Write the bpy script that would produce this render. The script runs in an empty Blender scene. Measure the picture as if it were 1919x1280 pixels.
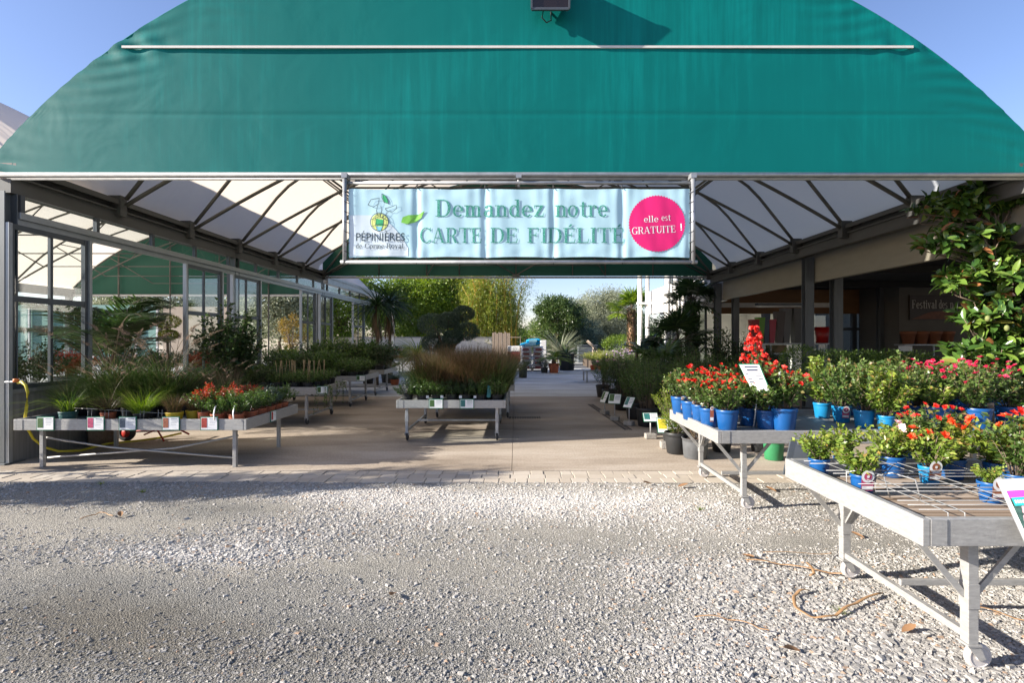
import bpy, math, random
import numpy as np
from mathutils import Vector, Matrix

SC = bpy.context.scene
COL = SC.collection
PI = math.pi
rad = math.radians

# ------------------------------------------------------------------ camera, sky, sun, exposure
K, CX, CY, EYE = 960.0, 967.0, 636.0, 1.6          # focal length and centre in photo pixels, eye height in metres
cam_d = bpy.data.cameras.new('camera')
cam = bpy.data.objects.new('camera', cam_d); COL.objects.link(cam)
cam.location = (0, 0, EYE); cam.rotation_euler = (PI / 2, 0, 0)
cam_d.sensor_width = 36.0; cam_d.lens = 36.0 * K / 1919.0
cam_d.shift_x = (959.5 - CX) / 1919.0; cam_d.shift_y = (CY - 640.0) / 1919.0
cam_d.clip_start = 0.05; cam_d.clip_end = 2000
SC.camera = cam

SUN_EL, SUN_AZ = rad(21.5), rad(258.0)              # azimuth clockwise from +Y
world = bpy.data.worlds.new('World'); SC.world = world; world.use_nodes = True
wn = world.node_tree
sky = wn.nodes.new('ShaderNodeTexSky'); sky.sky_type = 'NISHITA'; sky.sun_disc = False
sky.sun_elevation = SUN_EL; sky.sun_rotation = SUN_AZ; sky.air_density = 1.0; sky.dust_density = 0.5; sky.ozone_density = 4.0
tint = wn.nodes.new('ShaderNodeMix'); tint.data_type = 'RGBA'; tint.blend_type = 'MULTIPLY'; tint.inputs[0].default_value = 1; tint.inputs[7].default_value = (1.08, .90, .93, 1)   # the photograph's white balance
wn.links.new(sky.outputs[0], tint.inputs[6]); wn.links.new(tint.outputs[2], wn.nodes['Background'].inputs[0])
wn.nodes['Background'].inputs[1].default_value = 0.10
sun_d = bpy.data.lights.new('sun', 'SUN'); sun_d.energy = 5.0; sun_d.angle = rad(0.5); sun_d.color = (1.0, 0.93, 0.83)
sun = bpy.data.objects.new('sun', sun_d); COL.objects.link(sun)
to_sun = Vector((math.sin(SUN_AZ) * math.cos(SUN_EL), math.cos(SUN_AZ) * math.cos(SUN_EL), math.sin(SUN_EL)))
sun.rotation_euler = to_sun.to_track_quat('Z', 'Y').to_euler()
SC.view_settings.view_transform = 'Standard'; SC.view_settings.look = 'None'
SC.view_settings.exposure = 1.35; SC.view_settings.gamma = 1.0
SC.cycles.max_bounces = 8; SC.cycles.transparent_max_bounces = 24; SC.cycles.caustics_reflective = False
SC.cycles.use_denoising = True

# ------------------------------------------------------------------ helpers
def P(px, py, Y):
    return Vector(((px - CX) / K * Y, Y, EYE - (py - CY) / K * Y))

def G(px, py, z=0.0):
    return P(px, py, K * (EYE - z) / (py - CY))

def norm(a):
    return a / np.maximum(np.linalg.norm(a, axis=-1, keepdims=True), 1e-9)

class MB:
    """Collects geometry, then links it as ONE mesh object."""
    def __init__(s):
        s.V = []; s.F = []; s.R = []; s.n = 0
    def add(s, v, f, r=0.5, mi=0, smooth=False):
        v = np.asarray(v, dtype=np.float64).reshape(-1, 3)
        if isinstance(f, np.ndarray):
            fs = [f]
        else:
            by = {}
            for q in f: by.setdefault(len(q), []).append(q)
            fs = [np.array(q) for q in by.values()]
        for q in fs: s.F.append((q + s.n, mi, smooth))
        s.V.append(v); s.R.append(np.broadcast_to(np.asarray(r, dtype=np.float64), (len(v),)))
        s.n += len(v)
        return s
    def box(s, lo, hi, mi=0, r=0.5):
        x0, y0, z0 = lo; x1, y1, z1 = hi
        v = [(x0, y0, z0), (x1, y0, z0), (x1, y1, z0), (x0, y1, z0), (x0, y0, z1), (x1, y0, z1), (x1, y1, z1), (x0, y1, z1)]
        return s.add(v, [(0, 3, 2, 1), (4, 5, 6, 7), (0, 1, 5, 4), (1, 2, 6, 5), (2, 3, 7, 6), (3, 0, 4, 7)], r, mi)
    def beam(s, a, b, w, h, mi=0, up=(0, 0, 1)):
        a = Vector(a); b = Vector(b); d = (b - a).normalized(); u = Vector(up)
        if abs(d.dot(u)) > 0.98: u = Vector((0, 1, 0))
        sd = d.cross(u).normalized() * (w / 2); u = sd.cross(d).normalized() * (h / 2)
        v = [a - sd - u, a + sd - u, a + sd + u, a - sd + u, b - sd - u, b + sd - u, b + sd + u, b - sd + u]
        return s.add([tuple(q) for q in v], [(0, 3, 2, 1), (4, 5, 6, 7), (0, 1, 5, 4), (1, 2, 6, 5), (2, 3, 7, 6), (3, 0, 4, 7)], 0.5, mi)
    def tube(s, pts, r, n=8, mi=0, rv=0.5, r1=None, flat=1.0):
        p = np.array([tuple(q) for q in pts], dtype=float); m = len(p)
        t = norm(np.gradient(p, axis=0)); rr = np.linspace(r, r if r1 is None else r1, m)
        ref = np.array((0, 0, 1.0)) if abs(t[:, 2]).mean() < 0.8 else np.array((0, 1.0, 0))
        a = norm(np.cross(t, ref)); b = np.cross(t, a)
        an = np.linspace(0, 2 * PI, n, endpoint=False)
        v = p[:, None] + rr[:, None, None] * (a[:, None] * np.cos(an)[None, :, None] + b[:, None] * flat * np.sin(an)[None, :, None])
        f = []
        for i in range(m - 1):
            for k in range(n):
                k2 = (k + 1) % n
                f.append((i * n + k, i * n + k2, (i + 1) * n + k2, (i + 1) * n + k))
        s.add(v.reshape(-1, 3), np.array(f), rv, mi, True)
        nn = s.n - m * n
        s.F.append((np.array([[nn + k for k in range(n)][::-1], [nn + (m - 1) * n + k for k in range(n)]]), mi, False))
        return s
    def lathe(s, prof, c=(0, 0, 0), n=20, mi=0, axis='z', smooth=True):
        an = np.linspace(0, 2 * PI, n, endpoint=False); v = []
        for r, z in prof:
            ring = np.stack([r * np.cos(an), r * np.sin(an), np.full(n, z)], 1)
            if axis == 'x': ring = ring[:, [2, 0, 1]]
            if axis == 'y': ring = ring[:, [1, 2, 0]]
            v.append(ring)
        v = np.concatenate(v) + np.array(tuple(c)); f = []
        for i in range(len(prof) - 1):
            for k in range(n):
                k2 = (k + 1) % n; f.append((i * n + k, i * n + k2, (i + 1) * n + k2, (i + 1) * n + k))
        return s.add(v, np.array(f), 0.5, mi, smooth)
    def leaves(s, p, d, nrm, L, W, r=None, mi=0, fold=0.12, droop=0.1):
        p = np.asarray(p, float); n = len(p); d = norm(np.asarray(d, float)); L = np.broadcast_to(L, (n,))[:, None]; W = np.broadcast_to(W, (n,))[:, None]
        sd = norm(np.cross(d, nrm)); N = np.cross(sd, d)
        v = np.stack([p, p + d * L * .45 + sd * W / 2 + N * W * fold, p + d * L - N * droop * L, p + d * L * .45 - sd * W / 2 + N * W * fold], 1).reshape(-1, 3)
        b = np.arange(n)[:, None] * 4
        f = np.concatenate([b + np.array([0, 1, 2]), b + np.array([0, 2, 3])])
        if r is None: r = RNG.random(n)
        return s.add(v, f, np.repeat(r, 4), mi)
    def bigleaves(s, p, d, nrm, L, W, r=None, mi=0, fold=0.12, droop=0.15):
        p = np.asarray(p, float); n = len(p); d = norm(np.asarray(d, float)); L = np.broadcast_to(L, (n,))[:, None]; W = np.broadcast_to(W, (n,))[:, None]
        sd = norm(np.cross(d, nrm)); N = np.cross(sd, d); vs = []
        for t, w in ((0.0, .05), (.22, .36), (.5, .5), (.78, .36), (1.0, .02)):
            c = p + d * L * t - N * droop * L * t * t
            vs += [c + sd * W * w + N * W * fold * w * 2, c, c - sd * W * w + N * W * fold * w * 2]
        v = np.stack(vs, 1).reshape(-1, 3); b = np.arange(n)[:, None] * 15; f = []
        for i in range(4):
            for k in range(2):
                f.append(b + np.array([i * 3 + k, i * 3 + k + 1, i * 3 + k + 4, i * 3 + k + 3]))
        if r is None: r = RNG.random(n)
        return s.add(v, np.concatenate(f), np.repeat(r, 15), mi, True)
    def blades(s, p, az, h, lean, curve, w, seg=6, r=None, mi=0):
        p = np.asarray(p, float); n = len(p); t = np.linspace(0, 1, seg + 1)[None, :]
        h = np.broadcast_to(h, (n,))[:, None]; lean = np.broadcast_to(lean, (n,))[:, None]; curve = np.broadcast_to(curve, (n,))[:, None]; w = np.broadcast_to(w, (n,))[:, None]
        out = (lean * t + curve * t * t) * h; up = (t - .55 * curve * t ** 2.4 - .25 * lean * t) * h
        c = np.stack([p[:, :1] + np.cos(az)[:, None] * out, p[:, 1:2] + np.sin(az)[:, None] * out, p[:, 2:] + up], 2)
        wd = (w * (1 - t ** 1.6) + .0006)
        sd = np.stack([-np.sin(az), np.cos(az), np.zeros(n)], 1)[:, None] * wd[..., None] / 2
        v = np.stack([c - sd, c + sd], 2).reshape(-1, 3); b = np.arange(n)[:, None] * (2 * (seg + 1)); f = []
        for i in range(seg): f.append(b + np.array([2 * i, 2 * i + 1, 2 * i + 3, 2 * i + 2]))
        if r is None: r = RNG.random(n)
        return s.add(v, np.concatenate(f), np.repeat(r, 2 * (seg + 1)), mi, True)
    def mesh(s, name, mats):
        me = bpy.data.meshes.new(name)
        V = np.concatenate(s.V); nl = sum(f.size for f, _, _ in s.F); nf = sum(len(f) for f, _, _ in s.F)
        me.vertices.add(len(V)); me.vertices.foreach_set('co', V.astype(np.float32).ravel())
        me.loops.add(nl); me.polygons.add(nf)
        me.loops.foreach_set('vertex_index', np.concatenate([f.ravel() for f, _, _ in s.F]).astype(np.int32))
        ct = np.concatenate([np.full(len(f), f.shape[1]) for f, _, _ in s.F]).astype(np.int32)
        me.polygons.foreach_set('loop_start', np.concatenate([[0], np.cumsum(ct)[:-1]]).astype(np.int32))
        me.polygons.foreach_set('material_index', np.concatenate([np.full(len(f), m) for f, m, _ in s.F]).astype(np.int32))
        me.polygons.foreach_set('use_smooth', np.concatenate([np.full(len(f), q) for f, _, q in s.F]))
        at = me.attributes.new('rnd', 'FLOAT', 'POINT'); at.data.foreach_set('value', np.concatenate(s.R).astype(np.float32))
        for m in (mats if isinstance(mats, (list, tuple)) else [mats]): me.materials.append(m)
        me.update(calc_edges=True)
        return me
    def build(s, name, mats, parent=None, loc=None, bevel=0, world=True):
        """world=True: the coordinates are world ones; the parent's location is taken off."""
        if parent is not None and world:
            inv = np.array(MAT_INV(parent)); off = inv[:3, 3]; rot = inv[:3, :3]
            s.V = [v @ rot.T + off for v in s.V]
        o = bpy.data.objects.new(name, s.mesh(name, mats)); COL.objects.link(o)
        if parent is not None: o.parent = parent
        if loc is not None: o.location = loc
        if bevel:
            b = o.modifiers.new('bevel', 'BEVEL'); b.width = bevel; b.segments = 2; b.limit_method = 'ANGLE'
        return o

def MAT_INV(o):
    m = Matrix.Translation(o.location) @ o.rotation_euler.to_matrix().to_4x4() @ Matrix.Diagonal((*o.scale, 1))
    if o.parent: m = MAT_INV(o.parent).inverted() @ m
    return m.inverted()

RNG = np.random.default_rng(7); rnd = random.Random(11)
def uni(a, b, n=None): return RNG.uniform(a, b, n)

def tag(o, label, cat, group=None, kind=None):
    o['label'] = label; o['category'] = cat
    if group: o['group'] = group
    o['kind'] = kind or 'thing'
    return o
def struct(o, kind='structure'):
    o['kind'] = kind; return o
def thing(name, label, cat, loc=(0, 0, 0), rz=0.0, group=None, sc=1.0):
    o = bpy.data.objects.new(name, None); COL.objects.link(o); o.empty_display_size = 0.1
    o.location = loc; o.rotation_euler = (0, 0, rz); o.scale = (sc, sc, sc)
    return tag(o, label, cat, group)
def child(name, me, parent, loc=(0, 0, 0), rz=0.0, sc=1.0):
    o = bpy.data.objects.new(name, me); COL.objects.link(o); o.parent = parent
    o.location = loc; o.rotation_euler = (0, 0, rz); o.scale = (sc, sc, sc) if not isinstance(sc, tuple) else sc
    return o

# ------------------------------------------------------------------ materials
def nodes(name):
    m = bpy.data.materials.new(name); m.use_nodes = True
    nt = m.node_tree; return m, nt, nt.nodes['Principled BSDF'], nt.nodes['Material Output']
def N(nt, t, **kw):
    n = nt.nodes.new(t)
    for k, v in kw.items():
        if k.startswith('i_'): n.inputs[k[2:].replace('_', ' ')].default_value = v
        else: setattr(n, k, v)
    return n
def ramp(nt, stops):
    r = nt.nodes.new('ShaderNodeValToRGB'); e = r.color_ramp.elements
    while len(e) > 1: e.remove(e[-1])
    for i, (p, c) in enumerate(stops):
        q = e[0] if i == 0 else e.new(p)
        q.position = p; q.color = (*c, 1) if len(c) == 3 else c
    return r
def c_mul(c, k): return tuple(min(1, x * k) for x in c)
def MATL(name, col, rough=.6, var=.18, scale=4, metal=0.0, spec=.5, bump=0.0, bscale=60, detail=6, streak=None):
    m, nt, b, out = nodes(name); L = nt.links.new
    tc = N(nt, 'ShaderNodeTexCoord')
    src = tc.outputs['Object']
    if streak:
        mp = N(nt, 'ShaderNodeMapping'); mp.inputs['Scale'].default_value = streak; L(src, mp.inputs[0]); src = mp.outputs[0]
    nz = N(nt, 'ShaderNodeTexNoise'); nz.inputs['Scale'].default_value = scale; nz.inputs['Detail'].default_value = detail; nz.inputs['Roughness'].default_value = .65
    L(src, nz.inputs['Vector'])
    r = ramp(nt, [(.25, c_mul(col, 1 - var)), (.75, c_mul(col, 1 + var))]); L(nz.outputs[0], r.inputs[0]); L(r.outputs[0], b.inputs['Base Color'])
    b.inputs['Roughness'].default_value = rough; b.inputs['Metallic'].default_value = metal; b.inputs['Specular IOR Level'].default_value = spec
    if bump:
        n2 = N(nt, 'ShaderNodeTexNoise'); n2.inputs['Scale'].default_value = bscale; n2.inputs['Detail'].default_value = 4
        L(tc.outputs['Object'], n2.inputs['Vector'])
        bp = N(nt, 'ShaderNodeBump'); bp.inputs['Strength'].default_value = bump; bp.inputs['Distance'].default_value = .02
        L(n2.outputs[0], bp.inputs['Height']); L(bp.outputs[0], b.inputs['Normal'])
    return m
def LEAF(name, stops, rough=.45, trans=.28, spec=.5, tcol=None):
    """leaf colour by the per-leaf random value"""
    m, nt, b, out = nodes(name); L = nt.links.new
    a = N(nt, 'ShaderNodeAttribute', attribute_name='rnd')
    r = ramp(nt, stops); L(a.outputs['Fac'], r.inputs[0]); L(r.outputs[0], b.inputs['Base Color'])
    b.inputs['Roughness'].default_value = rough; b.inputs['Specular IOR Level'].default_value = spec
    if trans:
        t = N(nt, 'ShaderNodeBsdfTranslucent'); mx = N(nt, 'ShaderNodeMixShader'); mx.inputs[0].default_value = trans
        hs = N(nt, 'ShaderNodeHueSaturation'); hs.inputs['Value'].default_value = 1.5; hs.inputs['Saturation'].default_value = 1.1
        L(r.outputs[0], hs.inputs['Color']); L(hs.outputs[0], t.inputs[0])
        L(b.outputs[0], mx.inputs[1]); L(t.outputs[0], mx.inputs[2]); L(mx.outputs[0], out.inputs[0])
    return m

m_alu = MATL('aluminium', (.50, .50, .50), .45, .14, 3, .35, streak=(6, 1, 8))
m_rail = MATL('bench_aluminium', (.36, .355, .34), .42, .24, 7, .25, streak=(3, 3, 14), bump=.05)
m_galv = MATL('galvanised_steel', (.36, .37, .38), .45, .25, 9, .5)
m_frame = MATL('dark_frame', (.09, .10, .11), .4, .15, 4, .4)
m_winframe = MATL('window_aluminium', (.36, .38, .39), .4, .12, 4, .5)
m_steel = MATL('steel_column', (.115, .125, .13), .5, .2, 3, .3, streak=(4, 4, .6))
m_truss = MATL('truss_steel', (.13, .125, .11), .55, .25, 3, .3)
m_beam = MATL('eave_steel', (.085, .086, .082), .6, .22, 2, .2, streak=(3, .5, 3))
m_black = MATL('black_plastic', (.02, .021, .022), .5, .3, 8)
m_soil = MATL('potting_soil', (.05, .035, .025), .95, .4, 30, bump=.6, bscale=90)
m_dblue = MATL('dark_blue_plastic', (.008, .078, .25), .38, .15, 8)
m_lblue = MATL('sky_blue_plastic', (.010, .19, .40), .4, .14, 8)
m_terra = MATL('terracotta_plastic', (.36, .10, .045), .6, .2, 10)
m_yellow = MATL('yellow_plastic', (.62, .43, .03), .5, .12, 10)
m_greenp = MATL('green_plastic', (.03, .20, .08), .5, .2, 6)
m_grey_pot = MATL('grey_rubber_pot', (.10, .105, .11), .65, .28, 7, bump=.15)
m_white = MATL('white_card', (.80, .80, .79), .5, .03, 5)
m_green_edge = MATL('green_frame', (.01, .16, .09), .4, .1, 5)
m_ink = MATL('grey_ink', (.20, .24, .30), .6, .2, 200)
m_cream = MATL('cream_panel', (.27, .25, .19), .6, .10, 2, streak=(1, 1, 4))
m_wallw = MATL('white_render', (.74, .72, .68), .8, .08, 2)
m_gwall = MATL('garden_wall', (.70, .62, .52), .9, .12, 2, bump=.2)
m_wood = MATL('weathered_wood', (.30, .23, .17), .85, .35, 6, streak=(1, 14, 14), bump=.2)
m_bark = MATL('bark', (.16, .12, .085), .9, .4, 14, bump=.6, bscale=40)
m_rubber = MATL('rubber', (.035, .035, .037), .7, .2, 8)
m_red = MATL('red_paint', (.42, .03, .02), .4, .15, 8)
m_hose = MATL('yellow_hose', (.55, .46, .03), .45, .1, 5)
m_concrete_blk = MATL('concrete_block', (.30, .28, .25), .9, .2, 12, bump=.4)
m_strap = MATL('brown_strap', (.36, .21, .10), .7, .25, 14)
m_wire = MATL('wire', (.38, .38, .37), .4, .2, 8, .5)
m_wheelw = MATL('pale_caster', (.50, .47, .45), .55, .15, 9)

def glass_mat(name, tint=(.93, .96, .95), ior=1.5):
    m, nt, b, out = nodes(name); L = nt.links.new
    nt.nodes.remove(b)
    t = N(nt, 'ShaderNodeBsdfTransparent'); t.inputs[0].default_value = (*tint, 1)
    g = N(nt, 'ShaderNodeBsdfGlossy'); g.inputs['Roughness'].default_value = .015
    lw = N(nt, 'ShaderNodeLayerWeight'); lw.inputs[0].default_value = .5; pw = N(nt, 'ShaderNodeMath', operation='POWER'); pw.inputs[1].default_value = 4.5; L(lw.outputs['Facing'], pw.inputs[0])
    f = N(nt, 'ShaderNodeMath', operation='MULTIPLY_ADD'); f.inputs[1].default_value = .80; f.inputs[2].default_value = .055 * ior; L(pw.outputs[0], f.inputs[0])
    mx = N(nt, 'ShaderNodeMixShader'); L(f.outputs[0], mx.inputs[0]); L(t.outputs[0], mx.inputs[1]); L(g.outputs[0], mx.inputs[2]); L(mx.outputs[0], out.inputs[0])
    return m
m_glass = glass_mat('window_glass')

def fabric_mat(name, col, trans, tcol, rough=.55, streaks=0.10, bump=.25, ssc=(3.2, 3.2, .25), spec=.5):
    m, nt, b, out = nodes(name); L = nt.links.new
    tc = N(nt, 'ShaderNodeTexCoord'); mp = N(nt, 'ShaderNodeMapping'); mp.inputs['Scale'].default_value = ssc
    L(tc.outputs['Object'], mp.inputs[0])
    nz = N(nt, 'ShaderNodeTexNoise'); nz.inputs['Scale'].default_value = 2.0; nz.inputs['Detail'].default_value = 7; nz.inputs['Roughness'].default_value = .7
    L(mp.outputs[0], nz.inputs['Vector'])
    n3 = N(nt, 'ShaderNodeTexNoise'); n3.inputs['Scale'].default_value = .45; n3.inputs['Detail'].default_value = 3
    L(tc.outputs['Object'], n3.inputs['Vector'])
    mul = N(nt, 'ShaderNodeMath', operation='MULTIPLY'); L(nz.outputs[0], mul.inputs[0]); L(n3.outputs[0], mul.inputs[1])
    pale = tuple(c * (1 + 3.6 * streaks) + .008 * streaks for c in col)
    r = ramp(nt, [(.12, c_mul(col, 1 - streaks * .5)), (.26, col), (.42, pale)]); L(mul.outputs[0], r.inputs[0]); L(r.outputs[0], b.inputs['Base Color'])
    b.inputs['Roughness'].default_value = rough; b.inputs['Specular IOR Level'].default_value = spec
    n2 = N(nt, 'ShaderNodeTexNoise'); n2.inputs['Scale'].default_value = 1.1; n2.inputs['Detail'].default_value = 3; n2.inputs['Distortion'].default_value = .6
    L(tc.outputs['Object'], n2.inputs['Vector'])
    bp = N(nt, 'ShaderNodeBump'); bp.inputs['Strength'].default_value = bump; bp.inputs['Distance'].default_value = .06
    L(n2.outputs[0], bp.inputs['Height']); L(bp.outputs[0], b.inputs['Normal'])
    if trans:
        t = N(nt, 'ShaderNodeBsdfTranslucent'); t.inputs[0].default_value = (*tcol, 1)
        mx = N(nt, 'ShaderNodeMixShader'); mx.inputs[0].default_value = trans
        L(b.outputs[0], mx.inputs[1]); L(t.outputs[0], mx.inputs[2]); L(mx.outputs[0], out.inputs[0])
    return m
m_gable = fabric_mat('green_canvas', (.0002, .142, .132), .03, (.0, .10, .07), .55, .10, .22, ssc=(4.5, 4.5, .22), spec=.14)
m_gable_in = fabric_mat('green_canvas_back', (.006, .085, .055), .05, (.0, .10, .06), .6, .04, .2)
m_roof = fabric_mat('white_roof_canvas', (.70, .73, .76), .43, (.76, .67, .56), .7, .02, .15)
m_trim = MATL('white_trim', (.62, .60, .55), .5, .08, 6)

# leaf palettes
g_rose = LEAF('rose_leaf', [(0, (.045, .085, .02)), (.5, (.085, .15, .035)), (.85, (.17, .23, .06)), (1, (.20, .12, .05))], .35)
g_lime = LEAF('lime_rose_leaf', [(0, (.08, .14, .02)), (.5, (.16, .24, .035)), (.9, (.30, .34, .06)), (1, (.32, .22, .06))], .35)
g_dark = LEAF('dark_leaf', [(0, (.018, .042, .013)), (.6, (.04, .082, .023)), (1, (.085, .135, .04))], .35, .2)
g_mid = LEAF('mid_leaf', [(0, (.032, .07, .015)), (.6, (.072, .14, .028)), (1, (.15, .22, .05))], .4, .25)
g_bright = LEAF('bright_leaf', [(0, (.07, .13, .014)), (.6, (.17, .25, .025)), (1, (.32, .37, .05))], .45, .35)
g_yell = LEAF('yellow_green_leaf', [(0, (.10, .15, .022)), (.5, (.24, .29, .045)), (1, (.47, .43, .10))], .45, .4)
g_hedge = LEAF('hedge_leaf', [(0, (.03, .07, .012)), (.5, (.08, .15, .025)), (1, (.18, .26, .05))], .4, .25)
g_olive = LEAF('olive_leaf', [(0, (.14, .16, .09)), (.6, (.28, .30, .19)), (1, (.46, .47, .35))], .55, .2)
g_bluegreen = LEAF('blue_green_leaf', [(0, (.030, .062, .044)), (.6, (.058, .105, .076)), (1, (.14, .19, .15))], .5, .15)
g_grass = LEAF('grass_blade', [(0, (.022, .055, .012)), (.7, (.062, .115, .025)), (1, (.20, .20, .09))], .5, .3)
g_limegrass = LEAF('lime_grass_blade', [(0, (.08, .15, .012)), (.8, (.18, .27, .03)), (1, (.34, .34, .10))], .5, .35)
g_rust = LEAF('rust_grass_blade', [(0, (.05, .06, .018)), (.4, (.10, .08, .03)), (.7, (.17, .095, .05)), (1, (.27, .17, .10))], .6, .25)
g_purple = LEAF('purple_grass_blade', [(0, (.025, .015, .012)), (.7, (.055, .028, .022)), (1, (.12, .06, .04))], .5, .2)
g_plume = LEAF('plume', [(0, (.16, .11, .08)), (1, (.34, .26, .20))], .8, .3)
g_red = LEAF('red_leaf', [(0, (.20, .02, .012)), (.6, (.42, .05, .03)), (1, (.5, .18, .10))], .45, .3)
g_magn = LEAF('magnolia_leaf', [(0, (.03, .075, .015)), (.55, (.07, .14, .025)), (.93, (.16, .24, .04)), (.94, (.24, .10, .04)), (1, (.30, .13, .05))], .2, .12, .6)
f_red = LEAF('red_petal', [(0, (.55, .015, .012)), (.6, (.75, .03, .02)), (1, (.85, .10, .06))], .5, .3)
f_orange = LEAF('orange_petal', [(0, (.75, .05, .015)), (1, (.90, .20, .06))], .5, .3)
f_crimson = LEAF('crimson_petal', [(0, (.45, .008, .05)), (.7, (.70, .02, .10)), (1, (.8, .15, .25))], .5, .3)
f_pink = LEAF('pink_petal', [(0, (.75, .35, .42)), (1, (.88, .68, .70))], .5, .3)
f_laven = LEAF('lavender_petal', [(0, (.35, .25, .38)), (1, (.6, .48, .6))], .6, .3)

# ------------------------------------------------------------------ ground
def ground_material(name, gravelly):
    m, nt, b, out = nodes(name); L = nt.links.new
    tc = N(nt, 'ShaderNodeTexCoord')
    def noise(s, d=6, r=.6, dist=0):
        n = N(nt, 'ShaderNodeTexNoise'); n.inputs['Scale'].default_value = s; n.inputs['Detail'].default_value = d; n.inputs['Roughness'].default_value = r; n.inputs['Distortion'].default_value = dist
        L(tc.outputs['Object'], n.inputs['Vector']); return n
    big0 = noise(.9, 5, .6, .4); at_ = N(nt, 'ShaderNodeAttribute', attribute_name='rnd'); m_a = N(nt, 'ShaderNodeMath', operation='MULTIPLY_ADD'); m_a.inputs[1].default_value = .36; L(big0.outputs[0], m_a.inputs[0]); m_b = N(nt, 'ShaderNodeMath', operation='SUBTRACT'); m_b.inputs[1].default_value = .18; L(at_.outputs['Fac'], m_b.inputs[0]); L(m_b.outputs[0], m_a.inputs[2]); big = m_a
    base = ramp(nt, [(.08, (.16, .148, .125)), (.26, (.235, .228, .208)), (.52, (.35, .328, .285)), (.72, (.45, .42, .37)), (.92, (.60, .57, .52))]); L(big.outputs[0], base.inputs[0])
    fine = noise(85, 5, .75)
    fr = ramp(nt, [(.30, (.35, .35, .35)), (.5, (.95, .95, .95)), (.68, (1.7, 1.7, 1.7))]); L(fine.outputs[0], fr.inputs[0])
    mx = N(nt, 'ShaderNodeMix', data_type='RGBA', blend_type='MULTIPLY'); mx.inputs[0].default_value = 1
    L(base.outputs[0], mx.inputs[6]); L(fr.outputs[0], mx.inputs[7])
    vo = N(nt, 'ShaderNodeTexVoronoi'); vo.inputs['Scale'].default_value = 110; L(tc.outputs['Object'], vo.inputs['Vector'])
    vr = ramp(nt, [(0, (.62, .62, .64)), (.5, (1.0, 1.0, 1.0)), (1, (1.35, 1.32, 1.27))]); L(vo.outputs['Color'], vr.inputs[0])
    m2 = N(nt, 'ShaderNodeMix', data_type='RGBA', blend_type='MULTIPLY'); m2.inputs[0].default_value = .8
    L(mx.outputs[2], m2.inputs[6]); L(vr.outputs[0], m2.inputs[7]); L(m2.outputs[2], b.inputs['Base Color'])
    b.inputs['Roughness'].default_value = .95; b.inputs['Specular IOR Level'].default_value = .2
    ad = N(nt, 'ShaderNodeMath', operation='SUBTRACT'); L(fine.outputs[0], ad.inputs[0]); L(vo.outputs['Distance'], ad.inputs[1])
    bp = N(nt, 'ShaderNodeBump'); bp.inputs['Strength'].default_value = .9; bp.inputs['Distance'].default_value = .012
    L(ad.outputs[0], bp.inputs['Height']); L(bp.outputs[0], b.inputs['Normal'])
    return m
m_ground = ground_material('gravelly_earth', True)
o = MB().add([(-300, -60, -.06), (300, -60, -.06), (300, 500, -.06), (-300, 500, -.06)], [(0, 1, 2, 3)]).build('ground', m_ground); struct(o)

# clumps of loose gravel, as in the photo: (x px, y px, radius x m, radius y m, weight, size)
PATCH = [(1650, 1230, 1.0, .55, 1.6, 1.6), (1480, 1110, .75, .45, 1.5, 1.5), (1300, 1220, .5, .3, .9, 1.2), (1250, 1080, .5, .35, .8, 1.1), (1850, 1090, .9, .5, 1.0, 1.2),
         (390, 1035, .80, .26, 2.2, 1.25), (560, 1000, .9, .35, 1.2, 1.1), (620, 940, 1.0, .5, 1.3, .9), (800, 935, 1.4, .5, 1.2, .85), (1000, 960, 1.4, .5, .9, .8),
         (330, 905, 2.2, .22, 1.2, .85), (60, 900, 1.4, .22, 1.2, .9), (1180, 940, .9, .4, .9, .9), (1330, 960, .6, .4, .9, .9), (700, 1130, .4, .12, .9, 1.1), (560, 1200, .4, .12, .7, 1.1), (950, 1250, .6, .12, .8, 1.1)]
PW = [(G(px, py), rx, ry, w, s) for px, py, rx, ry, w, s in PATCH]
BARE = [(G(130, 975), 1.6, .42), (G(450, 950), .75, .30), (G(1040, 1000), .7, .25), (G(1560, 1010), 1.0, .26), (G(300, 1130), 1.3, .3), (G(720, 1060), .9, .2), (G(150, 1080), .9, .25)]
def dens(x, y):
    d = np.full(x.shape, .30); s = np.full(x.shape, .9)
    for c, rx, ry, w, sz in PW:
        k = np.exp(-(((x - c.x) / rx) ** 2 + ((y - c.y) / ry) ** 2) * 1.3); d = d + .6 * w * k; s = np.maximum(s, .9 + (sz - .9) * k * 1.3)
    for c, rx, ry in BARE:
        d = d * (1 - .96 * np.exp(-(((x - c.x) / rx) ** 2 + ((y - c.y) / ry) ** 2)))
    d = d * (.55 + .9 * (np.sin(x * 5.1 + np.sin(y * 7)) * np.sin(y * 6.3 + 2 * np.sin(x * 3.1)) * .5 + .5))
    return d, s
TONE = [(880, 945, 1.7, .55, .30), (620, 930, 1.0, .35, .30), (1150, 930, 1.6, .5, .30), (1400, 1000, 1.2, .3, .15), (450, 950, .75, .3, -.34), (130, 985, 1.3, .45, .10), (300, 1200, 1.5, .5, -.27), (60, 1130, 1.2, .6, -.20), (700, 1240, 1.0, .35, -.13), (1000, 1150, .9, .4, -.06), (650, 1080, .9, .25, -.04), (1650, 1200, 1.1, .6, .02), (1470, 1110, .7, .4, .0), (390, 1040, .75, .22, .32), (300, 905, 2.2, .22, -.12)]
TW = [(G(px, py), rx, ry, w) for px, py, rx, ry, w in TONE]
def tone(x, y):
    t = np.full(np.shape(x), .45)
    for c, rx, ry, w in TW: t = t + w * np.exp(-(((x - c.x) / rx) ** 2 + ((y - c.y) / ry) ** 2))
    return np.clip(t, .05, .98)
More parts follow.
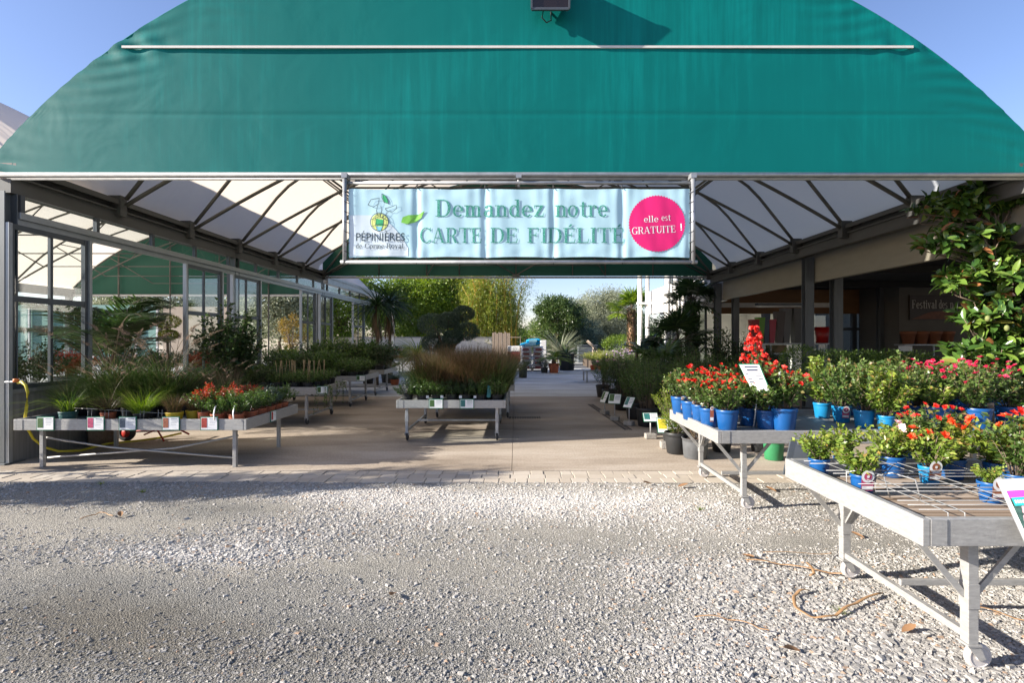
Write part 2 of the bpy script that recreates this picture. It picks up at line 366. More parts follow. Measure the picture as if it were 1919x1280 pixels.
def hgt(x, y):
    d, s = dens(x, y)
    return -.012 + .010 * np.minimum(d, 1.4) + .007 * np.sin(x * 1.7 + 1) * np.sin(y * 2.3) + .003 * np.sin(x * 9 + y * 5) * np.sin(y * 11)
gx = np.linspace(-9, 9, 240); gy = np.linspace(-1.5, 5.72, 150)
X, Y = np.meshgrid(gx, gy); Z = hgt(X, Y); nx_, ny_ = len(gx), len(gy)
ii = (np.arange(ny_ - 1)[:, None] * nx_ + np.arange(nx_ - 1)[None, :]).ravel()
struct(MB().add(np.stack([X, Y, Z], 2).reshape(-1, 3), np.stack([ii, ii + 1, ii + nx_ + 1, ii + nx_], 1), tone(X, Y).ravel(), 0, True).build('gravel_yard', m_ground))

# loose stones
def stones():
    n0 = 640000
    y = uni(1.7, 5.75, n0); x = uni(-1.0, 1.0, n0) * (y * 1.05 + 1.5)
    d, s = dens(x, y)
    keep = RNG.random(n0) < np.clip(d, 0, 1.35) / 1.35
    keep &= RNG.random(n0) < np.clip(4.1 / y ** 1.05, 0, 1)
    x, y, s = x[keep], y[keep], s[keep]; n = len(x)
    size = (.0028 + .0072 * RNG.random(n) ** 3.2) * (.8 + .2 * s) * s ** .6 * (.75 + .1 * y)
    size *= np.where(RNG.random(n) < .05, 1.55, 1.0)
    # squashed, skewed octahedra with a cut top: 8 verts (box) pulled about at random
    base = np.array([(-1, -1, -.7), (1, -1, -.7), (1, 1, -.7), (-1, 1, -.7), (-.7, -.7, .7), (.7, -.7, .7), (.7, .7, .7), (-.7, .7, .7)], float)
    v = base[None] + RNG.uniform(-.42, .42, (n, 8, 3))
    v *= np.stack([uni(.75, 1.35, n), uni(.6, 1.0, n), uni(.40, .70, n)], 1)[:, None]
    a = uni(0, 2 * PI, n); t = uni(-.32, .32, n); ca, sa, ct, st = np.cos(a), np.sin(a), np.cos(t), np.sin(t)
    vx, vy, vz = v[..., 0], v[..., 1], v[..., 2]
    vy, vz = vy * ct[:, None] - vz * st[:, None], vy * st[:, None] + vz * ct[:, None]
    vx, vy = vx * ca[:, None] - vy * sa[:, None], vx * sa[:, None] + vy * ca[:, None]
    z = hgt(x, y) + size * uni(-.15, .35, n)
    v = np.stack([vx, vy, vz], 2) * size[:, None, None] + np.stack([x, y, z], 1)[:, None]
    f = np.array([(0, 3, 2, 1), (4, 5, 6, 7), (0, 1, 5, 4), (1, 2, 6, 5), (2, 3, 7, 6), (3, 0, 4, 7)])
    F = (np.arange(n)[:, None, None] * 8 + f[None]).reshape(-1, 4)
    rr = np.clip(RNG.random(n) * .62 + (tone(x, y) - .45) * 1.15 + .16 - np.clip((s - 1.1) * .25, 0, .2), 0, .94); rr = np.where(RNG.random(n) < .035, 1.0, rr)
    return MB().add(v.reshape(-1, 3), F, np.repeat(rr, 8))
m_stone = LEAF('limestone', [(0, (.20, .19, .175)), (.35, (.33, .315, .29)), (.7, (.42, .40, .37)), (.94, (.58, .55, .505)), (1, (.38, .27, .19))], .85, 0, .25)
o = stones().build('gravel', m_stone); struct(o, 'stuff')

# paver strip: three courses of worn blocks
pv = MB()
for row, (y0, y1) in enumerate(((5.735, 5.90), (5.91, 6.07), (6.08, 6.225))):
    x = -8.0 + .07 * row
    while x < 9.0:
        w = rnd.uniform(.13, .22); dz = rnd.uniform(-.006, .004); j = rnd.uniform(-.008, .008)
        pv.box((x + .003, y0 + j * .4, -.08), (x + w - .003, y1 + j * .4, dz), 0, rnd.random()); x += w
m_paver = LEAF('paver', [(0, (.42, .365, .295)), (.5, (.47, .41, .335)), (1, (.51, .455, .38))], .9, 0, .2)
struct(pv.build('paver_strip', m_paver, bevel=.005))
struct(MB().add([(-8, 5.70, -.008), (9, 5.70, -.008), (9, 6.24, -.008), (-8, 6.24, -.008)], [(0, 1, 2, 3)]).build('paver_bed', m_ground))

# concrete slab with joints
def slab_mat(name, k):
    m, nt, b, out = nodes(name); L = nt.links.new
    tc = N(nt, 'ShaderNodeTexCoord')
    mp = N(nt, 'ShaderNodeMapping'); mp.inputs['Scale'].default_value = (.35, 1.3, 1); L(tc.outputs['Object'], mp.inputs[0])
    n1 = N(nt, 'ShaderNodeTexNoise'); n1.inputs['Scale'].default_value = 1.0; n1.inputs['Detail'].default_value = 9; n1.inputs['Roughness'].default_value = .68; L(mp.outputs[0], n1.inputs['Vector'])
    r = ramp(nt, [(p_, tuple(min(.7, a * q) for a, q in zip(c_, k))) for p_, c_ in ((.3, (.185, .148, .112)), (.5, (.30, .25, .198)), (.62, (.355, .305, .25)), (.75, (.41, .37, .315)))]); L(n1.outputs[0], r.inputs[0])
    n2 = N(nt, 'ShaderNodeTexNoise'); n2.inputs['Scale'].default_value = 40; n2.inputs['Detail'].default_value = 5; L(tc.outputs['Object'], n2.inputs['Vector'])
    r2 = ramp(nt, [(.3, (.8, .8, .8)), (.7, (1.15, 1.15, 1.15))]); L(n2.outputs[0], r2.inputs[0])
    mx = N(nt, 'ShaderNodeMix', data_type='RGBA', blend_type='MULTIPLY'); mx.inputs[0].default_value = 1
    L(r.outputs[0], mx.inputs[6]); L(r2.outputs[0], mx.inputs[7]); L(mx.outputs[2], b.inputs['Base Color'])
    b.inputs['Roughness'].default_value = .75; b.inputs['Specular IOR Level'].default_value = .3
    bp = N(nt, 'ShaderNodeBump'); bp.inputs['Strength'].default_value = .25; bp.inputs['Distance'].default_value = .01; L(n2.outputs[0], bp.inputs['Height']); L(bp.outputs[0], b.inputs['Normal'])
    return m
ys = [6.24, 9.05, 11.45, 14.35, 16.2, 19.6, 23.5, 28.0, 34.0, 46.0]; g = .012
for nm, rows, k in (('concrete_apron', (0,), (1.32, 1.33, 1.34)), ('concrete_floor', (1, 2), (1.0, 1.0, 1.0)), ('concrete_path', (3, 4, 5, 6, 7, 8), (1.6, 1.9, 2.3))):  # apron and path paler than the floor: sunlight and skylight put into the colour
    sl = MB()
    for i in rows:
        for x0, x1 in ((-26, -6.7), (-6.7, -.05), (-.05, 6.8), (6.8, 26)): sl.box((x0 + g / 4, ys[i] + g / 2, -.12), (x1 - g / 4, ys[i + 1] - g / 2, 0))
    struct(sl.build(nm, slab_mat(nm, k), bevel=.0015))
m_asph = MATL('grey_road', (.12, .125, .135), .9, .2, 3)
struct(MB().box((-2.6, 28.3, -.05), (12, 33.5, .004)).build('road', m_asph))
dr = MB(); a0, a1 = G(1102, 758), G(1172, 806); m_dark_iron = MATL('drain_iron', (.05, .045, .04), .8, .3, 20)
dr.beam(a0 + Vector((0, 0, .002)), a1 + Vector((0, 0, .002)), .03, .006); dr.beam(a0 + Vector((.11, 0, .002)), a1 + Vector((.11, 0, .002)), .03, .006)
for i in range(40):
    q = a0.lerp(a1, (i + .5) / 40); dr.beam(q + Vector((.01, 0, .002)), q + Vector((.10, 0, .002)), .02, .005)
tag(dr.build('drain_channel', m_dark_iron), 'long narrow iron drain channel set in the concrete beside the stake signs', 'drain')
dg = MB(); c = G(983, 783)
for i in range(12): dg.box((c.x - .3 + i * .05, c.y - .11, .001), (c.x - .3 + i * .05 + .03, c.y + .11, .007))
dg.box((c.x - .32, c.y - .13, .001), (c.x - .30, c.y + .13, .009)); dg.box((c.x + .30, c.y - .13, .001), (c.x + .32, c.y + .13, .009))
tag(dg.build('drain_grate', m_dark_iron), 'short slotted drain grate in the floor right of the centre bench', 'drain')

# ------------------------------------------------------------------ the big green canopy
XC, R_A, H_A = 0.05, 9.0, EYE - 3.57
Y0, Y1, HW, ZB = 6.62, 17.36, 6.58, 3.73
def arch(x, xc=XC): return H_A - (.3 if xc < -5 else 0) + np.sqrt(np.maximum(R_A ** 2 - (x - xc) ** 2, .01))
def canopy_fabric(xc, y0, y1, half, sag=.05, n=90, m=60, lift=.06):
    x = np.linspace(xc - half, xc + half, n); y = np.linspace(y0, y1, m)
    XX, YY = np.meshgrid(x, y); bay = (y1 - y0) / 6
    ZZ = arch(XX, xc) + lift - sag * np.abs(np.sin((YY - y0) / bay * PI)) * .8
    col = lambda a, dx, z: np.concatenate([a, ], 1)
    XX = np.concatenate([XX[:, :1] - .02, XX, XX[:, -1:] + .02], 1); YY = np.concatenate([YY[:, :1], YY, YY[:, -1:]], 1); ZZ = np.concatenate([np.full((m, 1), 3.78), ZZ, np.full((m, 1), 3.78)], 1); n += 2
    i = (np.arange(m - 1)[:, None] * n + np.arange(n - 1)[None, :]).ravel()
    return MB().add(np.stack([XX, YY, ZZ], 2).reshape(-1, 3), np.stack([i, i + 1, i + n + 1, i + n], 1), .5, 0, True)
def gable(xc, y, zb, half, n=150, m=70, wrinkle=1.0):
    x = np.linspace(xc - half, xc + half, n); t = np.linspace(0, 1, m); XX, T = np.meshgrid(x, t)
    top = arch(XX, xc) + .05; ZZ = zb + (top - zb) * T
    edge = np.exp(-((top - ZZ) / .55) ** 2) * np.clip((np.abs(XX - xc) - 2.5) / 2.5, 0, 1)
    d = .008 * edge * np.sin(ZZ * 34 + 4 * np.sin(XX * 2)) * np.sin(XX * 1.7 + 1) + .010 * np.sin(XX * .9 + 1) * np.sin((ZZ - zb) * 1.1)
    d += - .006 * np.exp(-((ZZ - 4.51) / .03) ** 2)
    d += .014 * np.exp(-((ZZ - 5.38) / .16) ** 2) * np.exp(-((np.abs(XX - xc) - 5.0) / .45) ** 2) * np.sin(XX * 14 + ZZ * 9)
    i = (np.arange(m - 1)[:, None] * n + np.arange(n - 1)[None, :]).ravel()
    return MB().add(np.stack([XX, np.full_like(XX, y) - d * wrinkle, ZZ], 2).reshape(-1, 3), np.stack([i, i + 1, i + n + 1, i + n], 1), .5, 0, True)
can = thing('market_canopy', 'large open canopy with arched green front gable and white canvas roof', 'canopy', (0, Y0, 0))
gable(XC, Y0, ZB, 6.88, 260, 140).build('front_gable', m_gable, can)
canopy_fabric(XC, Y0 + .06, Y1 + .02, 6.72).build('roof_canvas', m_roof, can)
gable(XC, Y1, ZB + .02, 6.6, 60, 20, .3).build('rear_gable', m_gable_in, can)
ts = MB(); ts.box((-5.08, Y0 - .024, 5.360), (5.12, Y0 - .006, 5.390)); ts.build('white_trim_strip', m_trim, can)
hem = MB(); xs = np.linspace(-6.8, 6.9, 80)
hem.tube([(x, Y0 + .012, float(arch(x)) + .05) for x in xs], .010, 6); hem.build('edge_hem', m_gable, can)
eb = MB(); eb.tube([(-6.72, Y0 - .03, ZB - .01), (0, Y0 - .03, ZB - .008), (6.95, Y0 - .03, ZB - .012)], .030, 10); eb.tube([(-6.72, Y0 + .02, ZB - .045), (6.95, Y0 + .02, ZB - .045)], .022, 8)
eb.build('front_edge_bar', m_galv, can)
rb = MB(); rb.box((-6.55, Y1 - .06, ZB - .06), (6.65, Y1 + .04, ZB)); rb.build('rear_edge_bar', m_galv, can)
def truss_mb(xc, y, chord=True, r=.034, half=6.45):
    t = MB(); xs = np.linspace(-half, half, 49)
    outer = lambda x: (float(arch(x + xc, xc)) - .06) if abs(x) < 5.5 else 3.86 + (float(arch(xc + 5.5, xc)) - .06 - 3.86) * (6.48 - abs(x)) / .98
    inner = lambda x: 3.80 + 2.55 * (1 - (abs(x) / half) ** 1.55)
    t.tube([(xc + x, y, outer(x)) for x in xs], r, 8)
    t.tube([(xc + x, y, inner(x)) for x in xs], r, 8)
    if chord:
        for sgn in (-1, 1):
            xs2 = [4.7, 3.9, 2.9, 2.0, 1.1, 0.35]
            for i in range(len(xs2) - 1):
                a, b2 = xs2[i], xs2[i + 1]
                za = outer(a) if i % 2 == 0 else inner(a); zb2 = inner(b2) if i % 2 == 0 else outer(b2)
                t.tube([(xc + sgn * a, y, za), (xc + sgn * b2, y, zb2)], r * .6, 6)
            t.tube([(xc + sgn * 4.85, y, outer(4.85)), (xc + sgn * 2.9, y, inner(4.85) - .62)], r * .6, 6)
            t.tube([(xc + sgn * 2.9, y, inner(4.85) - .62), (xc, y, inner(4.85) - .62)], r * .5, 6)
    return t
for i in range(1, 7):
    truss_mb(XC, Y0 + i * (Y1 - Y0) / 6 - (.12 if i == 6 else 0)).build('roof_truss', m_truss, can)
# tension wires and the rear gable's stiffening
rg = MB(); y = Y1 - .16
for x in (-4.6, -3.0, -1.9, 0, 1.9, 3.0, 4.6): rg.tube([(x, y, ZB), (x, y, float(arch(x)) - .1)], .022, 6)
for s in (-1, 1):
    rg.tube([(0, y, ZB + .03), (s * 1.9, y, ZB + 1.1)], .024, 6); rg.tube([(s * 3.0, y, ZB), (s * 2.2, y, ZB + 1.3)], .02, 6); rg.tube([(s * 6.4, y, ZB), (s * 3.6, y, ZB + 1.5)], .024, 6)
rg.box((-.12, y - .02, ZB - .04), (.12, y + .02, ZB + .06)); rg.build('rear_gable_bracing', m_truss, can)
for s in (-1, 1):
    x = s * 6.62 + XC * (s > 0)
    b = MB(); b.box((x - .09, Y0, 3.50), (x + .09, Y1, 3.70)); b.box((x - .13, Y0, 3.70), (x + .13, Y1, 3.725)); b.box((x - .05 + s * .03, Y0, 3.725), (x + .05 + s * .03, Y1, 3.86)); b.box((x - .11, Y0, 3.86), (x + .11, Y1, 3.885))
    b.box((x - .02 - s * .14, Y0, 3.80), (x + .02 - s * .14, Y1, 3.88))
    b.build('eave_beam', m_beam, can)
    for i in range(0, 7):
        if i == 0: continue
        yy = Y0 + i * (Y1 - Y0) / 6; c = MB(); c.box((x - .12 - s * .10, yy - .07, 3.62), (x + .08 - s * .10, yy + .07, 3.95)); c.build('truss_foot', m_beam, can)
    for i in (0, 3, 6):
        yy = Y0 + i * (Y1 - Y0) / 6; c = MB()
        x += .16 if (s > 0 and i == 0) else 0
        c.box((x - .10, yy - .09, 0.02), (x + .10, yy - .075, 3.5)); c.box((x - .10, yy + .075, 0.02), (x + .10, yy + .09, 3.5)); c.box((x - .02, yy - .075, 0.02), (x + .02, yy + .075, 3.5)); c.box((x - .15, yy - .14, 0), (x + .15, yy + .14, .02))
        c.build('column', m_steel, can, bevel=.004)

# floodlight on its arm
fl = thing('floodlight', 'black floodlight on an arm in front of the green gable', 'floodlight', (.43, Y0, 5.6))
b = MB(); cx = .43; zb = 5.74; yb = 6.42
v = [(cx - .235, yb, zb), (cx + .235, yb, zb), (cx + .235, yb + .13, zb + .06), (cx - .235, yb + .13, zb + .06), (cx - .235, yb - .06, zb + .40), (cx + .235, yb - .06, zb + .40), (cx + .20, yb + .10, zb + .46), (cx - .20, yb + .10, zb + .46)]
b.add(v, [(0, 3, 2, 1), (4, 5, 6, 7), (1, 2, 6, 5), (2, 3, 7, 6), (3, 0, 4, 7), (0, 1, 5, 4)]); b.build('housing', m_black, fl, bevel=.01)
b = MB()
for q in ((0, 1), (1, 5), (5, 4), (4, 0)):
    a1_, a2_ = Vector(v[q[0]]) + Vector((0, -.012, 0)), Vector(v[q[1]]) + Vector((0, -.012, 0)); b.beam(a1_, a2_, .022, .03)
b.build('front_rim', m_frame, fl)
lens = MB(); lens.add([Vector(v[k]) + Vector((0, -.006, 0)) for k in (0, 1, 5, 4)], [(0, 1, 2, 3)]); lens.build('lens', MATL('dark_lens', (.02, .012, .01), .12, .2, 8), fl)
b = MB(); b.tube([(cx + .12, yb + .08, zb + .3), (cx + .12, 6.55, zb + .34), (cx + .12, Y0 + .1, zb + .36)], .03, 8); b.build('arm', m_frame, fl)
b = MB(); b.tube([(cx - .08, yb + .10, zb + .06), (cx - .10, yb + .10, zb - .04), (cx - .04, yb + .12, zb - .09), (cx + .02, yb + .14, zb - .05), (cx + .02, yb + .2, zb + .1)], .008, 6); b.build('cable', m_black, fl)

# ------------------------------------------------------------------ banner in its tube frame
YB = 6.50; BX0, BX1, BZ0, BZ1 = (653 - CX) / K * YB, (1293 - CX) / K * YB, EYE + (CY - 483) / K * YB, EYE + (CY - 353) / K * YB
SEAMS = [(p - CX) / K * YB for p in (653, 781, 909, 1037, 1166, 1293)]
def wave(x, z):
    x = np.asarray(x, float); z = np.asarray(z, float); d = np.zeros(np.broadcast(x, z).shape)
    zt = (z - BZ0) / (BZ1 - BZ0)
    for s in SEAMS: d = d + .009 * np.exp(-((x - s) / .045) ** 2) + .0035 * np.exp(-np.abs(x - s) / .16) * np.cos((x - s) * 42) * (.5 + np.abs(zt - .5))
    d = d + .004 * np.sin(x * 9.5 + 1.3 * np.sin(zt * 4)) * np.sin(zt * PI) + .0018 * np.sin(x * 21 + zt * 6)
    d = d + .004 * np.exp(-((zt - .06) / .08) ** 2) * np.sin(x * 17 + .6) + .003 * np.exp(-((zt - .95) / .07) ** 2) * np.sin(x * 13)
    return d
def bp(px, py): return ((px - CX) / K * YB, EYE + (CY - py) / K * YB)
class Flat(MB):
    """flat printing on the banner cloth: outlines in photo pixels, laid on the waved cloth"""
    def lay(s, level):
        off = .004 + .0022 * level
        s.V = [np.stack([v[:, 0], YB + wave(v[:, 0], v[:, 2]) - off, v[:, 2]], 1) for v in s.V]; return s
def dense_poly(f, pts, r=.5, mi=0):
    """fan with rings so that the print follows the cloth"""
    p = np.array([bp(*q) for q in pts]); c = p.mean(0); n = len(p); rings = 7; V = [(c[0], 0, c[1])]
    for k in range(1, rings + 1):
        q = c + (p - c) * k / rings; V += [(a, 0, b2) for a, b2 in q]
    F = [(0, 1 + (i + 1) % n, 1 + i) for i in range(n)]
    for k in range(rings - 1):
        for i in range(n): j = (i + 1) % n; F.append((1 + k * n + i, 1 + k * n + j, 1 + (k + 1) * n + j, 1 + (k + 1) * n + i))
    f.add(V, F, r, mi)
def circle(px, py, r, n=72, scal=0, a=0): return [(px + (r + (scal if i % 2 else 0)) * math.cos(2 * PI * i / n + a), py + (r + (scal if i % 2 else 0)) * math.sin(2 * PI * i / n + a)) for i in range(n)]
def strokes(f, pts, w, r=.5, mi=0):
    """a ribbon of width w (photo pixels) along pts; w may be a pair"""
    p = np.array(pts, float); q = []
    for i in range(len(p) - 1):
        k = max(1, int(np.hypot(*(p[i + 1] - p[i])) / 4)); q += [p[i] + (p[i + 1] - p[i]) * j / k for j in range(k)]
    p = np.array(q + [p[-1]]); t = norm(np.gradient(p, axis=0)); nn = np.stack([-t[:, 1], t[:, 0]], 1)
    ww = np.linspace(w[0], w[1], len(p)) if isinstance(w, tuple) else np.full(len(p), w)
    A = p + nn * ww[:, None] / 2; B = p - nn * ww[:, None] / 2; V = []
    for a, b2 in zip(A, B): V += [(bp(*a)[0], 0, bp(*a)[1]), (bp(*b2)[0], 0, bp(*b2)[1])]
    f.add(V, [(2 * i, 2 * i + 1, 2 * i + 3, 2 * i + 2) for i in range(len(p) - 1)], r, mi)
# a small slab-serif alphabet: each glyph is a list of quads/ribbons in units (x right, y up, cap height .72, x height .48)
T_, t_ = .115, .038
def gl(ch):
    s = []; T, t = T_, t_
    def Vb(x, y0, y1, sb=1, st=1, w=T):
        s.append([(x, y0), (x + w, y0), (x + w, y1), (x, y1)])
        if sb: s.append([(x - .07, y0), (x + w + .07, y0), (x + w + .07, y0 + t), (x - .07, y0 + t)])
        if st == 1: s.append([(x - .07, y1 - t), (x + w + .07, y1 - t), (x + w + .07, y1), (x - .07, y1)])
        if st == 2: s.append([(x - .08, y1 - t), (x, y1 - t), (x, y1), (x - .08, y1)])
    def Hb(x0, x1, y, w=t): s.append([(x0, y), (x1, y), (x1, y + w), (x0, y + w)])
    def Arc(cx, cy, rx, ry, a0, a1, w=T, h=t, n=18):
        for i in range(n):
            u, v = rad(a0 + (a1 - a0) * i / n), rad(a0 + (a1 - a0) * (i + 1) / n)
            s.append([(cx + rx * math.cos(u), cy + ry * math.sin(u)), (cx + rx * math.cos(v), cy + ry * math.sin(v)), (cx + (rx - w) * math.cos(v), cy + (ry - h) * math.sin(v)), (cx + (rx - w) * math.cos(u), cy + (ry - h) * math.sin(u))])
    def Dg(x0, y0, x1, y1, w): s.append([(x0, y0), (x0 + w, y0), (x1 + w, y1), (x1, y1)])
    C, x = .72, .48
    if ch == 'D': Vb(.08, 0, C); Hb(.15, .34, 0); Hb(.15, .34, C - t); Arc(.34, C / 2, .30, C / 2, -90, 90); a = .70
    elif ch in 'EÉFL':
        Vb(.08, 0, C)
        if ch != 'F': Hb(.15, .54, 0); Dg(.50, 0, .54, .2, .035)
        if ch != 'L': Hb(.15, .52, C - t); Hb(.15, .40, C / 2); Dg(.485, C - .18, .485, C, .035); Dg(.385, C / 2 - .09, .385, C / 2 + .12, .03)
        if ch == 'É': Dg(.24, .77, .34, .90, .10)
        a = .62
    elif ch == 'C' or ch == 'G':
        Arc(.37, C / 2, .34, C / 2 + .01, 45, 318); Dg(.58, C - .2, .60, C, .035)
        if ch == 'G': Vb(.52, 0.02, .30, 0, 1)
        else: Dg(.60, .06, .62, .16, .03)
        a = .72
    elif ch == 'A': Dg(.04, 0, .30, C, .04); Dg(.52, 0, .28, C, T); Hb(.14, .54, .22); Hb(-.02, .16, 0); Hb(.46, .72, 0); a = .74
    elif ch == 'R': Vb(.08, 0, C); Hb(.15, .36, C - t); Hb(.15, .36, .33); Arc(.36, .525, .22, .195, -90, 90); Dg(.50, 0, .32, .35, T); Hb(.48, .70, 0); a = .72
    elif ch == 'T': Vb(.27, 0, C, 1, 0); Hb(.02, .64, C - t); Dg(.02, C - .2, .02, C, .035); Dg(.61, C - .2, .61, C, .035); a = .68
    elif ch == 'I': Vb(.09, 0, C); a = .32
    elif ch == 'U': Vb(.09, .2, C, 0, 1); Arc(.345, .22, .255, .23, 180, 360); Vb(.565, .2, C, 0, 1, .04); a = .72
    elif ch == 'e': Arc(.25, x / 2, .22, x / 2 + .01, 0, 320, T * .9); Hb(.08, .46, x / 2 - .01); a = .50
    elif ch == 'm':
        for k in range(3): Vb(.09 + .245 * k, 0, x if k == 0 else .34, 1, 2 if k == 0 else 0, T * .9)
        for k in range(2): Arc(.27 + .245 * k, .31, .175, .17, 0, 170, T * .9)
        a = .78
    elif ch == 'n': Vb(.09, 0, x, 1, 2, T * .9); Vb(.37, 0, .34, 1, 0, T * .9); Arc(.29, .31, .185, .17, 0, 170, T * .9); a = .56
    elif ch == 'a': Vb(.32, 0, .34, 0, 0, T * .9); Arc(.25, .33, .175, .16, 0, 165, T * .9); Arc(.24, .14, .19, .15, 75, 330, T * .9); Hb(.32, .50, 0); a = .52
    elif ch == 'd': Vb(.35, 0, C, 0, 2, T * .9); Arc(.25, x / 2, .21, x / 2 + .01, 30, 330, T * .9); Hb(.36, .52, 0); a = .54
    elif ch == 'z': Hb(.05, .44, 0); Hb(.05, .44, x - t); Dg(.05, 0, .33, x, T); Dg(.05, x - .13, .05, x, .03); Dg(.41, 0, .43, .14, .03); a = .50
    elif ch == 'o': Arc(.25, x / 2, .23, x / 2 + .01, 0, 360, T * .9); a = .52
    elif ch == 't': Vb(.14, .06, .62, 0, 0, T * .9); Hb(.03, .36, x - t); Arc(.26, .10, .12, .11, 180, 330, T * .9); a = .40
    elif ch == 'r': Vb(.09, 0, x, 1, 2, T * .9); Arc(.30, .33, .13, .16, 20, 160, T * .5); Arc(.36, .40, .06, .06, 0, 360, .06, .06); a = .44
    elif ch == 'l': Vb(.09, 0, C, 1, 2, T * .9); a = .30
    elif ch == 'i': Vb(.09, 0, x, 1, 2, T * .9); Arc(.14, .62, .065, .065, 0, 360, .065, .065); a = .30
    elif ch == 's': Arc(.22, .355, .16, .135, 30, 270, .09); Arc(.21, .125, .17, .135, -150, 90, .09); a = .44
    elif ch == 'v': Dg(.20, 0, .05, x, T); Dg(.22, 0, .40, x, .035); Hb(-.02, .20, x - t); Hb(.34, .52, x - t); a = .52
    elif ch == 'p': Vb(.09, -.2, x, 1, 2, T * .9); Arc(.29, x / 2, .21, x / 2 + .01, -150, 150, T * .9); a = .54
    elif ch == 'y': Dg(.20, 0, .05, x, T); Dg(.12, -.2, .40, x, .035); Hb(-.02, .20, x - t); Hb(.34, .52, x - t); a = .52
    elif ch == '-': Hb(.04, .26, .22, .05); a = .30
    elif ch == '!': Vb(.12, .2, C, 0, 0); Arc(.18, .06, .07, .07, 0, 360, .07, .07); a = .34
    else: a = .30
    return s, a
def serif_word(word, px0, px1, base, cap, rot=0.0, pivot=None):
    """quads of a word in photo pixels, stretched to run from px0 to px1"""
    x = 0; qs = []
    for ch in word:
        s, a = gl(ch); qs += [[(x + u, w) for u, w in q] for q in s]; x += a
    kx = (px1 - px0) / x; ky = cap / .72; out = []
    for q in qs:
        q2 = [(px0 + u * kx, base - w * ky) for u, w in q]
        if rot:
            c0, s0 = math.cos(rot), math.sin(rot); q2 = [(pivot[0] + (a - pivot[0]) * c0 - (b2 - pivot[1]) * s0, pivot[1] + (a - pivot[0]) * s0 + (b2 - pivot[1]) * c0) for a, b2 in q2]
        out.append(q2)
    return out
def add_quads(f, qs, level_mi=0):
    for q in qs:
        q = np.array(q, float); V = []; k = 6
        for i in range(k + 1):
            a = q[0] + (q[3] - q[0]) * i / k; b2 = q[1] + (q[2] - q[1]) * i / k
            V += [(bp(*a)[0], 0, bp(*a)[1]), (bp(*b2)[0], 0, bp(*b2)[1])]
        f.add(V, [(2 * i, 2 * i + 1, 2 * i + 3, 2 * i + 2) for i in range(k)], .5, level_mi)
def sans(body, width, bold=0.0):
    """vertices and faces of a word in the built-in sans face, from x 0 to width"""
    cu = bpy.data.curves.new('word', 'FONT'); cu.body = body; cu.size = 1; cu.offset = bold; cu.resolution_u = 3
    ob = bpy.data.objects.new('word', cu); COL.objects.link(ob); dg_ = bpy.context.evaluated_depsgraph_get()
    me = bpy.data.meshes.new_from_object(ob.evaluated_get(dg_)); bpy.data.objects.remove(ob)
    v = np.array([q.co[:] for q in me.vertices]); f = [tuple(p.vertices) for p in me.polygons]; bpy.data.meshes.remove(me)
    v[:, 0] -= v[:, 0].min(); v *= width / v[:, 0].max(); return v, f

ban = thing('advertising_banner', 'pale blue banner with green lettering and pink disc under the green gable', 'banner', ((BX0 + BX1) / 2, YB, BZ0))
n, m = 420, 60; XX, ZZ = np.meshgrid(np.linspace(BX0, BX1, n), np.linspace(BZ0, BZ1, m)); i = (np.arange(m - 1)[:, None] * n + np.arange(n - 1)[None, :]).ravel()
edge = .012 * np.abs(np.sin((XX - BX0) / (BX1 - BX0) * 5 * PI)) * ((ZZ - BZ0) / (BZ1 - BZ0) * 2 - 1)
m_ban = MATL('banner_vinyl', (.45, .68, .75), .45, .02, 3)
m_ban_w = MATL('banner_print_white', (.62, .72, .77), .45, .02, 3)
MB().add(np.stack([XX, YB + wave(XX, ZZ), ZZ - edge], 2).reshape(-1, 3), np.stack([i, i + 1, i + n + 1, i + n], 1), .5, 0, True).build('banner_cloth', m_ban, ban)
f = Flat()   # the paler hill printed in the lower left corner
for k in range(40):
    px = 655 + 110 * k / 40; h = lambda q: 403 + 62 * max(0, (q - 690) / 75) ** 2.2
    y_0, y_1 = h(px), h(px + 2.75)
    if y_0 < 479:
        for j in range(8):
            A = [(px, y_0 + (480 - y_0) * j / 8), (px + 2.75, min(y_1, 480) + (480 - min(y_1, 480)) * j / 8), (px + 2.75, min(y_1, 480) + (480 - min(y_1, 480)) * (j + 1) / 8), (px, y_0 + (480 - y_0) * (j + 1) / 8)]
            f.add([(bp(*q)[0], 0, bp(*q)[1]) for q in A], [(0, 1, 2, 3)])
f.lay(0).build('printed_hill', m_ban_w, ban)
def hatch_mat():
    m, nt, b, out = nodes('hatched_green_print'); L = nt.links.new
    tc = N(nt, 'ShaderNodeTexCoord'); w = N(nt, 'ShaderNodeTexWave', wave_type='BANDS', bands_direction='DIAGONAL'); w.inputs['Scale'].default_value = 26; w.inputs['Distortion'].default_value = 7; w.inputs['Detail'].default_value = 3; w.inputs['Detail Scale'].default_value = 2
    L(tc.outputs['Object'], w.inputs['Vector']); r = ramp(nt, [(0.05, (.30, .62, .58)), (.16, (.008, .24, .155)), (1, (.004, .20, .13))]); L(w.outputs['Color'], r.inputs[0]); L(r.outputs[0], b.inputs['Base Color']); b.inputs['Roughness'].default_value = .5
    return m
m_hatch = hatch_mat()
for wd, p0, p1, bs, cp in (('Demandez', 816, 1021, 406, 32), ('notre', 1040, 1140, 406, 32), ('CARTE', 786, 904, 455, 28), ('DE', 919, 972, 455, 28), ('FIDÉLITÉ', 988, 1172, 455, 28)): f = Flat(); add_quads(f, serif_word(wd, p0, p1, bs, cp)); f.lay(1).build('green_lettering', m_hatch, ban)
f = Flat(); dense_poly(f, circle(1231, 419, 51.5, 120, 1.8)); f.lay(1).build('pink_disc', MATL('pink_print', (.72, .012, .16), .45, .03, 4), ban)
f = Flat()
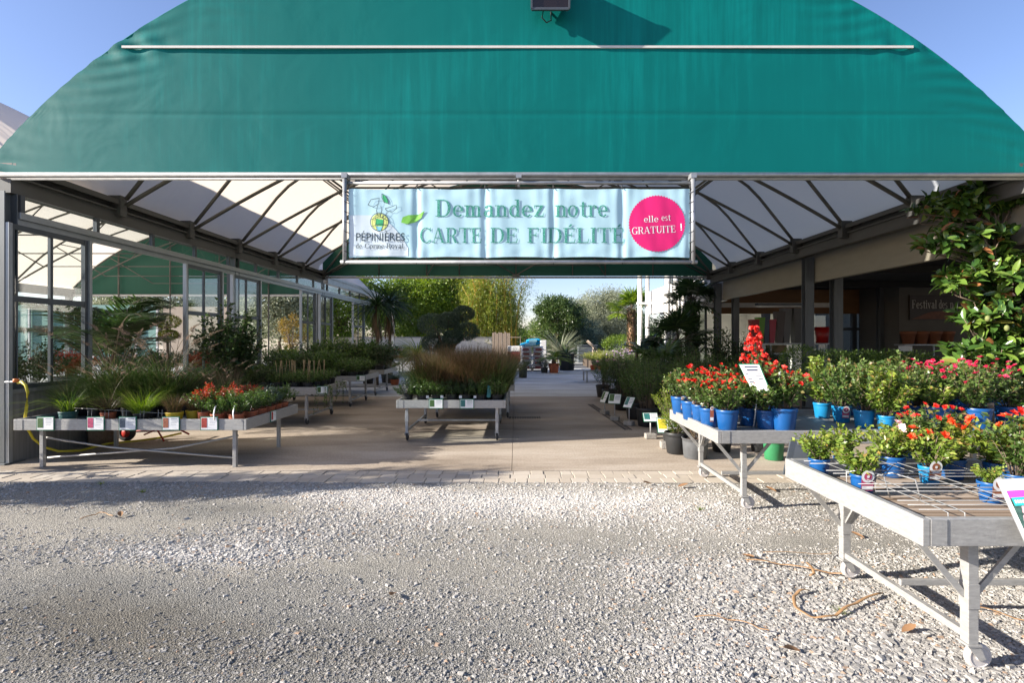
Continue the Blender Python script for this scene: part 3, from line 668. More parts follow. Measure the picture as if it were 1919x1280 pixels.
for wd, p0, p1, bs, cp in (('elle', 1206, 1234, 416, 12), ('est', 1239, 1257, 414, 12), ('GRATUITE', 1184, 1267, 437, 13), ('!', 1273, 1280, 434, 13)): add_quads(f, serif_word(wd, p0, p1, bs, cp, -.05 if cp == 13 else -.03, (1230, bs)))
f.lay(2).build('white_lettering', m_white, ban)
m_navy = MATL('dark_print', (.02, .045, .07), .5, .05, 4)
f = Flat(); v, fc = sans('PÉPINIÈRES', 91, .004); f.add([(bp(668 + a, 0)[0], 0, bp(0, 451.5 - b2 * 1.12)[1]) for a, b2, _ in v], fc)
for wd, p0, p1 in (('de', 667, 679), ('Corme-Royal', 684, 757)): add_quads(f, serif_word(wd, p0, p1, 465.5, 9.5))
# the plant emblem: outlines
strokes(f, circle(711.5, 416, 17, 40) + [(728.5, 416)], 1.1)
strokes(f, [(695, 412), (711, 406), (728, 414)], .9); strokes(f, [(697, 424), (712, 420), (727, 422)], .9); strokes(f, [(706, 400), (703, 416), (707, 432)], .9); strokes(f, [(718, 401), (720, 416), (716, 432)], .9)
for st in ([(709, 405), (706, 395), (709, 383)], [(713, 406), (716, 394), (714, 386)], [(716, 408), (724, 402), (729, 396)]): strokes(f, st, (1.5, .7))
for st in ([(690, 384), (696, 374), (707, 372), (711, 371), (710, 382), (700, 388), (690, 384)], [(716, 363), (722, 366), (727, 375), (728, 382), (720, 379), (716, 370), (716, 363)], [(722, 391), (733, 388), (743, 384), (744, 391), (736, 397), (727, 396), (722, 391)]): strokes(f, st, 1.0)
f.lay(4).build('dark_lettering_and_outline', m_navy, ban)
f = Flat(); dense_poly(f, circle(711.5, 416, 16, 30)); f.lay(1).build('emblem_globe', MATL('lime_print', (.66, .74, .22), .5, .05, 4), ban)
f = Flat(); dense_poly(f, [(705, 410), (719, 412), (718, 424), (704, 422)]); m_gp = MATL('green_print', (.03, .38, .14), .5, .05, 4); f.lay(2).build('emblem_green_patch', m_gp, ban); f = Flat(); dense_poly(f, [(717, 364), (722, 367), (727, 376), (727, 381), (720, 378), (717, 370)]); f.lay(2).build('emblem_leaf', m_gp, ban)
f = Flat(); dense_poly(f, [(705, 424), (717, 425), (714, 432), (708, 432)]); f.lay(2).build('emblem_blue_patch', MATL('blue_print', (.20, .55, .70), .5, .05, 4), ban)
f = Flat(); dense_poly(f, [(752, 417), (755, 407), (766, 403), (783, 402), (796, 395), (790, 408), (778, 416), (764, 420)]); f.lay(2).build('printed_leaf', MATL('leaf_print', (.22, .58, .08), .5, .1, 40), ban)
fr = MB(); fx0, fx1, fz0, fz1 = (646 - CX) / K * YB, (1299 - CX) / K * YB, EYE + (CY - 491) / K * YB, EYE + (CY - 341) / K * YB
fr.tube([(fx0, YB, fz0 - .02), (fx0, YB, fz1 + .06)], .027, 10); fr.tube([(fx1, YB, fz0 - .02), (fx1, YB, fz1 + .06)], .027, 10)
fr.tube([(fx0 - .05, YB, fz0), (fx1 + .05, YB, fz0)], .024, 10); fr.tube([(fx0 - .02, YB + .03, fz1), (fx1 + .02, YB + .03, fz1)], .022, 10)
fr.build('tube_frame', m_galv, ban)
for x in (fx0, fx1, (972 - CX) / K * YB):
    b = MB(); b.box((x - .035, YB - .03, fz1 + .05), (x + .035, YB + .12, fz1 + .11)); b.tube([(x, YB + .05, fz1 - .05), (x, YB + .05, fz1 + .08)], .018, 8); b.build('clamp', m_galv, ban)
b = MB()
for s in SEAMS:
    b.tube([(s, YB - .02, fz0 - .03), (s, YB + .015, BZ0 + .01)], .006, 5); b.tube([(s, YB - .01, BZ1 - .01), (s, YB + .05, fz1 + .02)], .006, 5)
for k in range(7):
    z = BZ0 + (BZ1 - BZ0) * (k + .5) / 7
    b.tube([(BX0 + .01, YB, z), (fx0, YB - .03, z + .02)], .005, 5); b.tube([(BX1 - .01, YB, z), (fx1, YB - .03, z + .02)], .005, 5)
b.build('ties', m_black, ban)

# ------------------------------------------------------------------ left: neighbouring tunnel and the glazed wall between
XN, YN0, YN1 = -13.25, 6.8, 23.0
nb = thing('tunnel_canopy', 'white canvas tunnel roof adjoining the green canopy behind the glazed wall', 'canopy', (XN, YN0, 0))
canopy_fabric(XN, YN0, YN1, 6.6).build('roof_canvas', m_roof, nb)
gable(XN, YN1, ZB - .12, 6.6, 60, 20, .3).build('rear_gable', m_gable_in, nb)
for i in range(7): truss_mb(XN, YN0 + .1 + i * (YN1 - YN0 - .3) / 6).build('roof_truss', m_truss, nb)
b = MB(); b.box((XN - 6.6, YN1 - .1, ZB - .2), (XN + 6.6, YN1 + .05, ZB - .12)); b.build('rear_edge_bar', m_alu, nb)
b = MB()
for x in (-4.5, -2.2, 0, 2.2, 4.5): b.tube([(XN + x, YN1 - .12, 0), (XN + x, YN1 - .12, float(arch(x + XN, XN)) - .1)], .035, 6)
b.build('rear_posts', m_truss, nb)
b = MB(); b.box((XN - 6.75, YN0, 3.5), (XN - 6.55, YN1, 3.85)); b.build('eave_beam', m_beam, nb)
for yy in (YN0 + .2, 12.0, 17.4, 22.8):
    b = MB(); b.box((XN - 6.75, yy - .1, 0), (XN - 6.55, yy + .1, 3.5)); b.build('column', m_steel, nb)
XW = -6.50
def wy(px, x=XW): return K * -x / (CX - px)
wl = thing('glazed_wall', 'long glazed wall of aluminium framed panels along the left of the canopy', 'wall', (XW, Y0, 0))
zh = 3.27
b = MB(); b.box((XW - .10, Y0 + .1, zh - .09), (XW + .0, YN1, zh)); b.box((XW - .07, Y0 + .1, zh - .17), (XW - .03, YN1, zh - .09)); b.build('header_rail', m_winframe, wl, bevel=.004)
PANELS = [(20, 165), (350, 415), (437, 487), (565, 591), (600, 622), (662, 682)]
for k in range(13):
    yy = Y0 + .15 + k * 1.22
    if yy > YN1 - 1.2: break
    b = MB(); b.box((XW - .075, yy - .03, zh), (XW - .015, yy + .03, 3.5)); b.build('transom_post', m_frame, wl)
    b = MB(); b.box((XW - .048, yy + .03, zh), (XW - .042, yy + 1.19, 3.49)); b.build('transom_pane', m_glass, wl)
for p0, p1 in PANELS:
    y0, y1 = wy(p0), wy(p1); zb = .95
    f = MB(); fw = .055
    f.box((XW - .06, y0, zb), (XW, y0 + fw, zh - .17)); f.box((XW - .06, y1 - fw, zb), (XW, y1, zh - .17))
    f.box((XW - .055, y0 + fw, zh - .24), (XW - .005, y1 - fw, zh - .17)); f.box((XW - .055, y0 + fw, zb), (XW - .005, y1 - fw, zb + .06)); f.box((XW - .055, y0 + fw, 2.09), (XW - .005, y1 - fw, 2.17))
    f.box((XW - .05, (y0 + y1) / 2 - .022, zb + .06), (XW - .01, (y0 + y1) / 2 + .022, 2.09)); f.box((XW - .05, (y0 + y1) / 2 - .022, 2.17), (XW - .01, (y0 + y1) / 2 + .022, zh - .24))
    fo = f.build('sliding_panel', m_frame, wl)
    b = MB(); b.box((XW - .034, y0 + fw, zb + .06), (XW - .027, y1 - fw, zh - .24)); b.build('pane', m_glass, fo)
    pw = MB(); pw.box((XW - .045, y0 - .05, .02), (XW + .025, y0, zh - .17)); pw.box((XW - .045, y1, .02), (XW + .025, y1 + .05, zh - .17)); pw.build('door_post', m_winframe, wl)
    b = MB(); b.box((XW - .10, y0, 0), (XW - .0, y1, .9)); b.box((XW - .13, y0, .9), (XW + .03, y1, .95)); b.build('base_panel', MATL('base_panel_grey', (.22, .22, .215), .5, .3, 2, .2, streak=(1, 12, .5)), wl)
b = MB(); b.box((XW - .3, Y1 + .3, 3.52), (XW + .02, 27, 3.72)); b.box((XW - .34, Y1 + .3, 3.72), (XW - .28, 27, 3.8)); b.box((XW - .0, Y1 + .3, 3.72), (XW + .05, 27, 3.80)); b.build('gutter', m_galv, wl)
b = MB(); x = (735 - CX) / K * 27; b.box((x - .10, 26.9, 0), (x + .10, 27.1, 3.6)); b.box((x - .16, 26.84, 0), (x + .16, 27.16, .03)); b.box((x - .13, 26.87, 3.6), (x + .13, 27.13, 3.7)); tag(b.build('steel_column', m_galv, bevel=.005), 'single slim grey steel column standing beyond the glazed wall', 'column')
b = MB(); b.box((-31, 30, .0), (-30.9, 30.2, 4)); 
for x in np.linspace(-31, -21, 9): b.box((x - .05, 29.95, 0), (x + .05, 30.05, 3.5))
sh = thing('shade_screen', 'pale teal screen on posts seen through the glazed wall', 'screen', (-26, 30, 0)); b.build('posts', m_alu, sh)
b = MB(); b.box((-36, 30.08, .3), (-21, 30.12, 3.62)); b.build('screen_sheet', MATL('teal_sheet', (.13, .26, .23), .7, .12, 2, streak=(1, 1, 3)), sh)
b = MB(); b.box((-20.6, 29.9, .0), (-16.6, 30.1, 3.5)); tag(b.build('cream_partition', MATL('tan_partition', (.33, .27, .21), .8, .15, 2)), 'cream partition beside the teal screen behind the tunnel', 'wall')

# garden wall and fence far behind
gw = thing('garden_wall', 'low cream rendered wall along the back of the yard', 'wall', (-14, 40, 0))
b = MB(); b.box((-40, 40, 0), (-1.9, 40.25, 1.72)); b.build('wall_face', m_gwall, gw); b = MB(); b.box((-40.02, 39.95, 1.72), (-1.88, 40.3, 1.80)); b.build('coping', m_concrete_blk, gw)
wf = thing('wooden_fence', 'tall weathered plank fence panel in front of the bamboo', 'fence', (-1.2, 37, 0)); b = MB()
for k in range(9):
    x = -1.72 + k * .145; b.box((x, 37 + .01 * (k % 2), 0), (x + .135, 37.03 + .01 * (k % 2), 2.08 + .05 * math.sin(k * 2.3)))
b.build('planks', m_wood, wf)
b = MB(); b.box((-1.72, 37.045, .4), (-.42, 37.1, .52)); b.box((-1.72, 37.045, 1.6), (-.42, 37.1, 1.72)); b.build('rails', m_wood, wf)
pf = thing('picket_fence', 'grey metal picket fence at the far end of the path', 'fence', (6.5, 38, 0)); b = MB()
for k in range(44): x = 3.9 + k * .15; b.box((x, 38, .1), (x + .05, 38.03, 1.45))
b.build('pickets', m_alu, pf); b = MB(); b.box((3.9, 38.035, .3), (10.5, 38.07, .38)); b.box((3.9, 38.035, 1.2), (10.5, 38.07, 1.28)); b.build('rails', m_galv, pf)
b = MB(); b.box((4.25, 35, 0), (5.55, 35.5, 1.15)); b.box((4.2, 34.95, 1.15), (5.6, 35.55, 1.22)); b.box((4.6, 34.5, 0), (6.6, 35, .55)); tag(b.build('stone_block', MATL('dark_stone', (.10, .115, .13), .8, .3, 2), bevel=.03), 'dark stone block with a low step at the path end', 'stone block')

# ------------------------------------------------------------------ right: the shop
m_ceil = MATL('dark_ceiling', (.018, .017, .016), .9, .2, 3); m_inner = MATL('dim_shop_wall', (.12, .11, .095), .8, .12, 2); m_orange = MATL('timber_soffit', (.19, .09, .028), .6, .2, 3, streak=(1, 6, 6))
shop = thing('garden_shop', 'open fronted shop with cream fascia along the right of the canopy', 'shop', (7, Y0, 0))
XF = 6.95
b = MB(); b.box((XF, -1.0, 2.93), (XF + .12, 17.2, 4.0)); b.build('fascia', m_cream, shop)
b = MB(); b.box((XF - .004, 17.204, 2.90), (XF + .14, 17.9, 3.75)); b.build('fascia_end', m_alu, shop)
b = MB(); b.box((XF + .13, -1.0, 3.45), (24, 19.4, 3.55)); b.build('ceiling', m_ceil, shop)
b = MB(); b.box((XF + .13, -1.2, 3.56), (24, 19.4, 3.98)); b.build('roof', m_galv, shop)
for k in range(5):
    b = MB(); b.box((XF + .2, 2.5 + k * 3.4, 3.25), (22, 2.65 + k * 3.4, 3.44)); b.build('ceiling_beam', m_ceil, shop)
for (px, Y, w) in ((1567, 12.0, .2), (1378, 17.0, .18), (1650, 17.8, .18)):
    x = (px - CX) / K * Y; c = MB(); c.box((x - w / 2, Y - .1, 0), (x + w / 2, Y - .085, 3.45)); c.box((x - w / 2, Y + .085, 0), (x + w / 2, Y + .1, 3.45)); c.box((x - .03, Y - .085, 0), (x + .03, Y + .085, 3.45)); c.build('column', m_steel, shop)
YS = 19.0
b = MB(); b.box((7.3, YS - .02, 2.55), (14.6, YS + .15, 3.44)); b.build('timber_beam', m_orange, shop)
b = MB(); b.box((10.6, YS, 0), (14.4, YS + .1, .55))
for px in (1512, 1600, 1636, 1688): x = (px - CX) / K * YS; b.box((x - .08, YS - .05, .55), (x + .08, YS + .08, 2.55))
b.box((10.7, YS - .03, 1.93), (14.3, YS + .06, 2.03)); b.build('window_frame', m_frame, shop)
b = MB(); b.box((10.7, YS + .02, .55), (14.3, YS + .03, 2.55)); b.build('window_pane', glass_mat('shop_glass', (.75, .78, .76), 1.9), shop)
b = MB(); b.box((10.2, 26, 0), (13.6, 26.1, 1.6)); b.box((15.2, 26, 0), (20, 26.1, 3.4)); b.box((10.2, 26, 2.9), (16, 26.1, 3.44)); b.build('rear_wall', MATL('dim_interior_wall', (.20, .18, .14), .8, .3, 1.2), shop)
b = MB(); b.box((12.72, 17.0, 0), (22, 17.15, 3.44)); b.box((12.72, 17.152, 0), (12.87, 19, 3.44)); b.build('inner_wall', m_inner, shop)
lp = MB(); lp.box((7.6, 16.1, 2.66), (9.0, 16.3, 2.74)); lp.build('lamp_housing', m_frame, shop); lp = MB(); lp.box((7.65, 16.12, 2.63), (8.95, 16.28, 2.657)); lp.build('lamp_diffuser', m_white, shop)
fp = thing('festival_poster', 'dark poster with pale serif lettering on the shop wall', 'poster', (13.5, 17, 2))
pz0, pz1 = EYE + (CY - 600) / K * 16.94, EYE + (CY - 553) / K * 16.94; px0_ = (1705 - CX) / K * 16.94
b = MB(); b.box((px0_, 16.94, pz0), (px0_ + 2.6, 16.99, pz1)); b.build('board', MATL('poster_dark', (.035, .025, .02), .5, .3, 2), fp)
tx = MB()
for wd, p0, p1 in (('Festival', 1709, 1756), ('des', 1759, 1776), ('p', 1780, 1787)):
    for q in serif_word(wd, p0, p1, 578, 16): tx.add([((a - CX) / K * 16.93, 16.93, EYE + (CY - b2) / K * 16.93) for a, b2 in q], [(0, 1, 2, 3)])
tx.build('lettering', MATL('poster_letters', (.55, .52, .46), .6, .05, 3), fp)
b = MB(); b.add([((a - CX) / K * 16.93, 16.932, EYE + (CY - c_) / K * 16.932) for a, c_ in ((1708, 598), (1745, 584), (1790, 582), (1790, 598))], [(0, 1, 2, 3)]); b.build('printed_picture', MATL('poster_terracotta', (.16, .06, .03), .6, .5, 6), fp)

# white upper storey further back, with paired round columns
sb = thing('office_building', 'white two storey building with paired round columns behind the palms', 'building', (6.3, 21, 0))
b = MB(); b.box((6.3, 18.9, 2.78), (6.5, 24.6, 3.86)); b.build('balcony_panel', m_wallw, sb)
b = MB(); b.box((6.3, 18.9, 5.6), (12, 24.6, 6.1)); b.box((6.9, 18.9, 2.78), (12, 24.6, 2.95)); b.build('floor_slabs', m_wallw, sb)
b = MB(); b.box((7.0, 19.05, 2.96), (7.2, 24.55, 3.9)); b.box((11, 19.5, 0), (11.2, 24.6, 5.6)); b.box((7.1, 24.45, 0), (12, 24.55, 5.59)); b.build('walls', m_wallw, sb)
for k in range(5):
    y = 19.1 + k * 1.1; f = MB(); f.box((7.05, y, 3.9), (7.12, y + .07, 5.6)); f.box((7.05, y + .07, 5.5), (7.12, y + 1.1, 5.6)); fo = f.build('window', m_frame, sb); p_ = MB(); p_.box((7.08, y + .07, 3.9), (7.09, y + 1.1, 5.5)); p_.build('pane', m_glass, fo)
    f = MB(); f.box((7.05, y, .1), (7.12, y + .07, 2.77)); f.box((7.05, y + .07, .02), (7.12, y + 1.1, .12)); fo = f.build('window', m_frame, sb); p_ = MB(); p_.box((7.08, y + .07, .12), (7.09, y + 1.1, 2.77)); p_.build('pane', m_glass, fo)
for Y, pxs in ((23.8, (1199, 1213)), (19.6, (1251, 1265))):
    for px in pxs:
        x = (px - CX) / K * Y; c = MB(); c.lathe([(.001, 0), (.13, 0), (.13, .02), (.105, .04), (.105, 6.2), (.001, 6.2)], (x, Y, 0), 20); c.build('round_column', m_wallw, sb)
    c = MB(); x0_, x1_ = (pxs[0] - CX) / K * Y, (pxs[1] - CX) / K * Y; z = EYE + (CY - (569 if Y > 22 else 554)) / K * Y; c.box((x0_ - .18, Y - .16, z - .04), (x1_ + .18, Y - .10, z + .06)); c.build('column_bracket', m_wallw, sb)

# ------------------------------------------------------------------ plant builders (meshes in local coordinates, shared by the copies)
def shrub(n, lps, h, R, L, W, leaf, t0=.3, hr=(.65, 1.0), up=.5, stem_r=.004, base=.15, flat=.4, flowers=None, big=False, stem_mat=None):
    """shoots from the base to an uneven dome; leaves along the upper part of each; flowers: (material, count, radius) on the shoot tips"""
    az = uni(0, 2 * PI, n); q = np.sqrt(RNG.random(n)); rr = R * q; hh = h * (1 - flat * q ** 2) * uni(hr[0], hr[1], n)
    b0 = base * R; sx, sy = np.cos(az), np.sin(az)
    def pos(t, i): k = t ** 1.25; return np.stack([sx[i] * (b0 * q[i] + (rr[i] - b0 * q[i]) * k), sy[i] * (b0 * q[i] + (rr[i] - b0 * q[i]) * k), hh[i] * t], 1)
    m = MB(); i = np.repeat(np.arange(n), lps); t = t0 + (1 - t0) * RNG.random(len(i)) ** .75
    p = pos(t, i) + RNG.normal(0, L * .35, (len(i), 3))
    d = np.stack([sx[i], sy[i], np.zeros(len(i))], 1) * .7 + RNG.normal(0, .75, (len(i), 3)); d[:, 2] = d[:, 2] * .6 + up
    nr = RNG.normal(0, .55, (len(i), 3)); nr[:, 2] += 1
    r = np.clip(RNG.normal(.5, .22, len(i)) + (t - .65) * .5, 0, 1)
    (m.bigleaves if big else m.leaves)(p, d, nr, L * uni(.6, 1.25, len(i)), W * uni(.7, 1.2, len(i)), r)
    if stem_r:
        for k in range(n):
            tt = np.array([0, .35, .7, 1.0]); m.tube(pos(tt, np.full(4, k)), stem_r, 4, 1, r1=stem_r * .4)
    parts = [('foliage', m.mesh('foliage', [leaf, stem_mat or m_bark]))]
    if flowers:
        fm, cnt, fr = flowers; sel = np.argsort(-(hh + RNG.normal(0, h * .18, n)))[:cnt]; c = pos(np.full(len(sel), 1.0), sel) + np.array([0, 0, L * .5]); parts.append(('blossoms', blossoms(c, fr, fm)))
    return parts
def blossoms(c, fr, fm, up=.8):
    m = MB(); n = len(c); ax = RNG.normal(0, .6, (n, 3)); ax[:, 2] += up; ax[:, 1] -= .35; ax[:, 0] -= .2; ax = norm(ax)
    for ring, (cnt, tilt, s) in enumerate(((6, .15, 1.0), (6, .7, .85), (5, 1.5, .6))):
        for k in range(cnt):
            a = 2 * PI * k / cnt + ring * .5 + RNG.random(n); u = norm(np.cross(ax, np.array([.3, .9, .1]))); v = np.cross(ax, u)
            d = u * np.cos(a)[:, None] + v * np.sin(a)[:, None] + ax * tilt
            m.leaves(c, d, ax, fr * s * uni(.8, 1.15, n), fr * s * 1.0, RNG.random(n), 0, .3, -.15)
    return m.mesh('blossoms', fm)
def tuft(n, h, spread, w, leaf, lean=(.1, .6), curve=(.2, .9), hr=(.55, 1), plumes=0, ph=1.15, plume_mat=None, plen=.12):
    m = MB(); a = uni(0, 2 * PI, n); r = spread * np.sqrt(RNG.random(n)); p = np.stack([r * np.cos(a), r * np.sin(a), np.zeros(n)], 1)
    m.blades(p, a + RNG.normal(0, .5, n), h * uni(*hr, n), uni(*lean, n), uni(*curve, n), w * uni(.7, 1.3, n), 6)
    parts = [('blades', m.mesh('blades', leaf))]
    if plumes:
        m = MB()
        for k in range(plumes):
            a = uni(0, 2 * PI); l = uni(.1, .45); hh = h * ph * uni(.8, 1.1); t = np.linspace(0, 1, 7)
            pts = np.stack([np.cos(a) * hh * (l * t + .25 * t ** 3), np.sin(a) * hh * (l * t + .25 * t ** 3), hh * (t - .12 * t ** 3)], 1); m.tube(pts, .0022, 3, 1)
            d = pts[-1] - pts[-2]; d /= np.linalg.norm(d); k2 = 90; tt = RNG.random(k2); aa = uni(0, 2 * PI, k2)
            u = np.cross(d, [0, 0, 1.]); u /= np.linalg.norm(u); v = np.cross(d, u)
            c = pts[-1] + d * (tt * plen)[:, None] + np.array([np.cos(a), np.sin(a), -.4]) * (tt ** 2 * plen * .3)[:, None]
            dd = d * .8 + (u * np.cos(aa)[:, None] + v * np.sin(aa)[:, None]); m.leaves(c, dd, RNG.normal(0, 1, (k2, 3)), .024 * (1.2 - tt), .004, RNG.random(k2))
        parts.append(('plumes', m.mesh('plumes', [plume_mat or g_plume, g_rust])))
    return parts
def pot_mesh(R, h, mat, rim=True, taper=.78):
    m = MB(); b = R * taper
    pr = [(.001, 0), (b * .94, 0), (b, .006), (R * .955, h * .80)] + ([(R * .955, h * .82), (R, h * .835), (R * 1.005, h * .985), (R * .985, h), (R * .93, h), (R * .92, h * .9)] if rim else [(R * .985, h * .97), (R * 1.03, h * .975), (R * 1.03, h), (R * .95, h), (R * .92, h * .92)])
    m.lathe(pr, n=24); m.lathe([(R * .925, h * .90), (R * .5, h * .915), (.001, h * .92)], n=16, mi=1)
    return m.mesh('pot', [mat, m_soil])
_pots = {}
def pot(key, R, h, mat, **k):
    kk = (key, round(R, 3), round(h, 3))
    if kk not in _pots: _pots[kk] = (pot_mesh(R, h, mat, **k), h)
    return _pots[kk]
def potted(name, label, cat, loc, pt, parts, group=None, sc=1.0, rz=None, fsc=1.0, extra=None):
    t = thing(name, label, cat, loc, uni(0, 6.28) if rz is None else rz, group, sc)
    me, h = pt; child('pot', me, t)
    for nm, q in parts: child(nm, q, t, (0, 0, h * .9), 0, fsc)
    if extra: child(extra[0], extra[1], t, extra[2], extra[3] - t.rotation_euler.z)
    return t

def crown(nc, lpc, rx, ry, rz, cz, L, W, leaf, cr=.34, droop=-.15, light=.25, shell=.55):
    m = MB(); a = RNG.normal(0, 1, (nc, 3)); a = norm(a) * (shell + (1 - shell) * RNG.random((nc, 1)) ** .6)
    C = a * np.array([rx, ry, rz]) * uni(.82, 1.12, (nc, 1)) + np.array([0, 0, cz]); i = np.repeat(np.arange(nc), lpc); n = len(i)
    sz = cr * min(rx, rz) * uni(.6, 1.25, nc)
    off = RNG.normal(0, .55, (n, 3)) * sz[i][:, None]; off[:, 2] *= .75
    p = C[i] + off; d = norm(off) + RNG.normal(0, .6, (n, 3)); d[:, 2] += droop
    nr = norm(off) * .5 + RNG.normal(0, .5, (n, 3)); nr[:, 2] += .6
    r = np.clip(RNG.normal(.45, .2, n) + (uni(-light, light, nc))[i], 0, 1)
    m.leaves(p, d, nr, L * uni(.6, 1.3, n), W * uni(.7, 1.2, n), r)
    return m, C
def tree(name, label, cat, loc, th, tr, nc, lpc, rad_, cz, L, W, leaf, cr=.34, droop=-.15, multi=1, bark=None, group=None, limbs=14, shell=.55, light=.25):
    t = thing(name, label, cat, loc, 0, group)
    m, C = crown(nc, lpc, *rad_, cz, L, W, leaf, cr, droop, light, shell)
    b = MB(); tops = []
    for k in range(multi):
        a = 2 * PI * k / max(1, multi) + .7; s = (.12 * rad_[0] if multi > 1 else 0)
        bx, by = s * math.cos(a), s * math.sin(a); e = Vector((bx * 2.6 + uni(-.05, .05), by * 2.6, th)); tops.append(e)
        b.tube([(bx, by, -.05), (bx * 1.1, by * 1.1, th * .3), (bx * 1.6 + uni(-.06, .06), by * 1.6, th * .65), e], tr, 8, r1=tr * .6)
    for k in range(min(limbs, len(C))):
        e = tops[k % len(tops)]; c = Vector(C[k]); mid = e.lerp(c, .5) + Vector((0, 0, .12 * rad_[2])); b.tube([e - Vector((0, 0, .1)), mid, c], tr * .5, 6, r1=tr * .12)
    b.build('trunk', bark or m_bark, t, world=False); m.build('crown', leaf, t, world=False)
    return t
def feather_palm(n, Lf, leaf, nl=46, lw=.022, ll=.42, lift=(.5, 1.3), stem=None, z0=0.0):
    m = MB()
    for k in range(n):
        a = 2 * PI * k / n + uni(-.3, .3); el = uni(*lift); L = Lf * uni(.75, 1.1); t = np.linspace(0, 1, 12)
        hz = L * (np.cos(el) * t + .25 * t ** 2); vz = z0 + L * (np.sin(el) * t - .52 * t ** 2.2)
        pts = np.stack([np.cos(a) * hz, np.sin(a) * hz, vz], 1); m.tube(pts, .012, 4, 1, r1=.003)
        tt = np.linspace(.18, .99, nl); px = np.stack([np.interp(tt, t, pts[:, j]) for j in range(3)], 1); tg = norm(np.stack([np.interp(tt, t, np.gradient(pts[:, j])) for j in range(3)], 1))
        sd = np.cross(tg, [0, 0, 1.]); sd = norm(sd); upv = np.cross(sd, tg)
        for s in (-1, 1):
            d = tg * .65 + sd * s + upv * .25 + RNG.normal(0, .08, (nl, 3)); l = ll * Lf * .6 * np.sin(np.clip(tt * 3.3 - .1, .25, 3.0)) ** .7 * uni(.85, 1.1, nl)
            m.bigleaves(px, d, upv, l, lw, RNG.random(nl), 0, .1, .35)
    return m.mesh('fronds', [leaf, stem or m_bark])
def fan_palm_head(n, Lp, Lb, leaf, z0=0.0, nb=18, lift=(-.3, 1.35)):
    m = MB()
    for k in range(n):
        a = uni(0, 2 * PI); el = uni(*lift); d = np.array([math.cos(a) * math.cos(el), math.sin(a) * math.cos(el), math.sin(el)]); L = Lp * uni(.8, 1.15)
        e = d * L + np.array([0, 0, z0 - .12 * L]); m.tube([(0, 0, z0), tuple(d * L * .55 + np.array([0, 0, z0])), tuple(e)], .012, 4, 1, r1=.006)
        s = np.cross(d, [0, 0, 1.]); s /= np.linalg.norm(s) + 1e-6; u = np.cross(s, d); an = np.linspace(-2.0, 2.0, nb)
        dd = d[None] * np.cos(an)[:, None] + s[None] * np.sin(an)[:, None] + RNG.normal(0, .05, (nb, 3)); dd[:, 2] -= .12
        m.bigleaves(np.repeat(e[None], nb, 0), dd, np.repeat(u[None], nb, 0), Lb * uni(.85, 1.1, nb) * (.7 + .3 * np.cos(an * .6)), .05 * Lb / .5, uni(0, .9, nb) , 0, .2, .18)
    return m.mesh('fronds', [leaf, m_bark])
def rosette(n, L, W, leaf, el=(-.5, 1.4), droop=.2, z0=0.0):
    m = MB(); a = uni(0, 2 * PI, n); e = np.arcsin(uni(math.sin(el[0]), math.sin(el[1]), n)); d = np.stack([np.cos(a) * np.cos(e), np.sin(a) * np.cos(e), np.sin(e)], 1); nr = np.tile(np.array([0, 0, 1.]), (n, 1)) + RNG.normal(0, .1, (n, 3))
    m.bigleaves(np.tile(np.array([0, 0, z0]), (n, 1)) + d * .02, d, nr, L * uni(.7, 1.1, n), W, RNG.random(n), 0, .3, droop); return m.mesh('leaves', leaf)

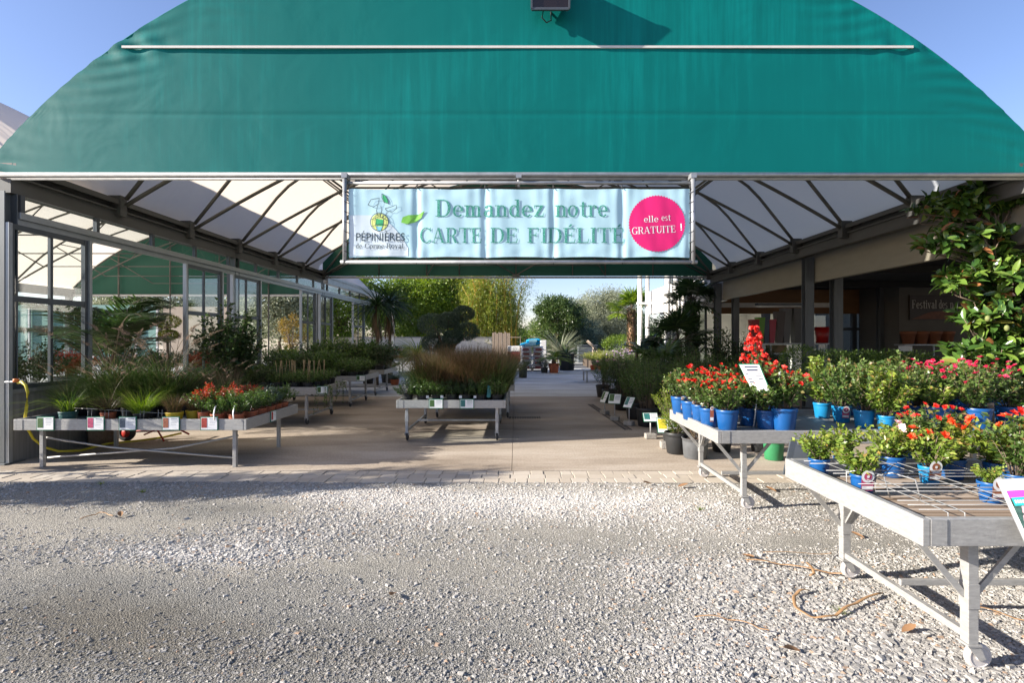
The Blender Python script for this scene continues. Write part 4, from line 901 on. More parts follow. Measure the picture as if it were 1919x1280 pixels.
# ------------------------------------------------------------------ rolling benches
def bench(label, x0, x1, y0, y1, zt, rh, xl=.26, yl=.12, deck='sheet', casters=True, braces=True, mat=None, deck_z=.06, xbrace=False, leg_w=.045, sides=True, wmat=None, lowbar=.16):
    mat = mat or m_rail; t = thing('rolling_bench' if casters else 'nursery_bench', label, 'bench', ((x0 + x1) / 2, (y0 + y1) / 2, 0), 0, 'nursery benches'); th = .035
    def part(nm, lo, hi, bevel=.004, m=mat): b = MB(); b.box(lo, hi); return b.build(nm, m, t, bevel=bevel)
    part('front_rail', (x0 + th + .001, y0, zt - rh), (x1 - th - .001, y0 + th, zt)); part('back_rail', (x0 + th + .001, y1 - th, zt - rh), (x1 - th - .001, y1, zt))
    part('side_rail', (x0, y0 - .002, zt - rh), (x0 + th, y1 + .002, zt)); part('side_rail', (x1 - th, y0 - .002, zt - rh), (x1, y1 + .002, zt))
    for x in (x0 + th + .002, x1 - th - .08): part('corner_cap', (x, y0 - .004, zt - rh + .002), (x + .075, y0 - .001, zt - .002), .001)
    if deck == 'sheet': part('deck', (x0 + th, y0 + th, zt - deck_z - .015), (x1 - th, y1 - th, zt - deck_z), 0, m_deck)
    else:
        b = MB(); y = y0 + th + .003
        while y < y1 - th - .03: b.box((x0 + th + .002, y, zt - deck_z - .018 + rnd.uniform(-.002, .002)), (x1 - th - .002, y + .036, zt - deck_z + rnd.uniform(-.002, .002)), 0, rnd.random()); y += .043
        b.build('slatted_deck', m_slat, t)
        b = MB()
        for x in np.linspace(x0 + .3, x1 - .3, 5): b.box((x - .02, y0 + th, zt - rh), (x + .02, y1 - th, zt - deck_z - .021))
        b.build('deck_bearers', m_galv, t)
    h0 = .13 if casters else 0
    for x in (x0 + xl, x1 - xl):
        for y in (y0 + yl, y1 - yl):
            b = MB(); b.box((x - leg_w / 2, y - leg_w / 2, h0), (x + leg_w / 2, y + leg_w / 2, zt - rh + .0))
            if casters: b.box((x - leg_w / 2 - .004, y - leg_w / 2 - .004, .30), (x + leg_w / 2 + .004, y + leg_w / 2 + .004, .42))
            lg = b.build('leg', mat if wmat or not casters else m_galv, t, bevel=.003)
            if casters:
                b = MB(); b.box((x - .028, y - .026, .085), (x - .022, y + .030, .125)); b.box((x + .022, y - .026, .085), (x + .028, y + .030, .125)); b.box((x - .034, y - .034, .122), (x + .034, y + .034, .131))
                if wmat:
                    b = MB(); b.box((x - .034, y - .034, .122), (x + .034, y + .034, .131))
                    for s in (-1, 1): b.add([(x - .03, y + s * .026 - .003, .122), (x + .03, y + s * .026 - .003, .122), (x + .056, y + s * .026 - .003, .06), (x + .030, y + s * .026 - .003, .05), (x - .03, y + s * .026 + .003, .122), (x + .03, y + s * .026 + .003, .122), (x + .056, y + s * .026 + .003, .06), (x + .030, y + s * .026 + .003, .05)], [(0, 1, 2, 3), (7, 6, 5, 4), (0, 4, 5, 1), (1, 5, 6, 2), (2, 6, 7, 3), (3, 7, 4, 0)])
                else: b.add([(x - .028, y - .02, .09), (x - .022, y - .02, .09), (x - .022, y + .06, .05), (x - .028, y + .06, .05), (x - .028, y + .03, .1), (x - .022, y + .03, .1)], [(0, 1, 2, 3), (3, 2, 5, 4)])
                b.build('caster_fork', m_galv if wmat is None else mat, lg)
                b = MB(); pr_ = [(.001, -.022), (.018, -.022), (.02, -.014), (.045, -.014), (.048, -.017), (.056, -.015), (.062, -.008), (.062, .008), (.056, .015), (.048, .017), (.045, .014), (.02, .014), (.018, .022), (.001, .022)]; b.lathe(pr_, (x + .04, y, .064) if wmat else (x, y + .035, .064), 24, axis='y' if wmat else 'x', smooth=False); b.build('caster_wheel', wmat or m_rubber, lg)
        b = MB()
        if casters: b.box((x - .014, y0 + yl + leg_w / 2, lowbar - .018), (x + .014, y1 - yl - leg_w / 2, lowbar + .018))
        if braces:
            for s in (-1, 1): b.beam((x + s * .026, y0 + yl, .36), (x + s * .27, y0 + yl, zt - rh), .028, .012, up=(0, 1, 0)); b.beam((x + s * .026, y1 - yl, .36), (x + s * .27, y1 - yl, zt - rh), .028, .012, up=(0, 1, 0))
            b.beam((x, y1 - yl - .025, .38), (x, y1 - yl - .2, zt - rh), .012, .026, up=(1, 0, 0))
        if b.n: b.build('bracing', mat if wmat or not casters else m_galv, t)
    if casters and lowbar: part('long_bar', (x0 + xl + .015, (y0 + y1) / 2 - .012, lowbar + .02), (x1 - xl - .015, (y0 + y1) / 2 + .012, lowbar + .055), .003, mat if wmat else m_galv)
    if xbrace:
        b = MB(); xa, xb = x0 + xl, x1 - xl; y = y0 + yl + .04
        b.tube([(xa, y, .36), ((2 * xa + xb) / 3, y + .012, .235), (xb, y + .01, .10)], .013, 6); b.tube([(xa, y + .03, .10), ((xa + 2 * xb) / 3, y + .03, .22), (xb, y + .03, .38)], .013, 6); b.build('cross_brace', mat, t)
    return t
m_deck = MATL('bench_deck_sheet', (.20, .21, .21), .6, .3, 3)
def slat_mat():
    m = LEAF('old_slats', [(0, (.20, .14, .095)), (.5, (.32, .245, .18)), (1, (.40, .32, .25))], .9, 0, .2); return m
m_slat = slat_mat()
bench('white sided rolling bench of roses with wood slats nearest in front', 1.87, 4.9, 2.357, 3.56, .773, .128, .33, .13, 'slat', True, leg_w=.05, wmat=m_wheelw, deck_z=.10)
bench('grey decked rolling bench of red roses behind the nearest rose bench', 1.83, 5.6, 4.65, 6.10, .767, .116, .31, .17, 'sheet', True, wmat=m_wheelw, deck_z=.03)
bench('long fixed bench of grasses and terracotta pots beside the left post', -6.15, -3.30, 6.27, 7.75, .62, .135, .22, .15, 'sheet', False, False, deck_z=.07, xbrace=True)
bench('centre rolling bench under the brown grass and low shrubs', -1.86, -.16, 7.95, 9.85, .655, .125, .14, .13, 'sheet', True, False, deck_z=.05, mat=m_rail)
bench('rolling bench right behind the centre bench with tall reddish grass', -1.75, -.03, 10.3, 12.6, .68, .12, .14, .13, 'sheet', True, False)
bench('rolling bench of trailing green plants with pale canes', -6.1, -3.62, 9.45, 11.0, .715, .13, .3, .14, 'sheet', True, False)
bench('shaded rolling bench of clipped green mounds farther along the left', -6.1, -3.62, 11.95, 13.5, .74, .125, .3, .14, 'sheet', True, False)
bench('last rolling bench of dark shrubs along the glazed wall', -6.1, -3.7, 14.4, 16.0, .74, .125, .3, .14, 'sheet', True, False)
bench('small display bench of flowers in the sun by the steel column', -6.6, -5.3, 24.0, 25.0, .72, .12, .2, .12, 'sheet', True, False)

# wire hoops laid on the nearest bench
wg = thing('wire_support', 'galvanised wire plant support grid lying over the nearest rose bench', 'wire grid', (3.2, 2.9, .70))
b = MB(); z = .775
for y in (2.48, 2.55, 2.62, 2.78, 2.85, 2.92, 3.08, 3.15, 3.22, 3.40, 3.47): b.tube([(1.95, y, z), (4.85, y, z)], .0026, 5)
for x in (2.05, 2.13, 2.45, 2.53, 2.85, 2.93, 3.25, 3.33, 3.65): b.tube([(x, 2.43, z - .095), (x, 2.43, z + .001), (x, 2.48, z + .006), (x, 3.46, z + .006), (x, 3.51, z - .02), (x, 3.51, z - .095)], .0026, 5)
for x, y in ((2.0, 3.1), (2.12, 3.02)): b.tube([(x, y, z - .09), (x, y, z + .02), (x + .06, y - .05, z + .05), (x + .14, y - .12, z + .03), (x + .16, y - .14, z - .09)], .0045, 6)
b.build('wires', m_wire, wg)
wg = thing('wire_edge', 'thin wire edging standing on the front rail of the left bench', 'wire edging', (-4.6, 6.33, .62)); b = MB()
b.tube([P(140, 765, 6.34), P(165, 766, 6.34), P(310, 775, 6.34)], .003, 5)
for px in (165, 172, 197, 204, 230, 237, 263, 270, 297, 304): b.tube([P(px, 768, 6.34), P(px - 1, 790, 6.34)], .0028, 4)
b.build('wires', m_wire, wg)

# ------------------------------------------------------------------ price cards and signs
PIC = [MATL('card_picture_' + n, c, .5, .5, 60) for n, c in (('green', (.05, .12, .03)), ('pink', (.45, .06, .14)), ('grey', (.10, .13, .16)), ('orange', (.30, .10, .05)), ('red', (.35, .04, .03)), ('teal', (.03, .16, .15)), ('yellow', (.5, .42, .03)))]
def card(label, c, w, h, right=(1, 0, 0), up=(0, 0, 1), pic=0, group='price cards', name='price_card'):
    """a printed card in a green frame; c its centre"""
    c = Vector(c); r = Vector(right).normalized(); u = Vector(up).normalized(); n = r.cross(u)
    t = thing(name, label, 'price card', c, 0, group)
    def slab(a0, a1, b0, b1, d0, d1, m, nm):
        mb = MB(); v = [c + r * a + u * bb + n * d for d in (d0, d1) for a, bb in ((a0, b0), (a1, b0), (a1, b1), (a0, b1))]
        mb.add(v, [(0, 3, 2, 1), (4, 5, 6, 7), (0, 1, 5, 4), (1, 2, 6, 5), (2, 3, 7, 6), (3, 0, 4, 7)]); return mb.build(nm, m, t)
    slab(-w / 2, w / 2, -h / 2, h / 2, -.006, 0, m_green_edge, 'frame'); e = .010
    slab(-w / 2 + e, w / 2 - e, -h / 2 + e, h / 2 - e, .001, .0025, m_white, 'sheet')
    slab(-w / 2 + e * 1.5, -w * .12, -h * .30, h / 2 - e * 1.5, .0035, .0045, PIC[pic], 'picture')
    mb = MB()
    for k, (a, bb, ww, hh) in enumerate(((.02, .30, .36, .05), (.02, .16, .40, .025), (.02, .06, .34, .025), (.02, -.08, .30, .02))):
        mb.add([c + r * x + u * y + n * .0035 for x, y in ((a * w, bb * h), ((a + ww) * w, bb * h), ((a + ww) * w, (bb + hh) * h), (a * w, (bb + hh) * h))], [(0, 1, 2, 3)])
    mb.build('printed_lines', m_ink if pic != 5 else m_green_edge, t)
    return t
for px, pic, lb in ((85, 0, 'price card with green plant picture, leftmost on the left bench rail'), (179, 1, 'price card with pink picture on the left bench front rail'), (239, 2, 'price card with black and white picture on the left bench rail'),
                    (320, 3, 'price card with orange picture below the yellow pots'), (392, 4, 'price card with red picture at the right of the left bench front')):
    c = P(px, 794, 6.255); card(lb, c, .215, .17, pic=pic)
card('narrow price card with red picture on the side rail of the left bench', (-3.29, 6.95, .56), .16, .15, right=(0, 1, 0), pic=4)
card('price card with green picture on the centre bench, left of its pair', P(817, 757, 7.935), .22, .15, pic=0); card('price card with teal picture on the centre bench, right of its pair', P(875, 757, 7.935), .22, .15, pic=5)
card('price card on the front rail of the trailing plant bench', P(604, 731, 9.435), .20, .14, pic=0); card('price card on the farther shaded left bench', P(676, 709, 11.935), .21, .14, pic=0)
def stake_sign(label, foot, board, w, h, tilt=.9, yaw=.0, pic=0, base=.11, name='stake_sign'):
    t = thing(name, label, 'stake sign', foot, yaw, 'plant signs on stakes'); z = board
    b = MB(); b.box((-base * .8, -base * .6, 0), (base * .8, base * .6, base * .75)); b.build('stone_foot', m_concrete_blk, t, world=False, bevel=.012)
    b = MB(); b.tube([(0, 0, base * .7), (0, 0, z)], .010, 8); b.build('pole', m_alu, t, world=False)
    ct, st = math.cos(tilt), math.sin(tilt)
    def slab(x0, x1, y0, y1, d0, d1, m, nm):
        mb = MB(); v = []
        for d in (d0, d1):
            for x, y in ((x0, y0), (x1, y0), (x1, y1), (x0, y1)): v.append((x, y * st - d * ct, z + y * ct + d * st))
        mb.add(v, [(0, 3, 2, 1), (4, 5, 6, 7), (0, 1, 5, 4), (1, 2, 6, 5), (2, 3, 7, 6), (3, 0, 4, 7)]); return mb.build(nm, m, t, world=False)
    slab(-w / 2, w / 2, -h / 2, h / 2, 0, .008, m_green_edge if pic != 9 else m_alu, 'board'); slab(-w / 2 + .008, w / 2 - .008, -h / 2 + .008, h / 2 - .008, .009, .0105, m_white, 'sheet')
    if pic != 9: slab(-w / 2 + .015, -w * .05, -h * .25, h / 2 - .015, .0115, .0125, PIC[pic], 'picture')
    mb = MB()
    for k in range(4):
        y = h * (.30 - k * .13); x = .02 * w; v = [(q, yy * st - .012 * ct, z + yy * ct + .012 * st) for q, yy in ((x, y), (w * .42, y), (w * .42, y + h * .05), (x, y + h * .05))]; mb.add(v, [(0, 1, 2, 3)])
    mb.build('printed_lines', m_ink, t, world=False); return t
stake_sign('small stake sign turned edge on, farthest of the row by the path', G(1133, 776), .36, .17, .26, .5, -1.0, 0)
stake_sign('tilted stake sign second from the far end of the path row', G(1152, 788), .42, .24, .26, .85, -.35, 0)
stake_sign('narrow tilted stake sign beside the dark pots, third from the far end', G(1179, 797), .42, .18, .24, .7, -.75, 5)
stake_sign('stake sign seen from behind its round yellow tab near the black pot', G(1219, 822), .34, .24, .16, .6, .0, 5)
stake_sign('largest stake sign with yellow flower picture nearest the rose bench', G(1251, 840), .33, .30, .24, .6, -.1, 6, .13)
# tall price board on the back rose bench
t = thing('price_board', 'tall tilted white price board in green frame among the red roses', 'price board', G(1410, 803, .737))
q = [P(1384, 682, 5.00), P(1423, 682, 4.84), P(1444, 734, 4.80), P(1410, 736, 4.96)]; ctr = sum(q, Vector()) / 4; nrm_ = (q[1] - q[0]).cross(q[3] - q[0]).normalized(); nrm_ = nrm_ if nrm_.y < 0 else -nrm_
def quadslab(k, d0, d1, m, nm, par):
    mb = MB(); v = [ctr + (p_ - ctr) * k + nrm_ * d for d in (d0, d1) for p_ in q]; mb.add(v, [(0, 1, 2, 3), (7, 6, 5, 4), (0, 4, 5, 1), (1, 5, 6, 2), (2, 6, 7, 3), (3, 7, 4, 0)]); return mb.build(nm, m, par)
quadslab(1.0, -.008, 0, m_green_edge, 'frame', t); quadslab(.93, .001, .003, m_white, 'sheet', t)
def on_board(u, v, d=.0045): return q[0].lerp(q[1], u).lerp(q[3].lerp(q[2], u), v) + nrm_ * d
mb = MB()
for u0, u1, v0, v1 in ((.22, .88, .08, .14), (.28, .82, .18, .255)): mb.add([on_board(u0, v0), on_board(u1, v0), on_board(u1, v1), on_board(u0, v1)], [(0, 1, 2, 3)])
for k in range(4):
    v0 = .32 + k * .095
    for u0, u1 in ((.12, .38), (.44, .52), (.58, .9)): mb.add([on_board(u0, v0), on_board(u1, v0 + .005), on_board(u1, v0 + .045), on_board(u0, v0 + .04)], [(0, 1, 2, 3)])
vv, ff = sans('15.40 €', .42); mb.add([on_board(.5 + a, .93 - b2 * 1.0) for a, b2, _ in vv], ff); vv, ff = sans('4 L', .16); mb.add([on_board(.12 + a, .93 - b2 * 1.0) for a, b2, _ in vv], ff)
mb.build('printed_lines', MATL('board_ink', (.04, .05, .09), .5, .1, 9), t)
mb = MB(); mb.tube([G(1412, 803, .737), P(1420, 736, 4.93)], .007, 8); mb.build('pole', m_alu, t)
# pink rose poster sign on the right
t = thing('rose_poster', 'grey framed poster with pink roses leaning on the nearest bench', 'poster', (2.2, 2.3, .7))
q = [P(1867, 899, 2.36), P(1985, 893, 2.26), P(2045, 1012, 2.18), P(1922, 1020, 2.28)]; ctr = sum(q, Vector()) / 4; nrm_ = (q[1] - q[0]).cross(q[3] - q[0]).normalized(); nrm_ = nrm_ if nrm_.y < 0 else -nrm_
quadslab(1.0, -.01, 0, m_alu, 'frame', t); quadslab(.90, .001, .003, m_white, 'sheet', t)
def pq(u0, u1, v0, v1, d, m, nm): mb = MB(); mb.add([on_board(u0, v0, d), on_board(u1, v0, d), on_board(u1, v1, d), on_board(u0, v1, d)], [(0, 1, 2, 3)]); return mb.build(nm, m, t)
pq(.07, .93, .18, .93, .0045, MATL('poster_foliage', (.03, .07, .06), .4, .7, 40), 'picture'); pq(.07, .93, .18, .30, .006, MATL('magenta_print', (.62, .05, .38), .4, .1, 9), 'heading'); pq(.10, .55, .29, .42, .0075, MATL('teal_print', (.02, .36, .36), .4, .1, 9), 'tag')
mb = MB()
for k in range(9): mb.add([on_board(.13 + k * .04 + a, .38 - b2, .009) for a, b2 in ((0, 0), (.025, 0), (.025, .05), (0, .05))], [(0, 1, 2, 3)])
mb.build('lettering', m_white, t)
mb = MB()
for u, v, r in ((.25, .50, .07), (.36, .55, .08), (.20, .63, .06), (.45, .72, .09), (.62, .55, .08), (.70, .75, .09), (.3, .82, .07)):
    for j, k2 in enumerate((1, .72, .42)): mb.add([on_board(u, v, .006 + .001 * j)] + [on_board(u + r * k2 * math.cos(a) * (1 + .12 * math.sin(5 * a)), v + r * 1.1 * k2 * math.sin(a) * (1 + .12 * math.sin(5 * a)), .006 + .001 * j) for a in np.linspace(0, 2 * PI, 24, endpoint=False)], [(0, 1 + (i + 1) % 24, 1 + i) for i in range(24)], .25 + .3 * j)
mb.build('printed_roses', f_pink, t)

# ------------------------------------------------------------------ roses on the two front benches
ROSE_RED = [shrub(30, 38, .39, .25, .044, .030, g_rose, .2, flowers=(f_red, 15, .028)) for _ in range(3)]
ROSE_ORANGE = [shrub(30, 38, .39, .25, .044, .030, g_rose, .2, flowers=(f_red, 13, .030)) for _ in range(2)]
ROSE_PLAIN = [shrub(34, 46, .54, .29, .046, .032, g_lime if k == 0 else g_rose, .15) for k in range(3)]
ROSE_CRIM = [shrub(34, 42, .48, .31, .042, .029, g_rose, .15, flowers=(f_crimson, 18, .027)) for _ in range(2)]
ROSE_SMALL = [shrub(18, 28, .22, .15, .036, .027, g_lime, .1) for _ in range(3)]
ROSE_S_ORANGE = [shrub(26, 32, .26, .18, .036, .026, g_lime, .12, flowers=(f_orange, 6, .032)) for _ in range(2)]
ROSE_S_PINK = [shrub(22, 32, .26, .18, .036, .027, g_lime, .12, flowers=(f_pink, 3, .034))]
def tag_mesh(w, h, colour, disc=False):
    m = MB(); yy = lambda z: -.004 - .012 * z / h
    m.add([(-w / 2, yy(0), 0), (w / 2, yy(0), 0), (w / 2 * 1.05, yy(h * .6), h * .6), (-w / 2 * 1.05, yy(h * .6), h * .6)], [(0, 1, 2, 3)], .5, 1)
    c = [(w * .54 * math.cos(a), h * .66 + w * .54 * math.sin(a)) for a in np.linspace(0, 2 * PI, 20, endpoint=False)]
    for k, (sc_, mi) in enumerate(((1, 0), (.62, 1), (.22, 0))): m.add([(x * sc_, yy(h * .66 + (z - h * .66) * sc_) - .002 - .0015 * k, h * .66 + (z - h * .66) * sc_) for x, z in c], [tuple(range(20))], .5, mi)
    m.add([(-w * .46, yy(h * .1) - .0015, h * .06), (w * .46, yy(h * .1) - .0015, h * .06), (w * .46, yy(h * .2) - .0015, h * .22), (-w * .46, yy(h * .2) - .0015, h * .22)], [(0, 1, 2, 3)], .5, 0)
    return m.mesh('care_tag', [m_white, colour])
TAG_RED = tag_mesh(.035, .20, m_terra); TAG_PINK = tag_mesh(.07, .13, PIC[1]); TAG_OR = tag_mesh(.075, .13, PIC[3])
def rose(px, py, zd, wpx, parts, label, blue=True, group='roses in blue pots', tg=None, hs=.92, fsc=1.0):
    p = G(px, py, zd); R = wpx / K * p.y / 2; m = m_dblue if blue else m_lblue
    pt = pot('blue' if blue else 'sky', R, R * 2 * hs, m)
    ex = None
    if tg is not None: ex = ('care_tag', tg, (-.02, -R * 1.0, R * .6), 0)
    return potted('potted_rose', label, 'rose', p, pt, parts, group, 1.0, 0.0 if tg is not None else None, fsc, ex)
z2 = .738
rose(1276, 776, z2, 36, ROSE_PLAIN[1], 'pale leafy rose in dark blue pot at the far left corner of the rose bench', tg=TAG_RED, fsc=.68)
rose(1296, 786, z2, 38, ROSE_RED[0], 'red rose in dark blue pot with brown tag, second along the left bench edge', tg=TAG_RED)
rose(1314, 791, z2, 36, ROSE_RED[1], 'red rose in dark blue pot, third along the left edge of the back bench', tg=TAG_RED)
rose(1330, 799, z2, 38, ROSE_ORANGE[0], 'orange red rose in dark blue pot, fourth along the left bench edge', tg=TAG_RED, fsc=.9)
rose(1363, 805, z2, 41, ROSE_RED[2], 'rose in dark blue pot at the near left corner of the back rose bench', fsc=.85)
rose(1402, 797, z2, 36, ROSE_ORANGE[1], 'orange rose in shaded dark blue pot behind the price board pole')
rose(1436, 803, z2, 38, ROSE_RED[1], 'red rose in dark blue pot just right of the price board pole')
rose(1470, 806, z2, 45, ROSE_ORANGE[0], 'orange red rose in bright blue pot at the bench front right of the price board', fsc=1.05)
rose(1345, 778, z2, 36, ROSE_RED[2], 'red rose in the back row between the left bench edge and the price board')
rose(1450, 778, z2, 36, ROSE_ORANGE[1], 'orange rose in the back row right of the price board', fsc=1.1)
spire = shrub(14, 26, .62, .10, .04, .026, g_rose, .2, (.75, 1.0), flowers=None)
c = []; 
for k in range(85): t_ = .42 + .58 * RNG.random(); a = uni(0, 6.28); r_ = .22 * (1.12 - t_) * uni(.3, 1) + .015; c.append((r_ * math.cos(a), r_ * math.sin(a), .72 * t_))
spire = spire + [('blossoms', blossoms(np.array(c), .028, f_red, .3))]
rose(1412, 770, z2, 38, spire, 'tall spire of bright red blossom rising behind the white price board', fsc=1.12)
rose(1541, 783, z2, 31, ROSE_PLAIN[0], 'flowerless leafy rose in sky blue pot, leftmost of the sky blue pots', False)
rose(1577, 791, z2, 33, ROSE_PLAIN[2], 'leafy rose in sky blue pot with large white flower tag', False, tg=TAG_PINK)
rose(1619, 801, z2, 36, ROSE_PLAIN[1], 'flowerless leafy rose in clean sky blue pot right of the tagged one', False)
rose(1660, 806, z2, 30, ROSE_PLAIN[0], 'leafy rose in narrow pale sky blue pot at the bench front', False, fsc=.95)
rose(1598, 778, z2, 32, ROSE_PLAIN[1], 'leafy rose behind and between the tagged and the clean sky blue pots')
rose(1690, 784, z2, 38, ROSE_PLAIN[2], 'leafy rose in shaded blue pot behind the narrow sky blue pot')
rose(1718, 796, z2, 40, ROSE_CRIM[0], 'crimson rose in dark blue pot left of the large yellowing rose')
rose(1757, 805, z2, 48, ROSE_SMALL[0], 'yellowing low rose in large dark blue pot on the back rose bench', fsc=1.1)
rose(1745, 782, z2, 38, ROSE_CRIM[1], 'crimson rose in the back row behind the large dark blue pots')
rose(1831, 806, z2, 46, ROSE_CRIM[0], 'crimson and pink rose in dark blue pot near the wooden stake', fsc=1.05)
rose(1800, 783, z2, 38, ROSE_CRIM[1], 'crimson rose in the back row in front of the magnolia')
rose(1890, 800, z2, 42, ROSE_CRIM[0], 'crimson rose in blue pot at the far right of the back bench', fsc=.95)
rose(1868, 782, z2, 38, ROSE_S_PINK[0], 'pale pink rose in the back row at the right end of the bench', fsc=1.2)
z1 = .672
rose(1535, 892, z1, 36, ROSE_SMALL[0], 'small leafy rose in blue pot at the far left corner of the nearest bench')
rose(1616, 926, z1, 41, ROSE_SMALL[1], 'small leafy rose in blue pot with pink tag closest to the bench edge', tg=TAG_PINK)
rose(1580, 880, z1, 36, ROSE_SMALL[2], 'small leafy rose in blue pot behind the pink tagged pot')
rose(1672, 893, z1, 42, ROSE_S_PINK[0], 'pale pink flowering rose in blue pot in the middle of the nearest bench')
rose(1742, 906, z1, 36, ROSE_S_ORANGE[0], 'orange flowering rose in sky blue pot with white and orange tag', False, tg=TAG_OR)
rose(1785, 897, z1, 42, ROSE_S_ORANGE[1], 'orange flowering rose in shaded dark blue pot behind the tagged sky blue pot')
rose(1857, 941, z1, 42, ROSE_SMALL[1], 'rose in blue pot with big orange rose tag beside the pink rose poster', tg=TAG_OR, fsc=.55)
rose(1868, 905, z1, 42, ROSE_S_ORANGE[0], 'bushy orange flowering rose at the right of the nearest bench', fsc=1.25)
rose(1905, 925, z1, 40, ROSE_RED[0], 'red flowering rose at the right picture edge of the nearest bench')
rose(1690, 872, z1, 38, ROSE_SMALL[2], 'yellowing rose at the back of the nearest bench below the narrow sky blue pot', fsc=1.05)
rose(1750, 872, z1, 38, ROSE_RED[1], 'rose with a red flower at the back of the nearest bench below the large pots', fsc=.9)
b = MB(); b.beam(G(1858, 800, z2), P(1856, 757, 4.8), .05, .03); tag(b.build('wooden_stake', m_wood), 'short pale wooden stake standing among the crimson roses', 'stake')
t = thing('dark_seed_tray', 'dark plastic tray leaning at the far corner of the nearest bench', 'tray', G(1500, 880, .7)); b = MB(); q = [P(1468, 890, 3.62), P(1530, 872, 3.64), P(1545, 825, 3.80), P(1483, 822, 3.80)]
b.add(q + [p_ + Vector((0, .012, .004)) for p_ in q], [(0, 1, 2, 3), (7, 6, 5, 4), (0, 4, 5, 1), (1, 5, 6, 2), (2, 6, 7, 3), (3, 7, 4, 0)]); b.build('tray_panel', m_frame, t)
for u in (.12, .62):
    b = MB(); a_ = q[3].lerp(q[2], u); e_ = q[3].lerp(q[2], u + .26); b.add([a_, e_, e_ + Vector((0, -.035, -.04)), a_ + Vector((0, -.035, -.04))], [(0, 1, 2, 3)]); b.build('clip', m_galv, t)

# ------------------------------------------------------------------ left bench: grasses, nandinas and so on
zA = .55
TUFT_G = [tuft(240, .62, .09, .006, g_grass), tuft(220, .58, .09, .0065, g_grass, (.1, .7), (.3, 1.0))]
TUFT_PL = [tuft(380, .72, .09, .005, g_grass, (.1, .55), (.3, .9), plumes=7), tuft(340, .68, .09, .005, g_grass, (.1, .6), (.3, .9), plumes=4, ph=1.25)]
TUFT_PU = [tuft(220, .55, .08, .007, g_purple, (.1, .6), (.4, 1.0), plumes=3, ph=1.3)]
TUFT_LIME = [tuft(420, .40, .07, .0035, g_limegrass, (.1, .7), (.2, 1.0))]
TUFT_RUST = [tuft(300, .32, .07, .004, g_rust, (.05, .45), (.1, .6)), tuft(260, .46, .08, .0035, g_rust, (.05, .35), (.05, .5))]
TUFT_BIG = [tuft(60, .55, .06, .012, g_limegrass, (.1, .5), (.9, 1.7), (.5, 1)) + tuft(90, .42, .06, .008, g_grass)[:1]]
NAND_R = [shrub(24, 30, .32, .20, .040, .014, g_mid, .2, stem_r=.002) + [('red_leaves', shrub(20, 18, .37, .18, .042, .015, g_red, .72, stem_r=0)[0][1])] for _ in range(2)]
NAND_G = [shrub(28, 38, .34, .22, .042, .015, g_mid if k else g_bluegreen, .2, stem_r=.002) for k in range(3)]
pterra = lambda R=.085, h=.14: pot('terra', R, h, m_terra); pyel = lambda R=.095, h=.14: pot('yellow', R, h, m_yellow); pblk = lambda R=.085, h=.14: pot('black', R, h, m_black); pgrn = lambda R=.10, h=.15: pot('green', R, h, MATL('teal_plastic', (.01, .07, .07), .5, .2, 8))
gA = 'potted plants on the left bench'
def onA(px, Y, pt, parts, label, name='potted_grass', cat='grass plant', fsc=1.0, group=gA): return potted(name, label, cat, ((px - CX) / K * Y, Y, zA), pt, parts, group, 1, None, fsc)
onA(128, 6.42, pgrn(), TUFT_BIG[0], 'broad bladed arching light green grass in teal pot at the left bench front')
onA(203, 6.42, pterra(), TUFT_PU[0], 'dark purple grass in terracotta pot at the front of the left bench', fsc=.8)
onA(265, 6.42, pblk(.09, .13), TUFT_LIME[0], 'bright lime green fine grass tuft in the front row of the left bench', fsc=1.2)
onA(327, 6.42, pyel(.10, .14), TUFT_RUST[0], 'brown fine grass in yellow pot at the front of the left bench')
onA(362, 6.58, pyel(.085, .14), TUFT_RUST[0], 'small reddish grass in yellow pot half hidden by red leaved shrub', fsc=.8)
onA(384, 6.47, pterra(), NAND_R[0], 'bright red tipped nandina in terracotta pot at the left bench front', 'potted_nandina', 'shrub', 1.05)
onA(408, 6.42, pterra(.085, .12), NAND_G[1], 'green nandina in terracotta pot left of the bench corner', 'potted_nandina', 'shrub', .9)
onA(443, 6.42, pterra(.095, .12), NAND_G[2], 'green nandina in terracotta pot at the near right bench corner', 'potted_nandina', 'shrub', 1.0)
for k, (x, y) in enumerate(((-3.46, 6.68), (-3.46, 6.92), (-3.46, 7.16), (-3.47, 7.40), (-3.47, 7.60))):
    potted('potted_nandina', ['green nandina in terracotta pot second along the right rail of the left bench', 'green nandina in terracotta pot third along the right rail behind the tagged ones', 'bluish nandina in terracotta pot fourth along the right rail of the left bench', 'green nandina in terracotta pot next to the last on the right rail', 'green nandina in terracotta pot at the far right corner of the left bench'][k], 'shrub', (x, y, zA), pterra(.09, .12), NAND_G[(k + 1) % 3] if k != 2 else NAND_G[0], gA, 1, None, .95)
for k in range(3): potted('potted_nandina', 'red and green nandina in the inner rows near the right rail of the left bench', 'shrub', (-3.78 - .12 * (k % 2), 6.72 + .3 * k, zA), pterra(.09, .12), NAND_R[1] if k != 1 else NAND_R[0], gA)
tg_m = MB(); tg_m.tube([(0, 0, .05), (0, -.03, .02), (0, -.05, -.05), (.01, -.055, -.12)], .009, 4, flat=.15); STRIP = tg_m.mesh('white_strip_tag', m_white)
